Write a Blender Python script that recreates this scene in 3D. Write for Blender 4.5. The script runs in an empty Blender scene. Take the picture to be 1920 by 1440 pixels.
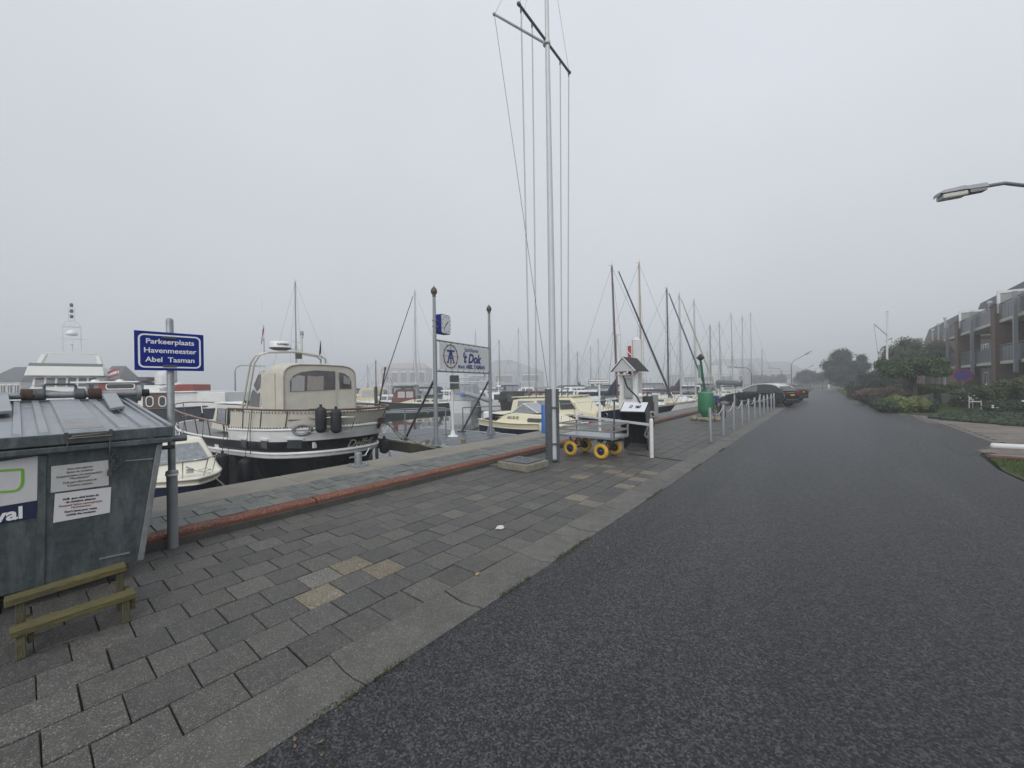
import bpy, bmesh, math, random
from mathutils import Vector, Matrix
R = math.radians
sc = bpy.context.scene
COL = sc.collection
rnd = random.Random(7)

# ---------------------------------------------------------------- camera, sky, sun, exposure
CAM_H, FOC, ROLL, YAW = 1.75, 740.0, 0.015, math.atan2(590, 740)
WATER = -0.80
cd = bpy.data.cameras.new('camera'); cam = bpy.data.objects.new('camera', cd); COL.objects.link(cam)
cd.sensor_width = 36; cd.lens = 36 * FOC / 1920; cd.clip_start = 0.05; cd.clip_end = 3000
cd.shift_y = 3 / 1920
cam.matrix_world = (Matrix.Translation((0, 0, CAM_H)) @ Matrix.Rotation(YAW, 4, 'Z') @
                    Matrix.Rotation(R(90), 4, 'X') @ Matrix.Rotation(-math.atan(ROLL), 4, 'Z'))
sc.camera = cam

SUN_EL, SUN_AZ = R(34), R(150)
w = bpy.data.worlds.new('World'); sc.world = w; w.use_nodes = True
nt = w.node_tree; nt.nodes.clear()
wo = nt.nodes.new('ShaderNodeOutputWorld'); bg = nt.nodes.new('ShaderNodeBackground')
sky = nt.nodes.new('ShaderNodeTexSky'); sky.sky_type = 'NISHITA'; sky.sun_disc = False
sky.sun_elevation = SUN_EL; sky.sun_rotation = SUN_AZ; sky.dust_density = 4.0; sky.ozone_density = 1.0
hs = nt.nodes.new('ShaderNodeHueSaturation'); hs.inputs['Saturation'].default_value = 0.30
mx = nt.nodes.new('ShaderNodeMixRGB'); mx.inputs[0].default_value = 0.85      # an even overcast deck over the clear sky
mx.inputs[2].default_value = (6.9, 7.3, 7.8, 1)
nt.links.new(sky.outputs[0], hs.inputs['Color']); nt.links.new(hs.outputs[0], mx.inputs[1])
tcw = nt.nodes.new('ShaderNodeTexCoord'); nzw = nt.nodes.new('ShaderNodeTexNoise'); nzw.inputs['Scale'].default_value = 1.3; nzw.inputs['Detail'].default_value = 4
mrw = nt.nodes.new('ShaderNodeMapRange'); mrw.inputs[1].default_value = .25; mrw.inputs[2].default_value = .75; mrw.inputs[3].default_value = .94; mrw.inputs[4].default_value = 1.06
vmw = nt.nodes.new('ShaderNodeVectorMath'); vmw.operation = 'SCALE'
nt.links.new(tcw.outputs['Generated'], nzw.inputs['Vector']); nt.links.new(nzw.outputs['Fac'], mrw.inputs[0]); sxw = nt.nodes.new('ShaderNodeSeparateXYZ'); nt.links.new(tcw.outputs['Generated'], sxw.inputs[0])     # overcast: brighter toward the zenith
gr = nt.nodes.new('ShaderNodeMapRange'); gr.inputs[1].default_value = 0; gr.inputs[2].default_value = 1; gr.inputs[3].default_value = .72; gr.inputs[4].default_value = 1.16
nt.links.new(sxw.outputs[2], gr.inputs[0]); mgw = nt.nodes.new('ShaderNodeMath'); mgw.operation = 'MULTIPLY'
nt.links.new(mrw.outputs[0], mgw.inputs[0]); nt.links.new(gr.outputs[0], mgw.inputs[1]); nt.links.new(mgw.outputs[0], vmw.inputs['Scale'])
nt.links.new(mx.outputs[0], vmw.inputs[0]); nt.links.new(vmw.outputs[0], bg.inputs[0]); bg.inputs[1].default_value = 0.118
nt.links.new(bg.outputs[0], wo.inputs[0])
sl = bpy.data.lights.new('sun', 'SUN'); sl.energy = 1.4; sl.angle = R(60); sl.color = (1, .97, .93)
so = bpy.data.objects.new('sun', sl); COL.objects.link(so)
so.rotation_euler = (R(90) - SUN_EL, 0, math.pi - SUN_AZ)
sc.view_settings.view_transform = 'Standard'; sc.view_settings.look = 'None'
sc.view_settings.exposure = 0.0; sc.view_settings.gamma = 1.0; sc.view_settings.use_curve_mapping = False
sc.render.engine = 'CYCLES'
sc.cycles.max_bounces = 8; sc.cycles.diffuse_bounces = 3; sc.cycles.glossy_bounces = 3
sc.cycles.transmission_bounces = 3; sc.cycles.volume_bounces = 4; sc.cycles.transparent_max_bounces = 8
sc.cycles.use_denoising = True; sc.cycles.caustics_reflective = False; sc.cycles.caustics_refractive = False
sc.cycles.sample_clamp_indirect = 6

# ---------------------------------------------------------------- where things stand
_c, _s = math.cos(YAW), math.sin(YAW)
def ray(px, py):
    a = math.atan(ROLL); dx = px - 960; dy = py - 723
    u = dx * math.cos(a) - dy * math.sin(a); v = dx * math.sin(a) + dy * math.cos(a)
    return Vector((-_s * FOC + _c * u, _c * FOC + _s * u, -v)) / FOC
def G(px, py, z=0.0):
    r = ray(px, py); t = (z - CAM_H) / r.z
    return Vector((r.x * t, r.y * t, z))
def A(px, py, t):
    r = ray(px, py) * t; return Vector((r.x, r.y, r.z + CAM_H))
def hitX(px, py, X0):
    r = ray(px, py); t = X0 / r.x; return Vector((X0, r.y * t, r.z * t + CAM_H))
def hitY(px, py, Y0):
    r = ray(px, py); t = Y0 / r.y; return Vector((r.x * t, Y0, r.z * t + CAM_H))
def proj(X, Y, Z):
    Z -= CAM_H; t = -_s * X + _c * Y
    if t < 0.05: return (-9e9, -9e9, t)
    u = (_c * X + _s * Y) / t * FOC; v = -Z / t * FOC; a = math.atan(ROLL)
    return (960 + u * math.cos(a) + v * math.sin(a), 723 - u * math.sin(a) + v * math.cos(a), t)

# ---------------------------------------------------------------- materials
def lin(c):
    return tuple(((x / 255 + .055) / 1.055) ** 2.4 if x / 255 > .04045 else x / 255 / 12.92 for x in c)
MATS = {}
def mat(name, col, rough=.6, metal=0.0, var=.15, scale=6.0, bump=0.0, bscale=None, objvar=0.0, spec=.5,
        stain=None, stain_amt=0.0, stain_scale=1.5, coat=0.0, rvar=0.0, speck=None, speck_scale=120, speck_th=.72, alpha=1.0, trans=0.0, grain=None, stretch=None, sstretch=None):
    if name in MATS: return MATS[name]
    m = bpy.data.materials.new(name); m.use_nodes = True; MATS[name] = m
    n = m.node_tree.nodes; l = m.node_tree.links; b = n['Principled BSDF']
    b.inputs['Roughness'].default_value = rough; b.inputs['Metallic'].default_value = metal
    b.inputs['Specular IOR Level'].default_value = spec
    if coat: b.inputs['Coat Weight'].default_value = coat; b.inputs['Coat Roughness'].default_value = .05
    if alpha < 1: b.inputs['Alpha'].default_value = alpha
    if trans: b.inputs['Transmission Weight'].default_value = trans
    geo = n.new('ShaderNodeNewGeometry')
    nz = n.new('ShaderNodeTexNoise'); nz.inputs['Scale'].default_value = scale; nz.inputs['Detail'].default_value = 6
    nz.inputs['Roughness'].default_value = .65
    def vec(st):
        if not st: return geo.outputs['Position']
        mp = n.new('ShaderNodeVectorMath'); mp.operation = 'MULTIPLY'; mp.inputs[1].default_value = st; l.new(geo.outputs['Position'], mp.inputs[0]); return mp.outputs[0]
    l.new(vec(stretch), nz.inputs['Vector'])
    mr = n.new('ShaderNodeMapRange'); mr.inputs[1].default_value = .25; mr.inputs[2].default_value = .75
    mr.inputs[3].default_value = 1 - var; mr.inputs[4].default_value = 1 + var
    l.new(nz.outputs['Fac'], mr.inputs[0])
    val = mr.outputs[0]
    if objvar:
        oi = n.new('ShaderNodeObjectInfo'); mo = n.new('ShaderNodeMapRange')
        mo.inputs[3].default_value = 1 - objvar; mo.inputs[4].default_value = 1 + objvar
        l.new(oi.outputs['Random'], mo.inputs[0])
        mu = n.new('ShaderNodeMath'); mu.operation = 'MULTIPLY'; l.new(val, mu.inputs[0]); l.new(mo.outputs[0], mu.inputs[1]); val = mu.outputs[0]
    vm = n.new('ShaderNodeVectorMath'); vm.operation = 'SCALE'; vm.inputs[0].default_value = col[:3]
    l.new(val, vm.inputs['Scale']); out = vm.outputs[0]
    if stain is not None:
        n2 = n.new('ShaderNodeTexNoise'); n2.inputs['Scale'].default_value = stain_scale; n2.inputs['Detail'].default_value = 8
        n2.inputs['Roughness'].default_value = .7
        l.new(vec(sstretch), n2.inputs['Vector'])
        r2 = n.new('ShaderNodeMapRange'); r2.inputs[1].default_value = .48; r2.inputs[2].default_value = .68
        r2.inputs[4].default_value = stain_amt
        l.new(n2.outputs['Fac'], r2.inputs[0])
        m2 = n.new('ShaderNodeMixRGB'); l.new(r2.outputs[0], m2.inputs[0]); l.new(out, m2.inputs[1]); m2.inputs[2].default_value = (*stain[:3], 1)
        out = m2.outputs[0]
    if speck is not None:
        v = n.new('ShaderNodeTexNoise'); v.inputs['Scale'].default_value = speck_scale; v.inputs['Detail'].default_value = 2
        l.new(geo.outputs['Position'], v.inputs['Vector'])
        r3 = n.new('ShaderNodeMapRange'); r3.inputs[1].default_value = speck_th; r3.inputs[2].default_value = speck_th + .05
        l.new(v.outputs['Fac'], r3.inputs[0])
        m3 = n.new('ShaderNodeMixRGB'); l.new(r3.outputs[0], m3.inputs[0]); l.new(out, m3.inputs[1]); m3.inputs[2].default_value = (*speck[:3], 1)
        out = m3.outputs[0]
    if grain:
        gs_, glo, ghi, gpw = grain
        vo = n.new('ShaderNodeTexVoronoi'); vo.inputs['Scale'].default_value = gs_; l.new(geo.outputs['Position'], vo.inputs['Vector'])
        sx = n.new('ShaderNodeSeparateXYZ'); l.new(vo.outputs['Color'], sx.inputs[0])
        pw = n.new('ShaderNodeMath'); pw.operation = 'POWER'; pw.inputs[1].default_value = gpw; l.new(sx.outputs[0], pw.inputs[0])
        gm = n.new('ShaderNodeMapRange'); gm.inputs[3].default_value = glo; gm.inputs[4].default_value = ghi; l.new(pw.outputs[0], gm.inputs[0])
        gv = n.new('ShaderNodeVectorMath'); gv.operation = 'SCALE'; l.new(out, gv.inputs[0]); l.new(gm.outputs[0], gv.inputs['Scale']); out = gv.outputs[0]
    l.new(out, b.inputs['Base Color'])
    if rvar:
        r4 = n.new('ShaderNodeMapRange'); r4.inputs[1].default_value = .3; r4.inputs[2].default_value = .7
        r4.inputs[3].default_value = rough - rvar; r4.inputs[4].default_value = rough + rvar
        l.new(nz.outputs['Fac'], r4.inputs[0]); l.new(r4.outputs[0], b.inputs['Roughness'])
    if bump:
        n3 = n.new('ShaderNodeTexNoise'); n3.inputs['Scale'].default_value = bscale or scale * 6; n3.inputs['Detail'].default_value = 4
        l.new(vec(stretch), n3.inputs['Vector'])
        bp = n.new('ShaderNodeBump'); bp.inputs['Strength'].default_value = bump; bp.inputs['Distance'].default_value = .02
        l.new(n3.outputs['Fac'], bp.inputs['Height']); l.new(bp.outputs[0], b.inputs['Normal'])
    return m
white = mat('white_paint', (.78, .79, .79), .4, var=.06, scale=3, stain=(.42, .41, .36), stain_amt=.25, stain_scale=2.5)
cream = mat('cream_paint', (.74, .69, .50), .35, var=.05, scale=3)
cream2 = mat('cream_white_gel', (.76, .735, .63), .35, var=.05, scale=3, stain=(.6, .57, .46), stain_amt=.3)
navy = mat('navy_paint', (.012, .018, .055), .25, var=.1)
blackp = mat('black_hull', (.006, .007, .010), .26, var=.2, scale=2, spec=.3, stain=(.03, .032, .034), stain_amt=.5, stain_scale=1.2)
rubber = mat('black_rubber', (.012, .013, .018), .6, var=.15)
blackm = mat('black_plastic', (.014, .014, .015), .45, var=.2)
galv = mat('galvanised', (.30, .32, .335), .48, .55, var=.22, scale=14, bump=.08, bscale=60, stain=(.18, .19, .19), stain_amt=.5, stain_scale=4)
galvd = mat('galvanised_dark', (.075, .092, .100), .42, .35, var=.35, scale=22, bump=.10, bscale=40, stain=(.21, .235, .245), stain_amt=.55, stain_scale=8, sstretch=(1, 1.2, .28))
zinc = mat('zinc_lid', (.33, .35, .375), .38, .5, var=.18, scale=9, rvar=.1, bump=.06, bscale=50, stain=(.22, .23, .24), stain_amt=.5, stain_scale=3)
steel = mat('steel_grey', (.26, .28, .30), .45, .3, var=.12, scale=8)
dsteel = mat('dark_steel', (.075, .085, .095), .45, .3, var=.2, scale=8)
mastw = mat('mast_white', (.55, .58, .61), .4, .1, var=.06, scale=2)
chrome = mat('stainless', (.55, .55, .54), .25, .8, var=.1)
rust = mat('rust', (.06, .035, .022), .8, .1, var=.4, scale=30, bump=.4)
glass = mat('dark_glass', (.03, .036, .042), .06, 0, var=.2, scale=3, spec=.8)
glassl = mat('curtained_glass', (.23, .25, .27), .12, 0, var=.35, scale=9, spec=.8)
canvas = mat('canvas_beige', (.53, .505, .44), .85, var=.09, scale=3, bump=.55, bscale=5, stain=(.42, .40, .35), stain_amt=.4, stain_scale=1.6)
brownrail = mat('brown_rail', (.105, .05, .04), .4, var=.2)
wood_v = mat('mahogany', (.11, .045, .025), .4, var=.25, scale=10)
woodmast = mat('varnished_spar', (.26, .17, .10), .4, var=.2, scale=6)
redp = mat('red_paint', (.24, .045, .035), .45, var=.15)
redb = mat('bright_red', (.42, .035, .03), .45, var=.1)
blue = mat('sign_blue', (.003, .018, .22), .5, var=.06, spec=.2)
bluel = mat('blue_plastic', (.03, .13, .42), .45, var=.1)
signw = mat('sign_white', (.80, .81, .82), .4, var=.03)
greenb = mat('buoy_green', (.028, .17, .075), .45, var=.12, scale=5, stain=(.05, .22, .12), stain_amt=.4)
dgreen = mat('dark_green_canvas', (.022, .055, .045), .75, var=.15)
purple = mat('purple_canvas', (.085, .05, .075), .8, var=.15)
navyc = mat('navy_canvas', (.018, .024, .055), .8, var=.15)
greyc = mat('grey_canvas', (.14, .15, .17), .8, var=.15)
maroon = mat('maroon_canvas', (.13, .035, .032), .8, var=.15)
yellow = mat('yellow_tyre', (.60, .37, .045), .6, var=.15, scale=12)
mossw = mat('mossy_wood', (.105, .090, .030), .85, var=.5, scale=14, stretch=(5, .6, 5), bump=.6, bscale=30, stain=(.06, .052, .034), stain_amt=.8, stain_scale=9, sstretch=(3, .5, 3))
mossl = mat('mossy_wood_upright', (.085, .078, .040), .85, var=.5, scale=14, stretch=(5, 5, .6), bump=.6, bscale=30, stain=(.05, .046, .03), stain_amt=.7, stain_scale=9)
stone = mat('rubble_stone', (.27, .235, .16), .9, var=.35, scale=9, bump=.6, bscale=25)
rope = mat('white_rope', (.55, .55, .50), .9, var=.1)
ropeg = mat('grey_rope', (.22, .22, .19), .9, var=.2)
ink = mat('print_black', (.02, .02, .022), .5, var=.05)
inkb = mat('print_blue', (.006, .025, .17), .5, var=.05)
inkg = mat('print_green', (.16, .38, .03), .5, var=.05)
inkr = mat('print_red', (.33, .10, .09), .5, var=.05)
inkn = mat('print_navy', (.008, .015, .06), .5, var=.05)
paper = mat('paper_notice', (.50, .50, .50), .6, var=.07, scale=8, stain=(.36, .35, .31), stain_amt=.3, stain_scale=12)

# ---------------------------------------------------------------- mesh helpers
class MB:
    def __init__(s): s.v = []; s.f = []; s.sm = []
    def add(s, vs, fs, smooth=False):
        o = len(s.v); s.v += [tuple(v) for v in vs]; s.f += [tuple(o + i for i in f) for f in fs]; s.sm += [smooth] * len(fs); return s
    def box(s, c, d, M=None):
        x, y, z = [q / 2 for q in d]
        vs = [Vector((a * x, b * y, e * z)) for e in (-1, 1) for a, b in ((-1, -1), (1, -1), (1, 1), (-1, 1))]
        if M is not None: vs = [M @ v for v in vs]
        vs = [v + Vector(c) for v in vs]
        return s.add(vs, [(3, 2, 1, 0), (4, 5, 6, 7), (0, 1, 5, 4), (1, 2, 6, 5), (2, 3, 7, 6), (3, 0, 4, 7)])
    def span(s, a, b):
        return s.box([(p + q) / 2 for p, q in zip(a, b)], [abs(q - p) for p, q in zip(a, b)])
    def bar(s, p, q, w, h=None, up=(0, 0, 1)):
        p = Vector(p); q = Vector(q); d = (q - p); L = d.length; d.normalize(); h = h or w
        x = d.cross(Vector(up))
        if x.length < 1e-4: x = d.cross(Vector((0, 1, 0)))
        x.normalize(); y = x.cross(d)
        M = Matrix((x, d, y)).transposed()
        return s.box((p + q) / 2, (w, L, h), M)
    def tube(s, pts, r, n=8, caps=True):
        pts = [Vector(p) for p in pts]; k = len(pts); rr = r if isinstance(r, (list, tuple)) else [r] * k
        rings = []; ref = None
        for i, p in enumerate(pts):
            d = (pts[min(i + 1, k - 1)] - pts[max(i - 1, 0)]).normalized()
            if ref is None:
                ref = d.cross(Vector((0, 0, 1)))
                if ref.length < 1e-3: ref = Vector((1, 0, 0))
            a = (ref - d * ref.dot(d)).normalized(); b = d.cross(a); ref = a
            rings.append([p + (a * math.cos(2 * math.pi * j / n) + b * math.sin(2 * math.pi * j / n)) * rr[i] for j in range(n)])
        vs = [v for q in rings for v in q]; fs = []
        for i in range(k - 1):
            for j in range(n):
                fs.append((i * n + j, i * n + (j + 1) % n, (i + 1) * n + (j + 1) % n, (i + 1) * n + j))
        s.add(vs, fs, True)
        if caps: s.add(rings[0], [tuple(range(n - 1, -1, -1))]); s.add(rings[-1], [tuple(range(n))])
        return s
    def lathe(s, prof, c=(0, 0, 0), n=16, axis='z', smooth=True):
        vs = []; fs = []
        for r, h in prof:
            for j in range(n):
                a = 2 * math.pi * j / n; p = (r * math.cos(a), r * math.sin(a), h)
                if axis == 'y': p = (p[0], p[2], p[1])
                if axis == 'x': p = (p[2], p[0], p[1])
                vs.append((p[0] + c[0], p[1] + c[1], p[2] + c[2]))
        for i in range(len(prof) - 1):
            for j in range(n): fs.append((i * n + j, i * n + (j + 1) % n, (i + 1) * n + (j + 1) % n, (i + 1) * n + j))
        s.add(vs, fs, smooth)
        if prof[0][0] > 1e-4: s.add(vs[:n], [tuple(range(n - 1, -1, -1))])
        if prof[-1][0] > 1e-4: s.add(vs[-n:], [tuple(range(n))])
        return s
    def torus(s, c, R0, r, axis='y', n=24, m=10, sq=1.0):
        vs = []; fs = []
        for i in range(n):
            a = 2 * math.pi * i / n
            for j in range(m):
                b = 2 * math.pi * j / m; q = R0 + r * math.cos(b); h = r * sq * math.sin(b)
                p = (q * math.cos(a), q * math.sin(a), h)
                if axis == 'y': p = (p[0], p[2], p[1])
                if axis == 'x': p = (p[2], p[0], p[1])
                vs.append((p[0] + c[0], p[1] + c[1], p[2] + c[2]))
        for i in range(n):
            for j in range(m): fs.append((i * m + j, ((i + 1) % n) * m + j, ((i + 1) % n) * m + (j + 1) % m, i * m + (j + 1) % m))
        return s.add(vs, fs, True)
    def poly(s, pts, th=None):
        """flat polygon, optionally given thickness th (vector)"""
        pts = [Vector(p) for p in pts]; n = len(pts)
        if th is None: return s.add(pts, [tuple(range(n))])
        th = Vector(th); q = [p + th for p in pts]
        return s.add(pts + q, [tuple(range(n - 1, -1, -1)), tuple(range(n, 2 * n))] + [(i, (i + 1) % n, n + (i + 1) % n, n + i) for i in range(n)])
    def capsule(s, p, q, r, n=10):
        p = Vector(p); q = Vector(q); d = (q - p).normalized()
        pts = []; rr = []
        for k in range(5):
            a = math.pi / 2 * k / 4; pts.append(p - d * r * math.cos(a) * .8); rr.append(max(r * math.sin(a), .002))
        for k in range(5):
            a = math.pi / 2 * k / 4; pts.append(q + d * r * math.sin(a) * .8); rr.append(max(r * math.cos(a), .002))
        return s.tube(pts, rr, n)
    def build(s, name, m, parent=None, bevel=0, kind=None, label=None, seg=2):
        me = bpy.data.meshes.new(name); me.from_pydata(s.v, [], s.f); me.update()
        me.polygons.foreach_set('use_smooth', s.sm)
        if m: me.materials.append(m)
        bm = bmesh.new(); bm.from_mesh(me); bmesh.ops.recalc_face_normals(bm, faces=bm.faces); bm.to_mesh(me); bm.free()
        o = bpy.data.objects.new(name, me); COL.objects.link(o)
        if parent: o.parent = parent
        if bevel:
            b = o.modifiers.new('bevel', 'BEVEL'); b.width = bevel; b.segments = seg; b.limit_method = 'ANGLE'; b.angle_limit = R(40)
        if kind: o['kind'] = kind
        if label: o['label'] = label
        return o
def tag(o, label, cat, group=None):
    o['label'] = label; o['category'] = cat
    if group: o['group'] = group
    return o
def thing(name, label, cat, loc=(0, 0, 0), rz=0, group=None, rot=None):
    o = bpy.data.objects.new(name, None); o.empty_display_size = .2; COL.objects.link(o); o.location = loc
    o.rotation_euler = rot or (0, 0, rz); return tag(o, label, cat, group)
def dup(o, parent=None):
    c = o.copy(); COL.objects.link(c); c.parent = parent
    for ch in list(o.children): dup(ch, c)
    return c
def struct(mb, name, m, **k): return mb.build(name, m, kind='structure', **k)
def text(s, size, m, o, xd, yd, parent, name='lettering', align='CENTER', shear=0, bold=0.0, th=.002, sx=1.0):
    """flat print: origin o, reading direction xd, up direction yd (parent space)"""
    c = bpy.data.curves.new('t', 'FONT'); c.body = s; c.size = size; c.align_x = align; c.align_y = 'CENTER'; c.shear = shear; c.offset = bold; c.extrude = th; c.resolution_u = 3
    t = bpy.data.objects.new('t', c); COL.objects.link(t)
    me = bpy.data.meshes.new_from_object(t.evaluated_get(bpy.context.evaluated_depsgraph_get()))
    bpy.data.objects.remove(t); bpy.data.curves.remove(c)
    xd = Vector(xd).normalized(); yd = Vector(yd).normalized(); zd = xd.cross(yd)
    M = Matrix((xd * sx, yd, zd)).transposed().to_4x4(); M.translation = Vector(o)
    me.transform(M); me.materials.clear(); me.materials.append(m); me.name = name
    ob = bpy.data.objects.new(name, me); COL.objects.link(ob); ob.parent = parent; return ob
def sheet(pts, name, m, z=None):
    return struct(MB().poly([(p[0], p[1], z if z is not None else p[2]) for p in pts]), name, m)

# ================================================================ GROUND, WATER, QUAY
m_asph = mat('asphalt', (.038, .039, .042), .46, var=.38, scale=13, bump=1.0, bscale=75, spec=.34, stain=(.060, .061, .064), stain_amt=.75, stain_scale=.8, sstretch=(1, .10, 1), rvar=.10, grain=(95, .36, 2.35, 2.0))
m_patch = mat('asphalt_fresh', (.022, .023, .026), .46, var=.25, scale=2, bump=1.0, bscale=75, grain=(92, .35, 2.3, 2.2))
def paver_mat(k, c, **kw):
    return mat('paver_%s' % k, c, .60, var=.34, scale=14, bump=.6, bscale=110, objvar=.13, grain=(190, .80, 2.9, 8.0), stain=(.105, .095, .074), stain_amt=.5, stain_scale=1.6, rvar=.08, **kw)
m_pav = [paver_mat('a', (.090, .086, .080)), paver_mat('b', (.076, .073, .070)), paver_mat('c', (.104, .099, .090))]
m_tan = paver_mat('tan', (.185, .158, .115)); m_pale = paver_mat('pale', (.145, .140, .122))
m_joint = mat('joint_sand', (.022, .022, .017), .95, var=.3, scale=20, stain=(.05, .055, .022), stain_amt=.6, stain_scale=3)
m_gut = mat('gutter_concrete', (.122, .117, .106), .7, var=.28, scale=6, bump=.6, bscale=90, objvar=.10, grain=(170, .88, 2.3, 9.0), stain=(.085, .082, .07), stain_amt=.7, stain_scale=1.7)
m_cop = mat('coping_concrete', (.235, .215, .180), .75, var=.14, scale=3, bump=.4, bscale=70, stain=(.15, .14, .115), stain_amt=.6, stain_scale=1.2)
m_redk = mat('red_kerb_face', (.15, .060, .042), .75, var=.25, scale=6, bump=.3, bscale=60, stain=(.052, .040, .032), stain_amt=.7, stain_scale=1.6)
m_redt = mat('red_kerb_top', (.185, .070, .044), .8, var=.35, scale=8, bump=.8, bscale=60, grain=(95, .55, 2.5, 3.0), stain=(.10, .068, .048), stain_amt=.75, stain_scale=1.1)
m_wall = mat('quay_wall', (.06, .058, .05), .85, var=.4, scale=4, bump=.4)
m_qpav = [mat('quay_paver_%d' % i, c, .55, var=.3, scale=7, bump=.5, bscale=60, objvar=.18, stain=(.215, .22, .19), stain_amt=.8, stain_scale=7, rvar=.1) for i, c in enumerate([(.112, .116, .110), (.094, .098, .094), (.130, .132, .122)])]
m_grass = mat('grass_soil', (.045, .06, .022), .95, var=.3, scale=3, bump=.6, bscale=30)
m_land = mat('verge_soil', (.05, .06, .03), .95, var=.3, scale=.6)
m_brick = mat('path_brick', (.17, .145, .125), .8, var=.2, scale=4, bump=.3, bscale=60, objvar=.2)

m_water = mat('harbour_water', (.006, .008, .008), .03, var=.2, scale=.3, bump=0, spec=.5)
_n = m_water.node_tree.nodes; _l = m_water.node_tree.links
_g = _n.new('ShaderNodeNewGeometry'); _mp = _n.new('ShaderNodeMapping'); _mp.inputs['Scale'].default_value = (1.0, 1.6, 1)
_nz = _n.new('ShaderNodeTexNoise'); _nz.inputs['Scale'].default_value = .9; _nz.inputs['Detail'].default_value = 3
_bp = _n.new('ShaderNodeBump'); _bp.inputs['Strength'].default_value = .10; _bp.inputs['Distance'].default_value = .05
_l.new(_g.outputs['Position'], _mp.inputs[0]); _l.new(_mp.outputs[0], _nz.inputs['Vector']); _l.new(_nz.outputs['Fac'], _bp.inputs['Height'])
_l.new(_bp.outputs[0], _n['Principled BSDF'].inputs['Normal'])

def edge_x(y):                                   # the water edge of the quay
    if y < 11.9: return -7.9
    if y < 21: return -7.9 + (y - 11.9) / 9.1 * .85
    if y < 30: return -7.05 + (y - 21) / 9 * .15
    return -6.9
sheet([(-400, -140), (-6.6, -140), (-6.6, 300), (-400, 300)], 'water', m_water, WATER)
sheet([(-5.75, -140), (180, -140), (180, 420), (-5.75, 420)], 'ground', m_land, -.06)
far = MB(); far.poly([(-400, -138, -1.5), (-72, -138, -1.5), (-72, 24, -1.5), (-105, 40, -1.5), (-400, 40, -1.5)], (0, 0, 1.6)); far.poly([(-40, 125, -1.5), (-6.9, 125, -1.5), (-6.9, 420, -1.5), (-400, 420, -1.5), (-400, 262, -1.5), (-120, 240, -1.5)], (0, 0, 1.6))
struct(far, 'far_bank', m_land)
ys = [-14, 0, 6, 11.9, 16, 21, 30, 60, 112]
q = MB(); q.poly([(edge_x(y) + .01, y, -2.5) for y in ys] + [(-5.76, y, -2.5) for y in ys[::-1]], (0, 0, 2.575))
struct(q, 'quay', m_wall)

# road
road = [(-2.14, -14), (2.58, -14), (2.58, 10.6), (2.55, 11.7), (2.71, 13.7), (3.28, 15.7), (3.50, 16.3), (3.52, 21.3), (3.14, 27.2), (2.6, 29.8), (1.9, 42), (1.5, 60), (1.40, 112), (-2.14, 112)]
road_o = sheet(road, 'road', m_asph, 0.0)
struct(MB().poly([(x, y_, .003) for x, y_ in [(2.45, 13.3), (2.70, 13.9), (3.22, 15.62), (3.46, 16.3), (3.49, 18.6), (3.0, 18.8), (2.55, 17.0), (2.40, 15.0)]], (0, 0, -.03)), 'road_patch', m_patch)

# gutter of dished concrete stones along the road
gutter = thing('gutter', 'dished concrete gutter', 'gutter'); del gutter['category'], gutter['label']; gutter['kind'] = 'structure'
prof = [(-2.565, -.10), (-2.565, .004), (-2.545, .008), (-2.47, -.004), (-2.36, -.016), (-2.25, -.010), (-2.18, .006), (-2.145, .009), (-2.135, .002), (-2.135, -.10)]
gst = MB(); L_ = .988
gst.add([(x, 0, z) for x, z in prof] + [(x, L_, z) for x, z in prof], [tuple(range(9, -1, -1)), tuple(range(10, 20))] + [(i, i + 1, 11 + i, 10 + i) for i in range(9)])
g0 = gst.build('gutter_stone', m_gut, gutter)
for k in range(-4, 62):
    o = g0 if k == -4 else g0.copy()
    if k > -4: COL.objects.link(o); o.parent = gutter
    o.location = (rnd.uniform(-.004, .004), k + .26 + rnd.uniform(-.004, .004), rnd.uniform(-.004, .004)); o.rotation_euler = (rnd.uniform(-.003, .003), 0, rnd.uniform(-.003, .003))

# red kerb in concrete stones
rk = thing('raised_kerb', '', ''); del rk['category'], rk['label']; rk['kind'] = 'structure'
kb = MB(); kp = [(-5.80, -.06), (-5.755, .128), (-5.775, .146), (-5.985, .150), (-5.985, -.06)]
def kstone(L):
    b = MB(); b.add([(x, 0, z) for x, z in kp] + [(x, L, z) for x, z in kp], [tuple(range(4, -1, -1)), tuple(range(5, 10))] + [(i, i + 1, 6 + i, 5 + i) for i in range(4)])
    o = b.build('kerb_stone', m_redk, rk); o.data.materials.append(m_redt)
    for p in o.data.polygons:
        if p.normal.z > .6: p.material_index = 1
    return o
kp = [(-5.80, -.06), (-5.80, .120), (-5.822, .142), (-5.985, .150), (-5.985, -.06)]
k0 = kstone(1.994)
for k in range(-3, 26):
    o = k0 if k == -3 else k0.copy()
    if k > -3: COL.objects.link(o); o.parent = rk
    o.location = (rnd.uniform(-.004, .004), k * 2 + .7, rnd.uniform(-.004, .003)); o.rotation_euler = (0, 0, rnd.uniform(-.0015, .0015))

# coping of the quay
cp = thing('quay_coping', '', ''); del cp['category'], cp['label']; cp['kind'] = 'structure'
def cop(y0, y1):
    def inner(y): return -6.96 if y < 12 else min(-6.96 + 0.0, edge_x(y) + max(.15, .94 - (y - 12) / 9 * .8))
    a, b = edge_x(y0), edge_x(y1)
    m = MB(); m.poly([(a, y0, -.12), (inner(y0), y0, -.12), (inner(y1), y1 - .006, -.12), (b, y1 - .006, -.12)], (0, 0, .272))
    m.build('coping_stone', m_cop, cp, bevel=.012, seg=1)
y = -6
while y < 60:
    cop(y, y + 3); y += 3

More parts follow.
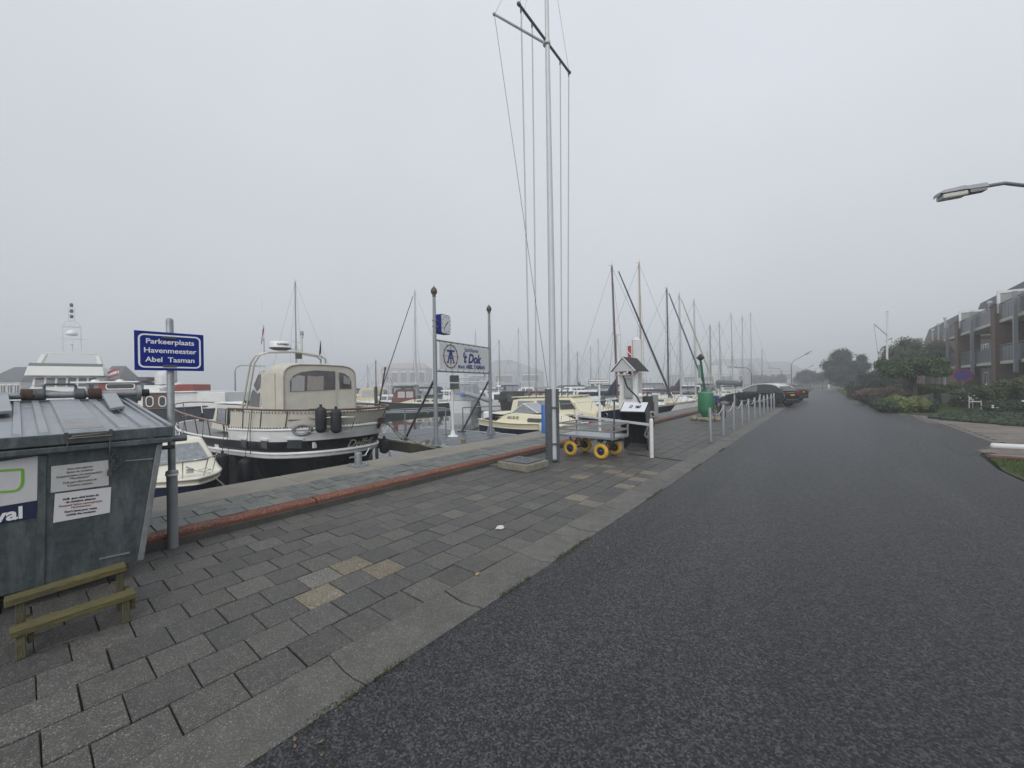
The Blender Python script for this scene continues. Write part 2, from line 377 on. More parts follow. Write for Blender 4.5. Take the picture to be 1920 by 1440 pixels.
# pavers: one piece each
def paver_mesh(name, sx, sy, h, m, ch=.004):
    x, y_ = sx / 2, sy / 2
    vs = [(-x, -y_, -h), (x, -y_, -h), (x, y_, -h), (-x, y_, -h), (-x, -y_, -ch), (x, -y_, -ch), (x, y_, -ch), (-x, y_, -ch),
          (-x + ch, -y_ + ch, 0), (x - ch, -y_ + ch, 0), (x - ch, y_ - ch, 0), (-x + ch, y_ - ch, 0)]
    fs = [(0, 1, 5, 4), (1, 2, 6, 5), (2, 3, 7, 6), (3, 0, 4, 7), (4, 5, 9, 8), (5, 6, 10, 9), (6, 7, 11, 10), (7, 4, 8, 11), (8, 9, 10, 11)]
    me = bpy.data.meshes.new(name); me.from_pydata(vs, [], fs); me.materials.append(m); return me, vs, fs
def pave(owner, rows, x0, px, py, z, mats, special, y0, y1, name='paver', stag=.5, lim=300, rough=.003):
    cells = []
    for r in range(rows):
        k = 0; yy = y0 + (stag * py if r % 2 else 0)
        while yy < y1:
            cells.append((x0 + (r + .5) * px, yy + py / 2)); yy += py
    def vis(c):
        p = proj(c[0], c[1], z); return p[2] if (p[2] > .3 and -60 < p[0] < 1980 and p[1] < 1500) else 1e6
    cells.sort(key=vis)
    meshes = [paver_mesh(name, px - .014, py - .008, .05, m) for m in mats]
    sp = {}
    for (qx, qy), m in special:
        i = min(range(len(cells)), key=lambda i: (cells[i][0] - qx) ** 2 + (cells[i][1] - qy) ** 2); sp[i] = m
    spm = {m.name: paver_mesh(name, px - .014, py - .008, .05, m)[0] for m in sp.values()}
    rest = MB(); ridx = []
    for i, (cx, cy) in enumerate(cells):
        dz = rnd.uniform(-rough, rough); rx, ry, rz = rnd.gauss(0, .004), rnd.gauss(0, .004), rnd.gauss(0, .006)
        if i < lim:
            mk = rnd.choice([0, 0, 1, 1, 2])
            o = bpy.data.objects.new(name, spm[sp[i].name] if i in sp else meshes[mk][0]); COL.objects.link(o); o.parent = owner
            o.location = (cx + rnd.gauss(0, .0015), cy + rnd.gauss(0, .0015), z + dz); o.rotation_euler = (rx, ry, rz)
        else:
            M = Matrix.Translation((cx, cy, z + dz)) @ Matrix.Rotation(rz, 4, 'Z') @ Matrix.Rotation(rx * .7, 4, 'X') @ Matrix.Rotation(ry * .7, 4, 'Y')
            rest.add([M @ Vector(v) for v in meshes[0][1]], meshes[0][2]); ridx += [len(mats) + 0 if i in sp else rnd.choice([0, 0, 1, 1, 2])] * 9
    o = rest.build(name + '_field', None, owner, kind='stuff')
    for m in mats: o.data.materials.append(m)
    o.data.materials.append(m_tan); o.data.polygons.foreach_set('material_index', ridx)
pav = thing('pavement', '', ''); del pav['category'], pav['label']; pav['kind'] = 'structure'
MB().poly([(-5.80, -8, -.022), (-2.565, -8, -.022), (-2.565, 62, -.022), (-5.80, 62, -.022)]).build('joint_bed', m_joint, pav)
tans = [((634, 1071), m_tan), ((695, 1077), m_tan), ((636, 1104), m_tan), ((584, 1094), m_pale), ((1150, 885), m_tan), ((1163, 893), m_tan), ((1193, 898), m_tan), ((1210, 886), m_tan), ((1172, 911), m_tan), ((1080, 890), m_tan), ((1100, 932), m_tan), ((905, 931), m_pale), ((842, 966), m_pale), ((1105, 946), m_pale), ((1215, 889), m_tan), ((1098, 872), m_pale), ((1140, 872), m_pale)]
pave(pav, 10, -5.795, .3225, .306, 0, m_pav, [((G(*p).x, G(*p).y), m) for p, m in tans], -7.9, 61.5)
qp = thing('quay_pavement', '', ''); del qp['category'], qp['label']; qp['kind'] = 'structure'
MB().poly([(-6.97, -8, .127), (-5.985, -8, .127), (-5.985, 62, .127), (-6.97, 62, .127)]).build('joint_bed', m_joint, qp)
pave(qp, 3, -6.955, .322, .306, .150, m_qpav, [], -7.9, 61.5, rough=.006)

# drain slot across the pavement, side street of paving bricks, verge with grass, white barrier beam
def bricks(name, poly, m, z, ang, bx=.21, by=.105, lim=300):
    own = thing(name, '', ''); del own['category'], own['label']; own['kind'] = 'structure'
    MB().poly([(p[0], p[1], z - .02) for p in poly]).build('joint_bed', m_joint, own)
    me, vs, fs = paver_mesh('brick', bx - .008, by - .008, .04, m, .003)
    c, s = math.cos(ang), math.sin(ang); P2 = [(p[0] * c + p[1] * s, -p[0] * s + p[1] * c) for p in poly]
    x0, x1 = min(p[0] for p in P2), max(p[0] for p in P2); y0, y1 = min(p[1] for p in P2), max(p[1] for p in P2)
    def inside(x, y_):
        r = False; j = len(P2) - 1
        for i in range(len(P2)):
            if (P2[i][1] > y_) != (P2[j][1] > y_) and x < (P2[j][0] - P2[i][0]) * (y_ - P2[i][1]) / (P2[j][1] - P2[i][1]) + P2[i][0]: r = not r
            j = i
        return r
    cells = []; r = 0; yy = y0
    while yy < y1:
        xx = x0 - (bx / 2 if r % 2 else 0)
        while xx < x1:
            if inside(xx, yy): cells.append((xx * c - yy * s, xx * s + yy * c))
            xx += bx
        yy += by; r += 1
    def vis(q):
        p = proj(q[0], q[1], z); return p[2] if (p[2] > .3 and p[0] < 1960) else 1e6
    cells.sort(key=vis); rest = MB()
    for i, (cx, cy) in enumerate(cells):
        M = Matrix.Translation((cx, cy, z + rnd.uniform(-.003, .003))) @ Matrix.Rotation(ang + rnd.gauss(0, .01), 4, 'Z') @ Matrix.Rotation(rnd.gauss(0, .008), 4, 'X')
        if i < lim:
            o = bpy.data.objects.new('brick', me); COL.objects.link(o); o.parent = own; o.matrix_local = M
        else: rest.add([M @ Vector(v) for v in vs], fs)
    if rest.v: rest.build('brick_field', m, own, kind='stuff')
bricks('side_street', [(3.51, 16.3), (3.53, 21.3), (3.15, 27.2), (2.82, 28.5), (4.57, 25.8), (5.64, 23.0), (8.0, 20.0), (13, 17.5), (13, 15.45), (3.9, 15.75)], m_brick, .006, 0.0, .62, .31)
es_ = MB(); ep = [(3.40, 15.9), (3.50, 16.3), (3.52, 21.3), (3.14, 27.2), (2.75, 28.9), (2.6, 29.8), (1.9, 42), (1.5, 60)]
for a_, c_ in zip(ep[:-1], ep[1:]): es_.bar((a_[0] + .05, a_[1], -.02), (c_[0] + .05, c_[1] + .03, -.02), .16, .07)
struct(es_, 'edge_band', m_gut)
bricks('crossing_strip', [(2.78, 13.75), (3.3, 15.55), (9, 15.2), (9, 13.3), (3.3, 13.42)], m_brick, .006, .1, .30, .30)
sheet([(2.6, -14), (14, -14), (14, 13.0), (3.3, 13.33), (2.80, 13.5), (2.66, 12.2), (2.57, 11.5), (2.6, 10.6)], 'verge', m_grass, .012)
sheet([(13, 17.5), (8.0, 20.05), (5.66, 23.05), (4.58, 25.85), (2.83, 28.55), (2.62, 29.8), (1.92, 42), (1.52, 60), (1.42, 112), (60, 112), (60, -14), (14.1, -14), (14.1, 13.0), (13.1, 15.4)], 'lawn', m_grass, .03)
sheet([(-5.7, 62), (-2.16, 62), (-2.16, 112), (-5.7, 112)], 'far_verge', m_grass, .01)
ba = MB(); p0, p1 = G(1857, 836, .06), G(2000, 843, .06)
ba.tube([p0, p0 + (p1 - p0) * .02, p1], [.03, .075, .075], 10)
tag(ba.build('low_barrier_beam', white), 'white round-ended barrier beam lying low across the brick side street', 'barrier')
ed = MB(); pe = [G(1850, 857, .03), G(1890, 859, .04), G(1960, 866, .04), G(2100, 880, .04)]
ed.tube(pe, .05, 6); tag(ed.build('edging_log', mat('edging_red', (.12, .055, .045), .8, var=.3)), 'reddish edging log between grass verge and brick strip', 'edging')
def blades(name, pts_fn, n, h, m, wd=.006):
    b = MB()
    for _ in range(n):
        x, y_, z = pts_fn(); a = rnd.uniform(0, 6.28); hh = h * rnd.uniform(.5, 1.2); dx, dy = math.cos(a) * wd, math.sin(a) * wd; tx, ty = rnd.gauss(0, hh * .35), rnd.gauss(0, hh * .35)
        b.add([(x - dx, y_ - dy, z), (x + dx, y_ + dy, z), (x + tx, y_ + ty, z + hh)], [(0, 1, 2)])
    return b.build(name, m, kind='stuff')
m_blade = mat('grass_blade', (.075, .115, .028), .8, var=.35, scale=3)
def gp():
    while True:
        x = rnd.uniform(2.6, 7.5); y_ = rnd.uniform(8, 13.3)
        if x > 2.66 + max(0, (y_ - 12.3)) * .15: return x, y_, .012
blades('grass', gp, 26000, .06, m_blade, .007)
lt = MB()
for _ in range(230):
    if rnd.random() < .6: x, y_, z = -2.1 + abs(rnd.gauss(0, .25)), rnd.uniform(.3, 16), .004
    elif rnd.random() < .5: x, y_, z = rnd.uniform(-5.7, -2.6), rnd.uniform(.3, 14), .006
    else: x, y_, z = 2.5 - abs(rnd.gauss(0, .8)), rnd.uniform(5, 16), .004
    a = rnd.uniform(0, 6.28); r = rnd.uniform(.008, .022); lt.add([(x + r * math.cos(a + k * 1.5708) * (1 if k % 2 else .5), y_ + r * math.sin(a + k * 1.5708) * (1 if k % 2 else .5), z + rnd.uniform(0, .008)) for k in range(4)], [(0, 1, 2, 3)])
lt.build('leaf_litter', mat('litter', (.16, .12, .07), .85, var=.7, scale=3), kind='stuff')
m_moss = mat('moss', (.06, .075, .018), .95, var=.4, scale=20)
def jp():
    if rnd.random() < .6: return -2.14 + rnd.gauss(0, .012), rnd.uniform(0.2, 12), .002
    return -5.79 + rnd.gauss(0, .01), rnd.uniform(.2, 14), -.005
def gate(): 
    while True:
        p = jp()
        if math.sin(p[1] * 2.3) + math.sin(p[1] * 5.1 + 1) > .3: return p
blades('joint_weed', gate, 2600, .018, m_moss, .006)

# ================================================================ WASTE CONTAINER
def fx(z): return -5.08 + (z - .15) / 1.1 * .08          # sloping front
def onface(px, py, off=0.0):
    p = hitX(px, py, -5.03)
    for _ in range(4): p = hitX(px, py, fx(p.z) + off)
    return p
du = thing('waste_container', 'galvanised ribbed waste container with sloping lid and paper notices', 'waste container', (-5.0, .9, 0))
O = Vector((-5.0, .9, 0))
YR, YL = .80, -1.25
def loc(v): return Vector(v) - O
def quadbox(pts, name, m, parent, th, **k):
    return MB().poly([loc(p) for p in pts], th).build(name, m, parent, **k)
ZT = 1.26
body = MB()
yb0, yb1, yt0, yt1 = YL + .10, .73, YL, .87
body.add([loc(p) for p in [(fx(.16), yb0, .16), (fx(.16), yb1, .16), (-7.0, yb1, .16), (-7.0, yb0, .16), (fx(ZT), yt0, ZT), (fx(ZT), yt1, ZT), (-7.45, yt1, ZT + .13), (-7.45, yt0, ZT + .13)]],
         [(3, 2, 1, 0), (4, 5, 6, 7), (0, 1, 5, 4), (1, 2, 6, 5), (2, 3, 7, 6), (3, 0, 4, 7)])
body.build('body', galvd, du)
# corner post and pressed vertical ribs on the front
def rib(y0, y1, w_, d, name='rib', m=galvd, z0=.16, z1=ZT - .02):
    b = MB()
    a0, a1 = (fx(z0), y0, z0), (fx(z1), y1, z1)
    b.poly([loc((a0[0], y0 - w_, z0)), loc((a0[0], y0 + w_, z0)), loc((a1[0], y1 + w_, z1)), loc((a1[0], y1 - w_, z1))], (d, 0, 0))
    return b.build(name, m, du, bevel=min(.008, d / 3))
rib(yb1 - .02, yt1 - .025, .022, .02, 'corner_post', galv)
pr = onface(78, 1000); rib(pr.y - .01, pr.y + .01, .022, .012)
rib(-.62, -.66, .022, .012)
b = MB(); b.bar(loc(onface(186, 1048, .012)), loc(onface(243, 1036, .012)), .012); b.build('welded_strip', galv, du)
b = MB(); b.bar(loc(onface(235, 864, .01)), loc(onface(287, 860, .01)), .008, .01); b.build('seam', galv, du)
# rim and lid
rim = MB(); rim.span(loc((-4.985, YL - .02, 1.255)), loc((-4.93, .93, 1.305))); rim.build('rim', galvd, du, bevel=.008)
rim = MB(); rim.tube([loc((-4.96, .80, 1.285)), loc((-4.96, 1.04, 1.285))], .032, 12); rim.build('trunnion', galvd, du)
rim = MB(); rim.tube([loc((-5.02, .87, 1.20)), loc((-5.02, .96, 1.20))], .02, 10); rim.build('rubber_stop', rubber, du)
def lz(x): return 1.402 + (-4.95 - x) / 2.6 * .245
def lidp(y, x, o=0.0): return loc((x, y, lz(x) + o))
lid = MB(); lid.poly([lidp(YL, -4.945), lidp(.93, -4.945), lidp(.93, -7.55), lidp(YL, -7.55)], (0, 0, -.045)); lid_o = lid.build('lid', zinc, du)
b = MB(); b.span(loc((-4.955, YL, 1.318)), loc((-4.928, .935, 1.407))); b.build('lid_lip', galvd, du, bevel=.006)
b = MB(); b.poly([lidp(.905, -4.95, .002), lidp(.938, -4.95, .002), lidp(.938, -7.5, .002), lidp(.905, -7.5, .002)], (0, 0, .022)); b.build('lid_edge', zinc, du, bevel=.004)
def yfront(px): a = (px - 960) / FOC; t = -4.95 / (a * _c - _s); return t * (a * _s + _c)
def lidrib(pa, pb, h, m=zinc, x0=-4.97, x1=-7.42, name='lid_rib', lab=None):
    ya, yb = yfront(pa), yfront(pb); b = MB()
    b.add([lidp(ya, x0), lidp(yb, x0), lidp(yb, x1), lidp(ya, x1), lidp(ya + .008, x0 - .01, h), lidp(yb - .008, x0 - .01, h), lidp(yb - .008, x1 + .01, h), lidp(ya + .008, x1 + .01, h)],
          [(3, 2, 1, 0), (4, 5, 6, 7), (0, 1, 5, 4), (1, 2, 6, 5), (2, 3, 7, 6), (3, 0, 4, 7)])
    b.build(name, m, du, label=lab)
for pa, pb in ((-62, -46), (19, 42), (70, 93), (222, 244), (264, 282), (299, 308)): lidrib(pa, pb, .024)
lidrib(119, 200, .028, name='lid_panel', lab='wide flat raised lid panel with scuffed label')
ya, yb = yfront(123), yfront(197)
b = MB(); b.poly([lidp(ya, -5.02, .0295), lidp(yb, -5.02, .0295), lidp(yb - .005, -5.62, .0295), lidp(ya + .01, -5.68, .0295)], (0, 0, .001)); b.build('scuffed_label', mat('scuffed_film', (.20, .20, .21), .35, var=.35, scale=8, stain=(.30, .22, .21), stain_amt=.4, stain_scale=5), du)
# hinge shaft with springs at the back, lifting arms, hoop
xh, zh = -7.5, 1.725
def ysh(px): a = (px - 960) / FOC; t = xh / (a * _c - _s); return t * (a * _s + _c)
b = MB(); b.tube([loc((xh, YL - .2, zh - .02)), loc((xh, ysh(262), zh))], .042, 12); b.build('hinge_shaft', galv, du)
b = MB(); b.tube([loc((xh, ysh(262), zh)), loc((xh, ysh(279), zh + .003))], .052, 12); b.build('shaft_end', rubber, du)
b = MB(); b.tube([loc((xh, ysh(256), zh)), loc((xh, ysh(263), zh))], .11, 12); b.build('end_flange', galv, du)
b = MB(); b.span(loc((xh - .02, ysh(218), zh - .14)), loc((xh + .02, ysh(258), zh - .03))); b.build('hinge_bracket', galvd, du)
def spring(p0, p1, m):
    y0, y1 = ysh(p0), ysh(p1); n = 8; pts = []
    for i in range(n * 10 + 1):
        a = i / 10 * 2 * math.pi; pts.append(loc((xh + .062 * math.cos(a), y0 + (y1 - y0) * i / (n * 10), zh + .062 * math.sin(a))))
    b = MB(); b.tube(pts, .016, 6); b.build('coil_spring', m, du)
spring(41, 62, rust); spring(64, 83, dsteel); spring(141, 158, dsteel); spring(167, 189, rust)
def arm(p):          # broad arm from the shaft onto the lid
    b = MB(); q = [loc(x) for x in p]; b.poly(q, (0, 0, -.03)); b.build('lift_arm', zinc, du, bevel=.004)
def onlid(px, py, o):
    p = hitX(px, py, -6)
    for _ in range(8):
        r = ray(px, py); k = .245 / 2.6                       # lid plane z = 1.402+o + (-4.95-x)k
        t = (1.402 + o - 4.95 * k - CAM_H) / (r.z + k * r.x); p = Vector((r.x * t, r.y * t, CAM_H + r.z * t))
    return p
e = [onlid(207, 765, .07), onlid(234, 761, .07)]
arm([e[0], e[1], hitX(217, 735, xh), hitX(190, 737, xh)])
e = [onlid(-40, 775, .07), onlid(23, 769, .07)]
arm([e[0], e[1], hitX(15, 738, xh), hitX(-60, 742, xh)])
b = MB(); hp = [hitX(83, 742, xh), hitX(82.5, 723, xh), hitX(86, 720.5, xh), hitX(138, 720.5, xh), hitX(142, 723, xh), hitX(143, 740, xh)]
b.tube([loc(p) for p in hp], .014, 8); b.build('lid_hoop', dsteel, du)
b = MB(); b.span(loc((-7.44, YL, 1.42)), loc((-7.40, .85, 1.66))); b.build('back_wall_flange', galvd, du)
# handle, hasp and chain on the front lip
b = MB(); hx = -4.905
hpts = [hitX(125, 819, hx), hitX(124, 826, hx), hitX(203, 816, hx), hitX(203, 811, hx)]
b.tube([loc(hitX(128, 823, hx)), loc(hitX(210, 816, hx))], .007, 8); b.tube([loc(hitX(134, 822, hx)), loc(hitX(136, 818.5, hx)), loc(hitX(198, 811.5, hx)), loc(hitX(201, 816, hx))], .005, 6)
b.build('handle_rod', mat('brass_worn', (.19, .17, .12), .4, .6, var=.2), du)
for px, py in ((124, 817), (208, 810)):
    b = MB(); p = hitX(px, py, -4.918); b.box(loc(p), (.02, .022, .05)); b.build('handle_lug', dsteel, du)
b = MB(); b.tube([loc(hitX(127, 824, hx)), loc(hitX(126, 846, hx))], .005, 6); b.build('hasp', dsteel, du); b = MB(); b.tube([loc(hitX(207, 820, hx)), loc(hitX(206, 846, hx))], .006, 6); b.build('hasp', dsteel, du)
def chain(pts, parent, m, r=.009, rr=.0035, name='chain_link'):
    pts = [Vector(p) for p in pts]; i = 0
    for a, c in zip(pts[:-1], pts[1:]):
        n = max(1, int((c - a).length / (r * 1.45)))
        for k in range(n):
            p = a.lerp(c, (k + .5) / n); d = (c - a).normalized()
            b = MB(); b.torus((0, 0, 0), r, rr, 'y', 8, 5); o = b.build(name, m, parent)
            q = d.to_track_quat('X', 'Z'); o.rotation_mode = 'QUATERNION'
            o.rotation_quaternion = q @ Vector((1, 0, 0)).rotation_difference(Vector((1, 0, 0))) @ Matrix.Rotation((i % 2) * math.pi / 2, 3, 'X').to_quaternion(); o.location = p; i += 1
hx2 = -4.985
chain([loc(hitX(*p, hx2)) for p in ((203, 846), (208, 856), (214, 868), (208, 876), (206, 887))], du, dsteel, .011, .0045)
chain([loc(hitX(*p, hx2)) for p in ((206, 850), (222, 858), (232, 866), (222, 872), (212, 882))], du, dsteel, .011, .0045)
b = MB(); p = hitX(205, 888, hx2); b.box(loc(p), (.018, .03, .036)); b.tube([loc(p) + Vector((0, -.01, .015)), loc(p) + Vector((0, -.01, .035)), loc(p) + Vector((0, .01, .035)), loc(p) + Vector((0, .01, .015))], .004, 6); b.build('padlock', dsteel, du)
# notices and company board
def notice(c, name, m, off, lab=None):
    q = [loc(onface(*p, off)) for p in c]; return MB().poly(q, (.0015, 0, 0)).build(name, m, du, label=lab)
n1 = notice([(96, 874.5), (203, 862.5), (204, 909.5), (95, 924)], 'paper_notice', paper, .003, 'creased upper paper notice')
n2 = notice([(103, 926), (208.5, 913), (206, 961), (99.5, 980.5)], 'paper_notice', mat('paper_white', (.62, .62, .64), .6, var=.05), .006, 'whiter lower paper notice')
bd = notice([(-75, 877), (70.8, 855), (69.5, 938), (-75, 962)], 'company_board', mat('board_white', (.58, .585, .60), .45, var=.05, stain=(.4, .4, .4), stain_amt=.3, stain_scale=5), .004, 'white company board with a green bracket line')
nb = notice([(-75, 962.3), (69.5, 938.3), (67, 971), (-75, 997)], 'navy_strip', inkn, .005)
def ft(s, px, py, px2, py2, hpx, m, parent, off, **k):
    p = onface(px, py, off); q = onface(px2, py2, off); up = Vector((.0727, 0, 1))
    h = (onface(px, py - hpx, off) - onface(px, py, off)).length
    return text(s, h, m, loc(p), q - p, up, parent, **k)
for s, y_, m in (('Geen afval plaatsen', 877, ink), ('Buiten de container', 883, ink), ('Geopend tijdens de openingstijden', 889.5, ink), ('"Havenkantoor"', 895, ink), ('AUB geen afval buiten de', 902, ink), ('Container plaatsen', 908, ink)):
    ft(s, 150, y_, 200, y_ - 6.2, 5.2, mat('faded_ink', (.13, .13, .13), .6), n1, .0055, sx=.80)
for s, y_, m, bo in (('AUB  geen afval buiten de', 932, ink, .0006), ('de container plaatsen', 938, ink, .0006), ('Geopend tijdens openingstijden', 944, inkr, 0), ('Havenkantoor', 949, inkr, 0), ("Don't leave your waste", 956, ink, .0006), ('outside the container', 962, ink, .0006)):
    ft(s, 152, y_, 200, y_ - 6.4, 5.0, m, n2, .0085, bold=bo, sx=.86)
ft('afval', 44, 961, 64, 957.5, 31, signw, nb, .008, align='RIGHT', bold=.004).location = (0, 0, 0)
b = MB(); gp_ = [(-40, 885), (42.5, 880), (42.5, 903), (40, 912), (34, 918), (26, 921), (-10, 923)]
for a, c in zip(gp_[:-1], gp_[1:]): b.bar(loc(onface(*a, .0065)), loc(onface(*c, .0065)), .017, .002, up=(1, 0, .07))
b.build('bracket_mark', inkg, bd)
for y_, x_ in ((.55, -5.2), (.55, -6.8), (-.95, -5.2), (-.95, -6.8)):
    zb = 0 if x_ > -5.8 else .15
    b = MB(); b.lathe([(.02, -.03), (.075, -.025), (.078, 0), (.075, .025), (.02, .03)], loc((x_, y_, zb + .078)), 14, 'y'); b.build('caster_wheel', rubber, du)
    
    for q_ in (-.04, .04): b = MB(); b.span(loc((x_ - .03, y_ + q_ - .005, zb + .07)), loc((x_ + .03, y_ + q_ + .005, max(.17, zb + .1)))); b.build('caster_fork', dsteel, du)

# ---------------------------------------------------------------- mossy wooden step
st = thing('wooden_step', 'mossy two-tread wooden step in front of the waste container', 'step', (-4.25, .25, 0))
def sl_(v): return Vector(v) - Vector((-4.25, .25, 0))
def plank(a, b_, w_, h, name='tread', lab=None):
    m = MB(); m.bar(sl_(a), sl_(b_), w_, h); return m.build(name, mossw, st, bevel=.005, label=lab)
plank((-4.21, -.045, .175), (-4.21, .555, .190), .125, .042, lab='lower tread with yellow-green moss')
plank((-4.46, -.07, .305), (-4.46, .535, .335), .12, .045, lab='upper tread, browner')
for y_ in (.0, .50):
    for x_, h, dx in ((-4.20, .160, .02), (-4.455, .292, .0)):
        b = MB(); b.bar(sl_((x_ + dx, y_, 0)), sl_((x_, y_, h + y_ * .03)), .055, .045, up=(0, 1, 0)); b.build('leg', mossl, st, bevel=.005)
    b = MB(); b.bar(sl_((-4.20, y_ + .042, .115)), sl_((-4.50, y_ + .042, .115)), .03, .09); b.build('side_rail', mossw, st, bevel=.004)

# ---------------------------------------------------------------- blue parking sign
ps = thing('parking_sign', 'blue sign for the harbour master parking place on a grey pole', 'sign', (-5.73, 1.07, 0))
zP = lambda y: 1.75 + (733 - y) * 4.41 / 740
b = MB(); b.tube([(0, 0, 0), (0, 0, zP(893))], .049, 14); b.lathe([(.049, zP(893)), (.056, zP(892)), (.056, zP(884)), (.034, zP(881))], n=14); b.build('pole_base', steel, ps)
b = MB(); b.lathe([(.0335, zP(883)), (.0335, zP(601)), (.026, zP(598)), (.001, zP(596.5))], n=14); b.build('pole', galv, ps)
b = MB(); b.lathe([(.0585, zP(891.5)), (.0585, zP(888))], n=14); b.build('reflective_band', signw, ps)
sy0, sy1, sz0, sz1 = .77 - 1.07, 1.36 - 1.07, 1.972, 2.392
sx_ = .062
def tilt(y): return .0
b = MB(); b.span((sx_ - .012, sy0, sz0), (sx_, sy1, sz1)); pl = b.build('sign_plate', blue, ps, bevel=.002)
def rrect(y0, y1, z0, z1, r, n=6):
    out = []
    for cy, cz, a0 in ((y1 - r, z1 - r, 0), (y0 + r, z1 - r, 90), (y0 + r, z0 + r, 180), (y1 - r, z0 + r, 270)):
        for k in range(n + 1): a = R(a0 + 90 * k / n); out.append((cy + r * math.cos(a), cz + r * math.sin(a)))
    return out
def ringface(outer, inner, f):
    n = len(outer); return MB().add([f(p) for p in outer] + [f(p) for p in inner], [(i, (i + 1) % n, n + (i + 1) % n, n + i) for i in range(n)])
ringface(rrect(sy0 + .028, sy1 - .028, sz0 + .028, sz1 - .028, .05), rrect(sy0 + .044, sy1 - .044, sz0 + .044, sz1 - .044, .036), lambda p: (sx_ + .002, *p)).build('border_line', signw, pl)
yc = (sy0 + sy1) / 2
for s, z in (('Parkeerplaats', 2.285), ('Havenmeester', 2.187), ('Abel  Tasman', 2.088)):
    text(s, .076, signw, (sx_ + .002, yc, z), (0, 1, 0), (0, 0, 1), pl, bold=.0012, sx=1.0)
for z in (sz1 - .055, sz0 + .05):
    b = MB(); b.box((sx_ + .004, yc - .012, z), (.012, .115, .024)); b.build('clamp', dsteel, ps, bevel=.003)

# ---------------------------------------------------------------- flag mast
MX, MY = -4.90, 7.60
fm = thing('flag_mast', 'tall white flag mast with yard and gaff in a grey steel foot', 'flag mast', (MX, MY, 0))
D1 = Vector((.782 * 1.26 - .6235 * 1.74, .6235 * 1.26 + .782 * 1.74, 0)).normalized()      # along the yard
fd = Vector((MX, MY, 0)).normalized(); rt = Vector((-fd.y, fd.x, 0)) * -1                     # towards / across
rt = Vector((_c, _s, 0)); fw = Vector((-_s, _c, 0))
zt = 1.66
for a in (-1, 1):
    pc = rt * a * .115 - fw * .0
    M = Matrix((rt, fw, Vector((0, 0, 1)))).transposed()
    b = MB(); wd = .14 if a < 0 else .055; cx = -.085 if a < 0 else .120
    b.box(rt * cx + Vector((0, 0, zt / 2)), (wd, .012 if False else .20, zt), M); b.build('foot_channel', dsteel, fm, bevel=.006)
b = MB(); b.box(rt * .02 + fw * .08 + Vector((0, 0, zt / 2)), (.26, .02, zt), Matrix((rt, fw, Vector((0, 0, 1)))).transposed()); b.build('foot_web', steel, fm)
b = MB(); b.tube([rt * .028 + Vector((0, 0, .06)), rt * .026 + Vector((0, 0, 4)), rt * .010 + Vector((0, 0, 12.6))], [.083, .078, .036], 16); b.tube([rt * .028 - fw * .06 + Vector((0, 0, .05)), rt * .024 - fw * .06 + Vector((0, 0, 1.66))], .03, 10); b.build('pole', mastw, fm)
for z in (.42, 1.24):
    b = MB(); b.box(rt * .06 - fw * .105 + Vector((0, 0, z)), (.19, .03, .035), Matrix((rt, fw, Vector((0, 0, 1)))).transposed()); b.build('clamp', dsteel, fm, bevel=.004)
for (du_, z) in ((-.13, 1.2), (-.09, 1.03), (-.13, .42), (.03, .08)):
    b = MB(); c0 = rt * du_ - fw * .10 + Vector((0, 0, z)); b.tube([c0, c0 - fw * .025], .014, 8); b.build('bolt', dsteel, fm)
zy = 9.58
y0_, y1_ = -D1 * 1.09 + Vector((0, 0, zy)), D1 * 1.09 + Vector((0, 0, zy - .0))
b = MB(); b.tube([y0_, y1_], .030, 8); b.capsule(y0_, y0_ - D1 * .03, .042, 8); b.capsule(y1_, y1_ + D1 * .03, .042, 8); b.build('yard', mat('yard_grey', (.13, .14, .15), .5), fm)
ge = Vector((-1.54, 0, 11.12))
b = MB(); b.tube([Vector((0, 0, 9.52)), ge], .028, 8); b.capsule(ge, ge + Vector((-.02, 0, .02)), .04, 8); b.build('gaff', mat('gaff_grey', (.24, .25, .26), .5), fm)
b = MB(); b.lathe([(.083, 9.50), (.088, 9.51), (.088, 9.57), (.083, 9.58)], n=14); b.build('collar', mastw, fm)
zb_ = 1.585
b = MB(); b.tube([-rt * .62 + Vector((0, 0, zb_ + .01)), rt * .50 + Vector((0, 0, zb_))], .013, 8); b.build('cleat_bar', dsteel, fm)
for k in (-.52, -.36, .22, .36):
    b = MB(); c0 = rt * k + Vector((0, 0, zb_)); b.tube([c0 + Vector((0, 0, -.10)), c0 - fw * .05, c0 + Vector((0, 0, .09))], .011, 6); b.tube([c0 + rt * .02 + Vector((0, 0, -.06)), c0 - fw * .03 - rt * .02, c0 + rt * .015 + Vector((0, 0, .06))], .018, 6); b.build('rope_hitch', ropeg, fm)
def line(name, a, c, r=.006, parent=fm, sag=0, m=ropeg):
    a = Vector(a); c = Vector(c); n = 8 if sag else 1
    b = MB(); b.tube([a.lerp(c, i / n) - Vector((0, 0, sag * 4 * (i / n) * (1 - i / n))) for i in range(n + 1)], r, 5); return b.build(name, m, parent)
for f0, k in ((-1.04, -.52), (-.62, -.36), (.62, .22), (1.06, .36)):
    p = D1 * f0 + Vector((0, 0, zy - .06)); line('halyard', p, rt * k + Vector((0, 0, zb_ + .06)), .005)
    line('halyard', p + D1 * .03, rt * (k + .02) + Vector((0, 0, zb_ + .06)), .004)
    b = MB(); b.capsule(p + Vector((0, 0, .02)), p - Vector((0, 0, .06)), .016, 6); b.build('block', dsteel, fm)
line('halyard', ge - Vector((0, 0, .05)), -rt * .10 - fw * .10 + Vector((0, 0, 1.72)), .007)
line('stay', ge, Vector((0, 0, 12.5)), .004); line('stay', y0_, Vector((0, 0, 12.4)), .004); line('stay', y1_, Vector((0, 0, 12.4)), .004)
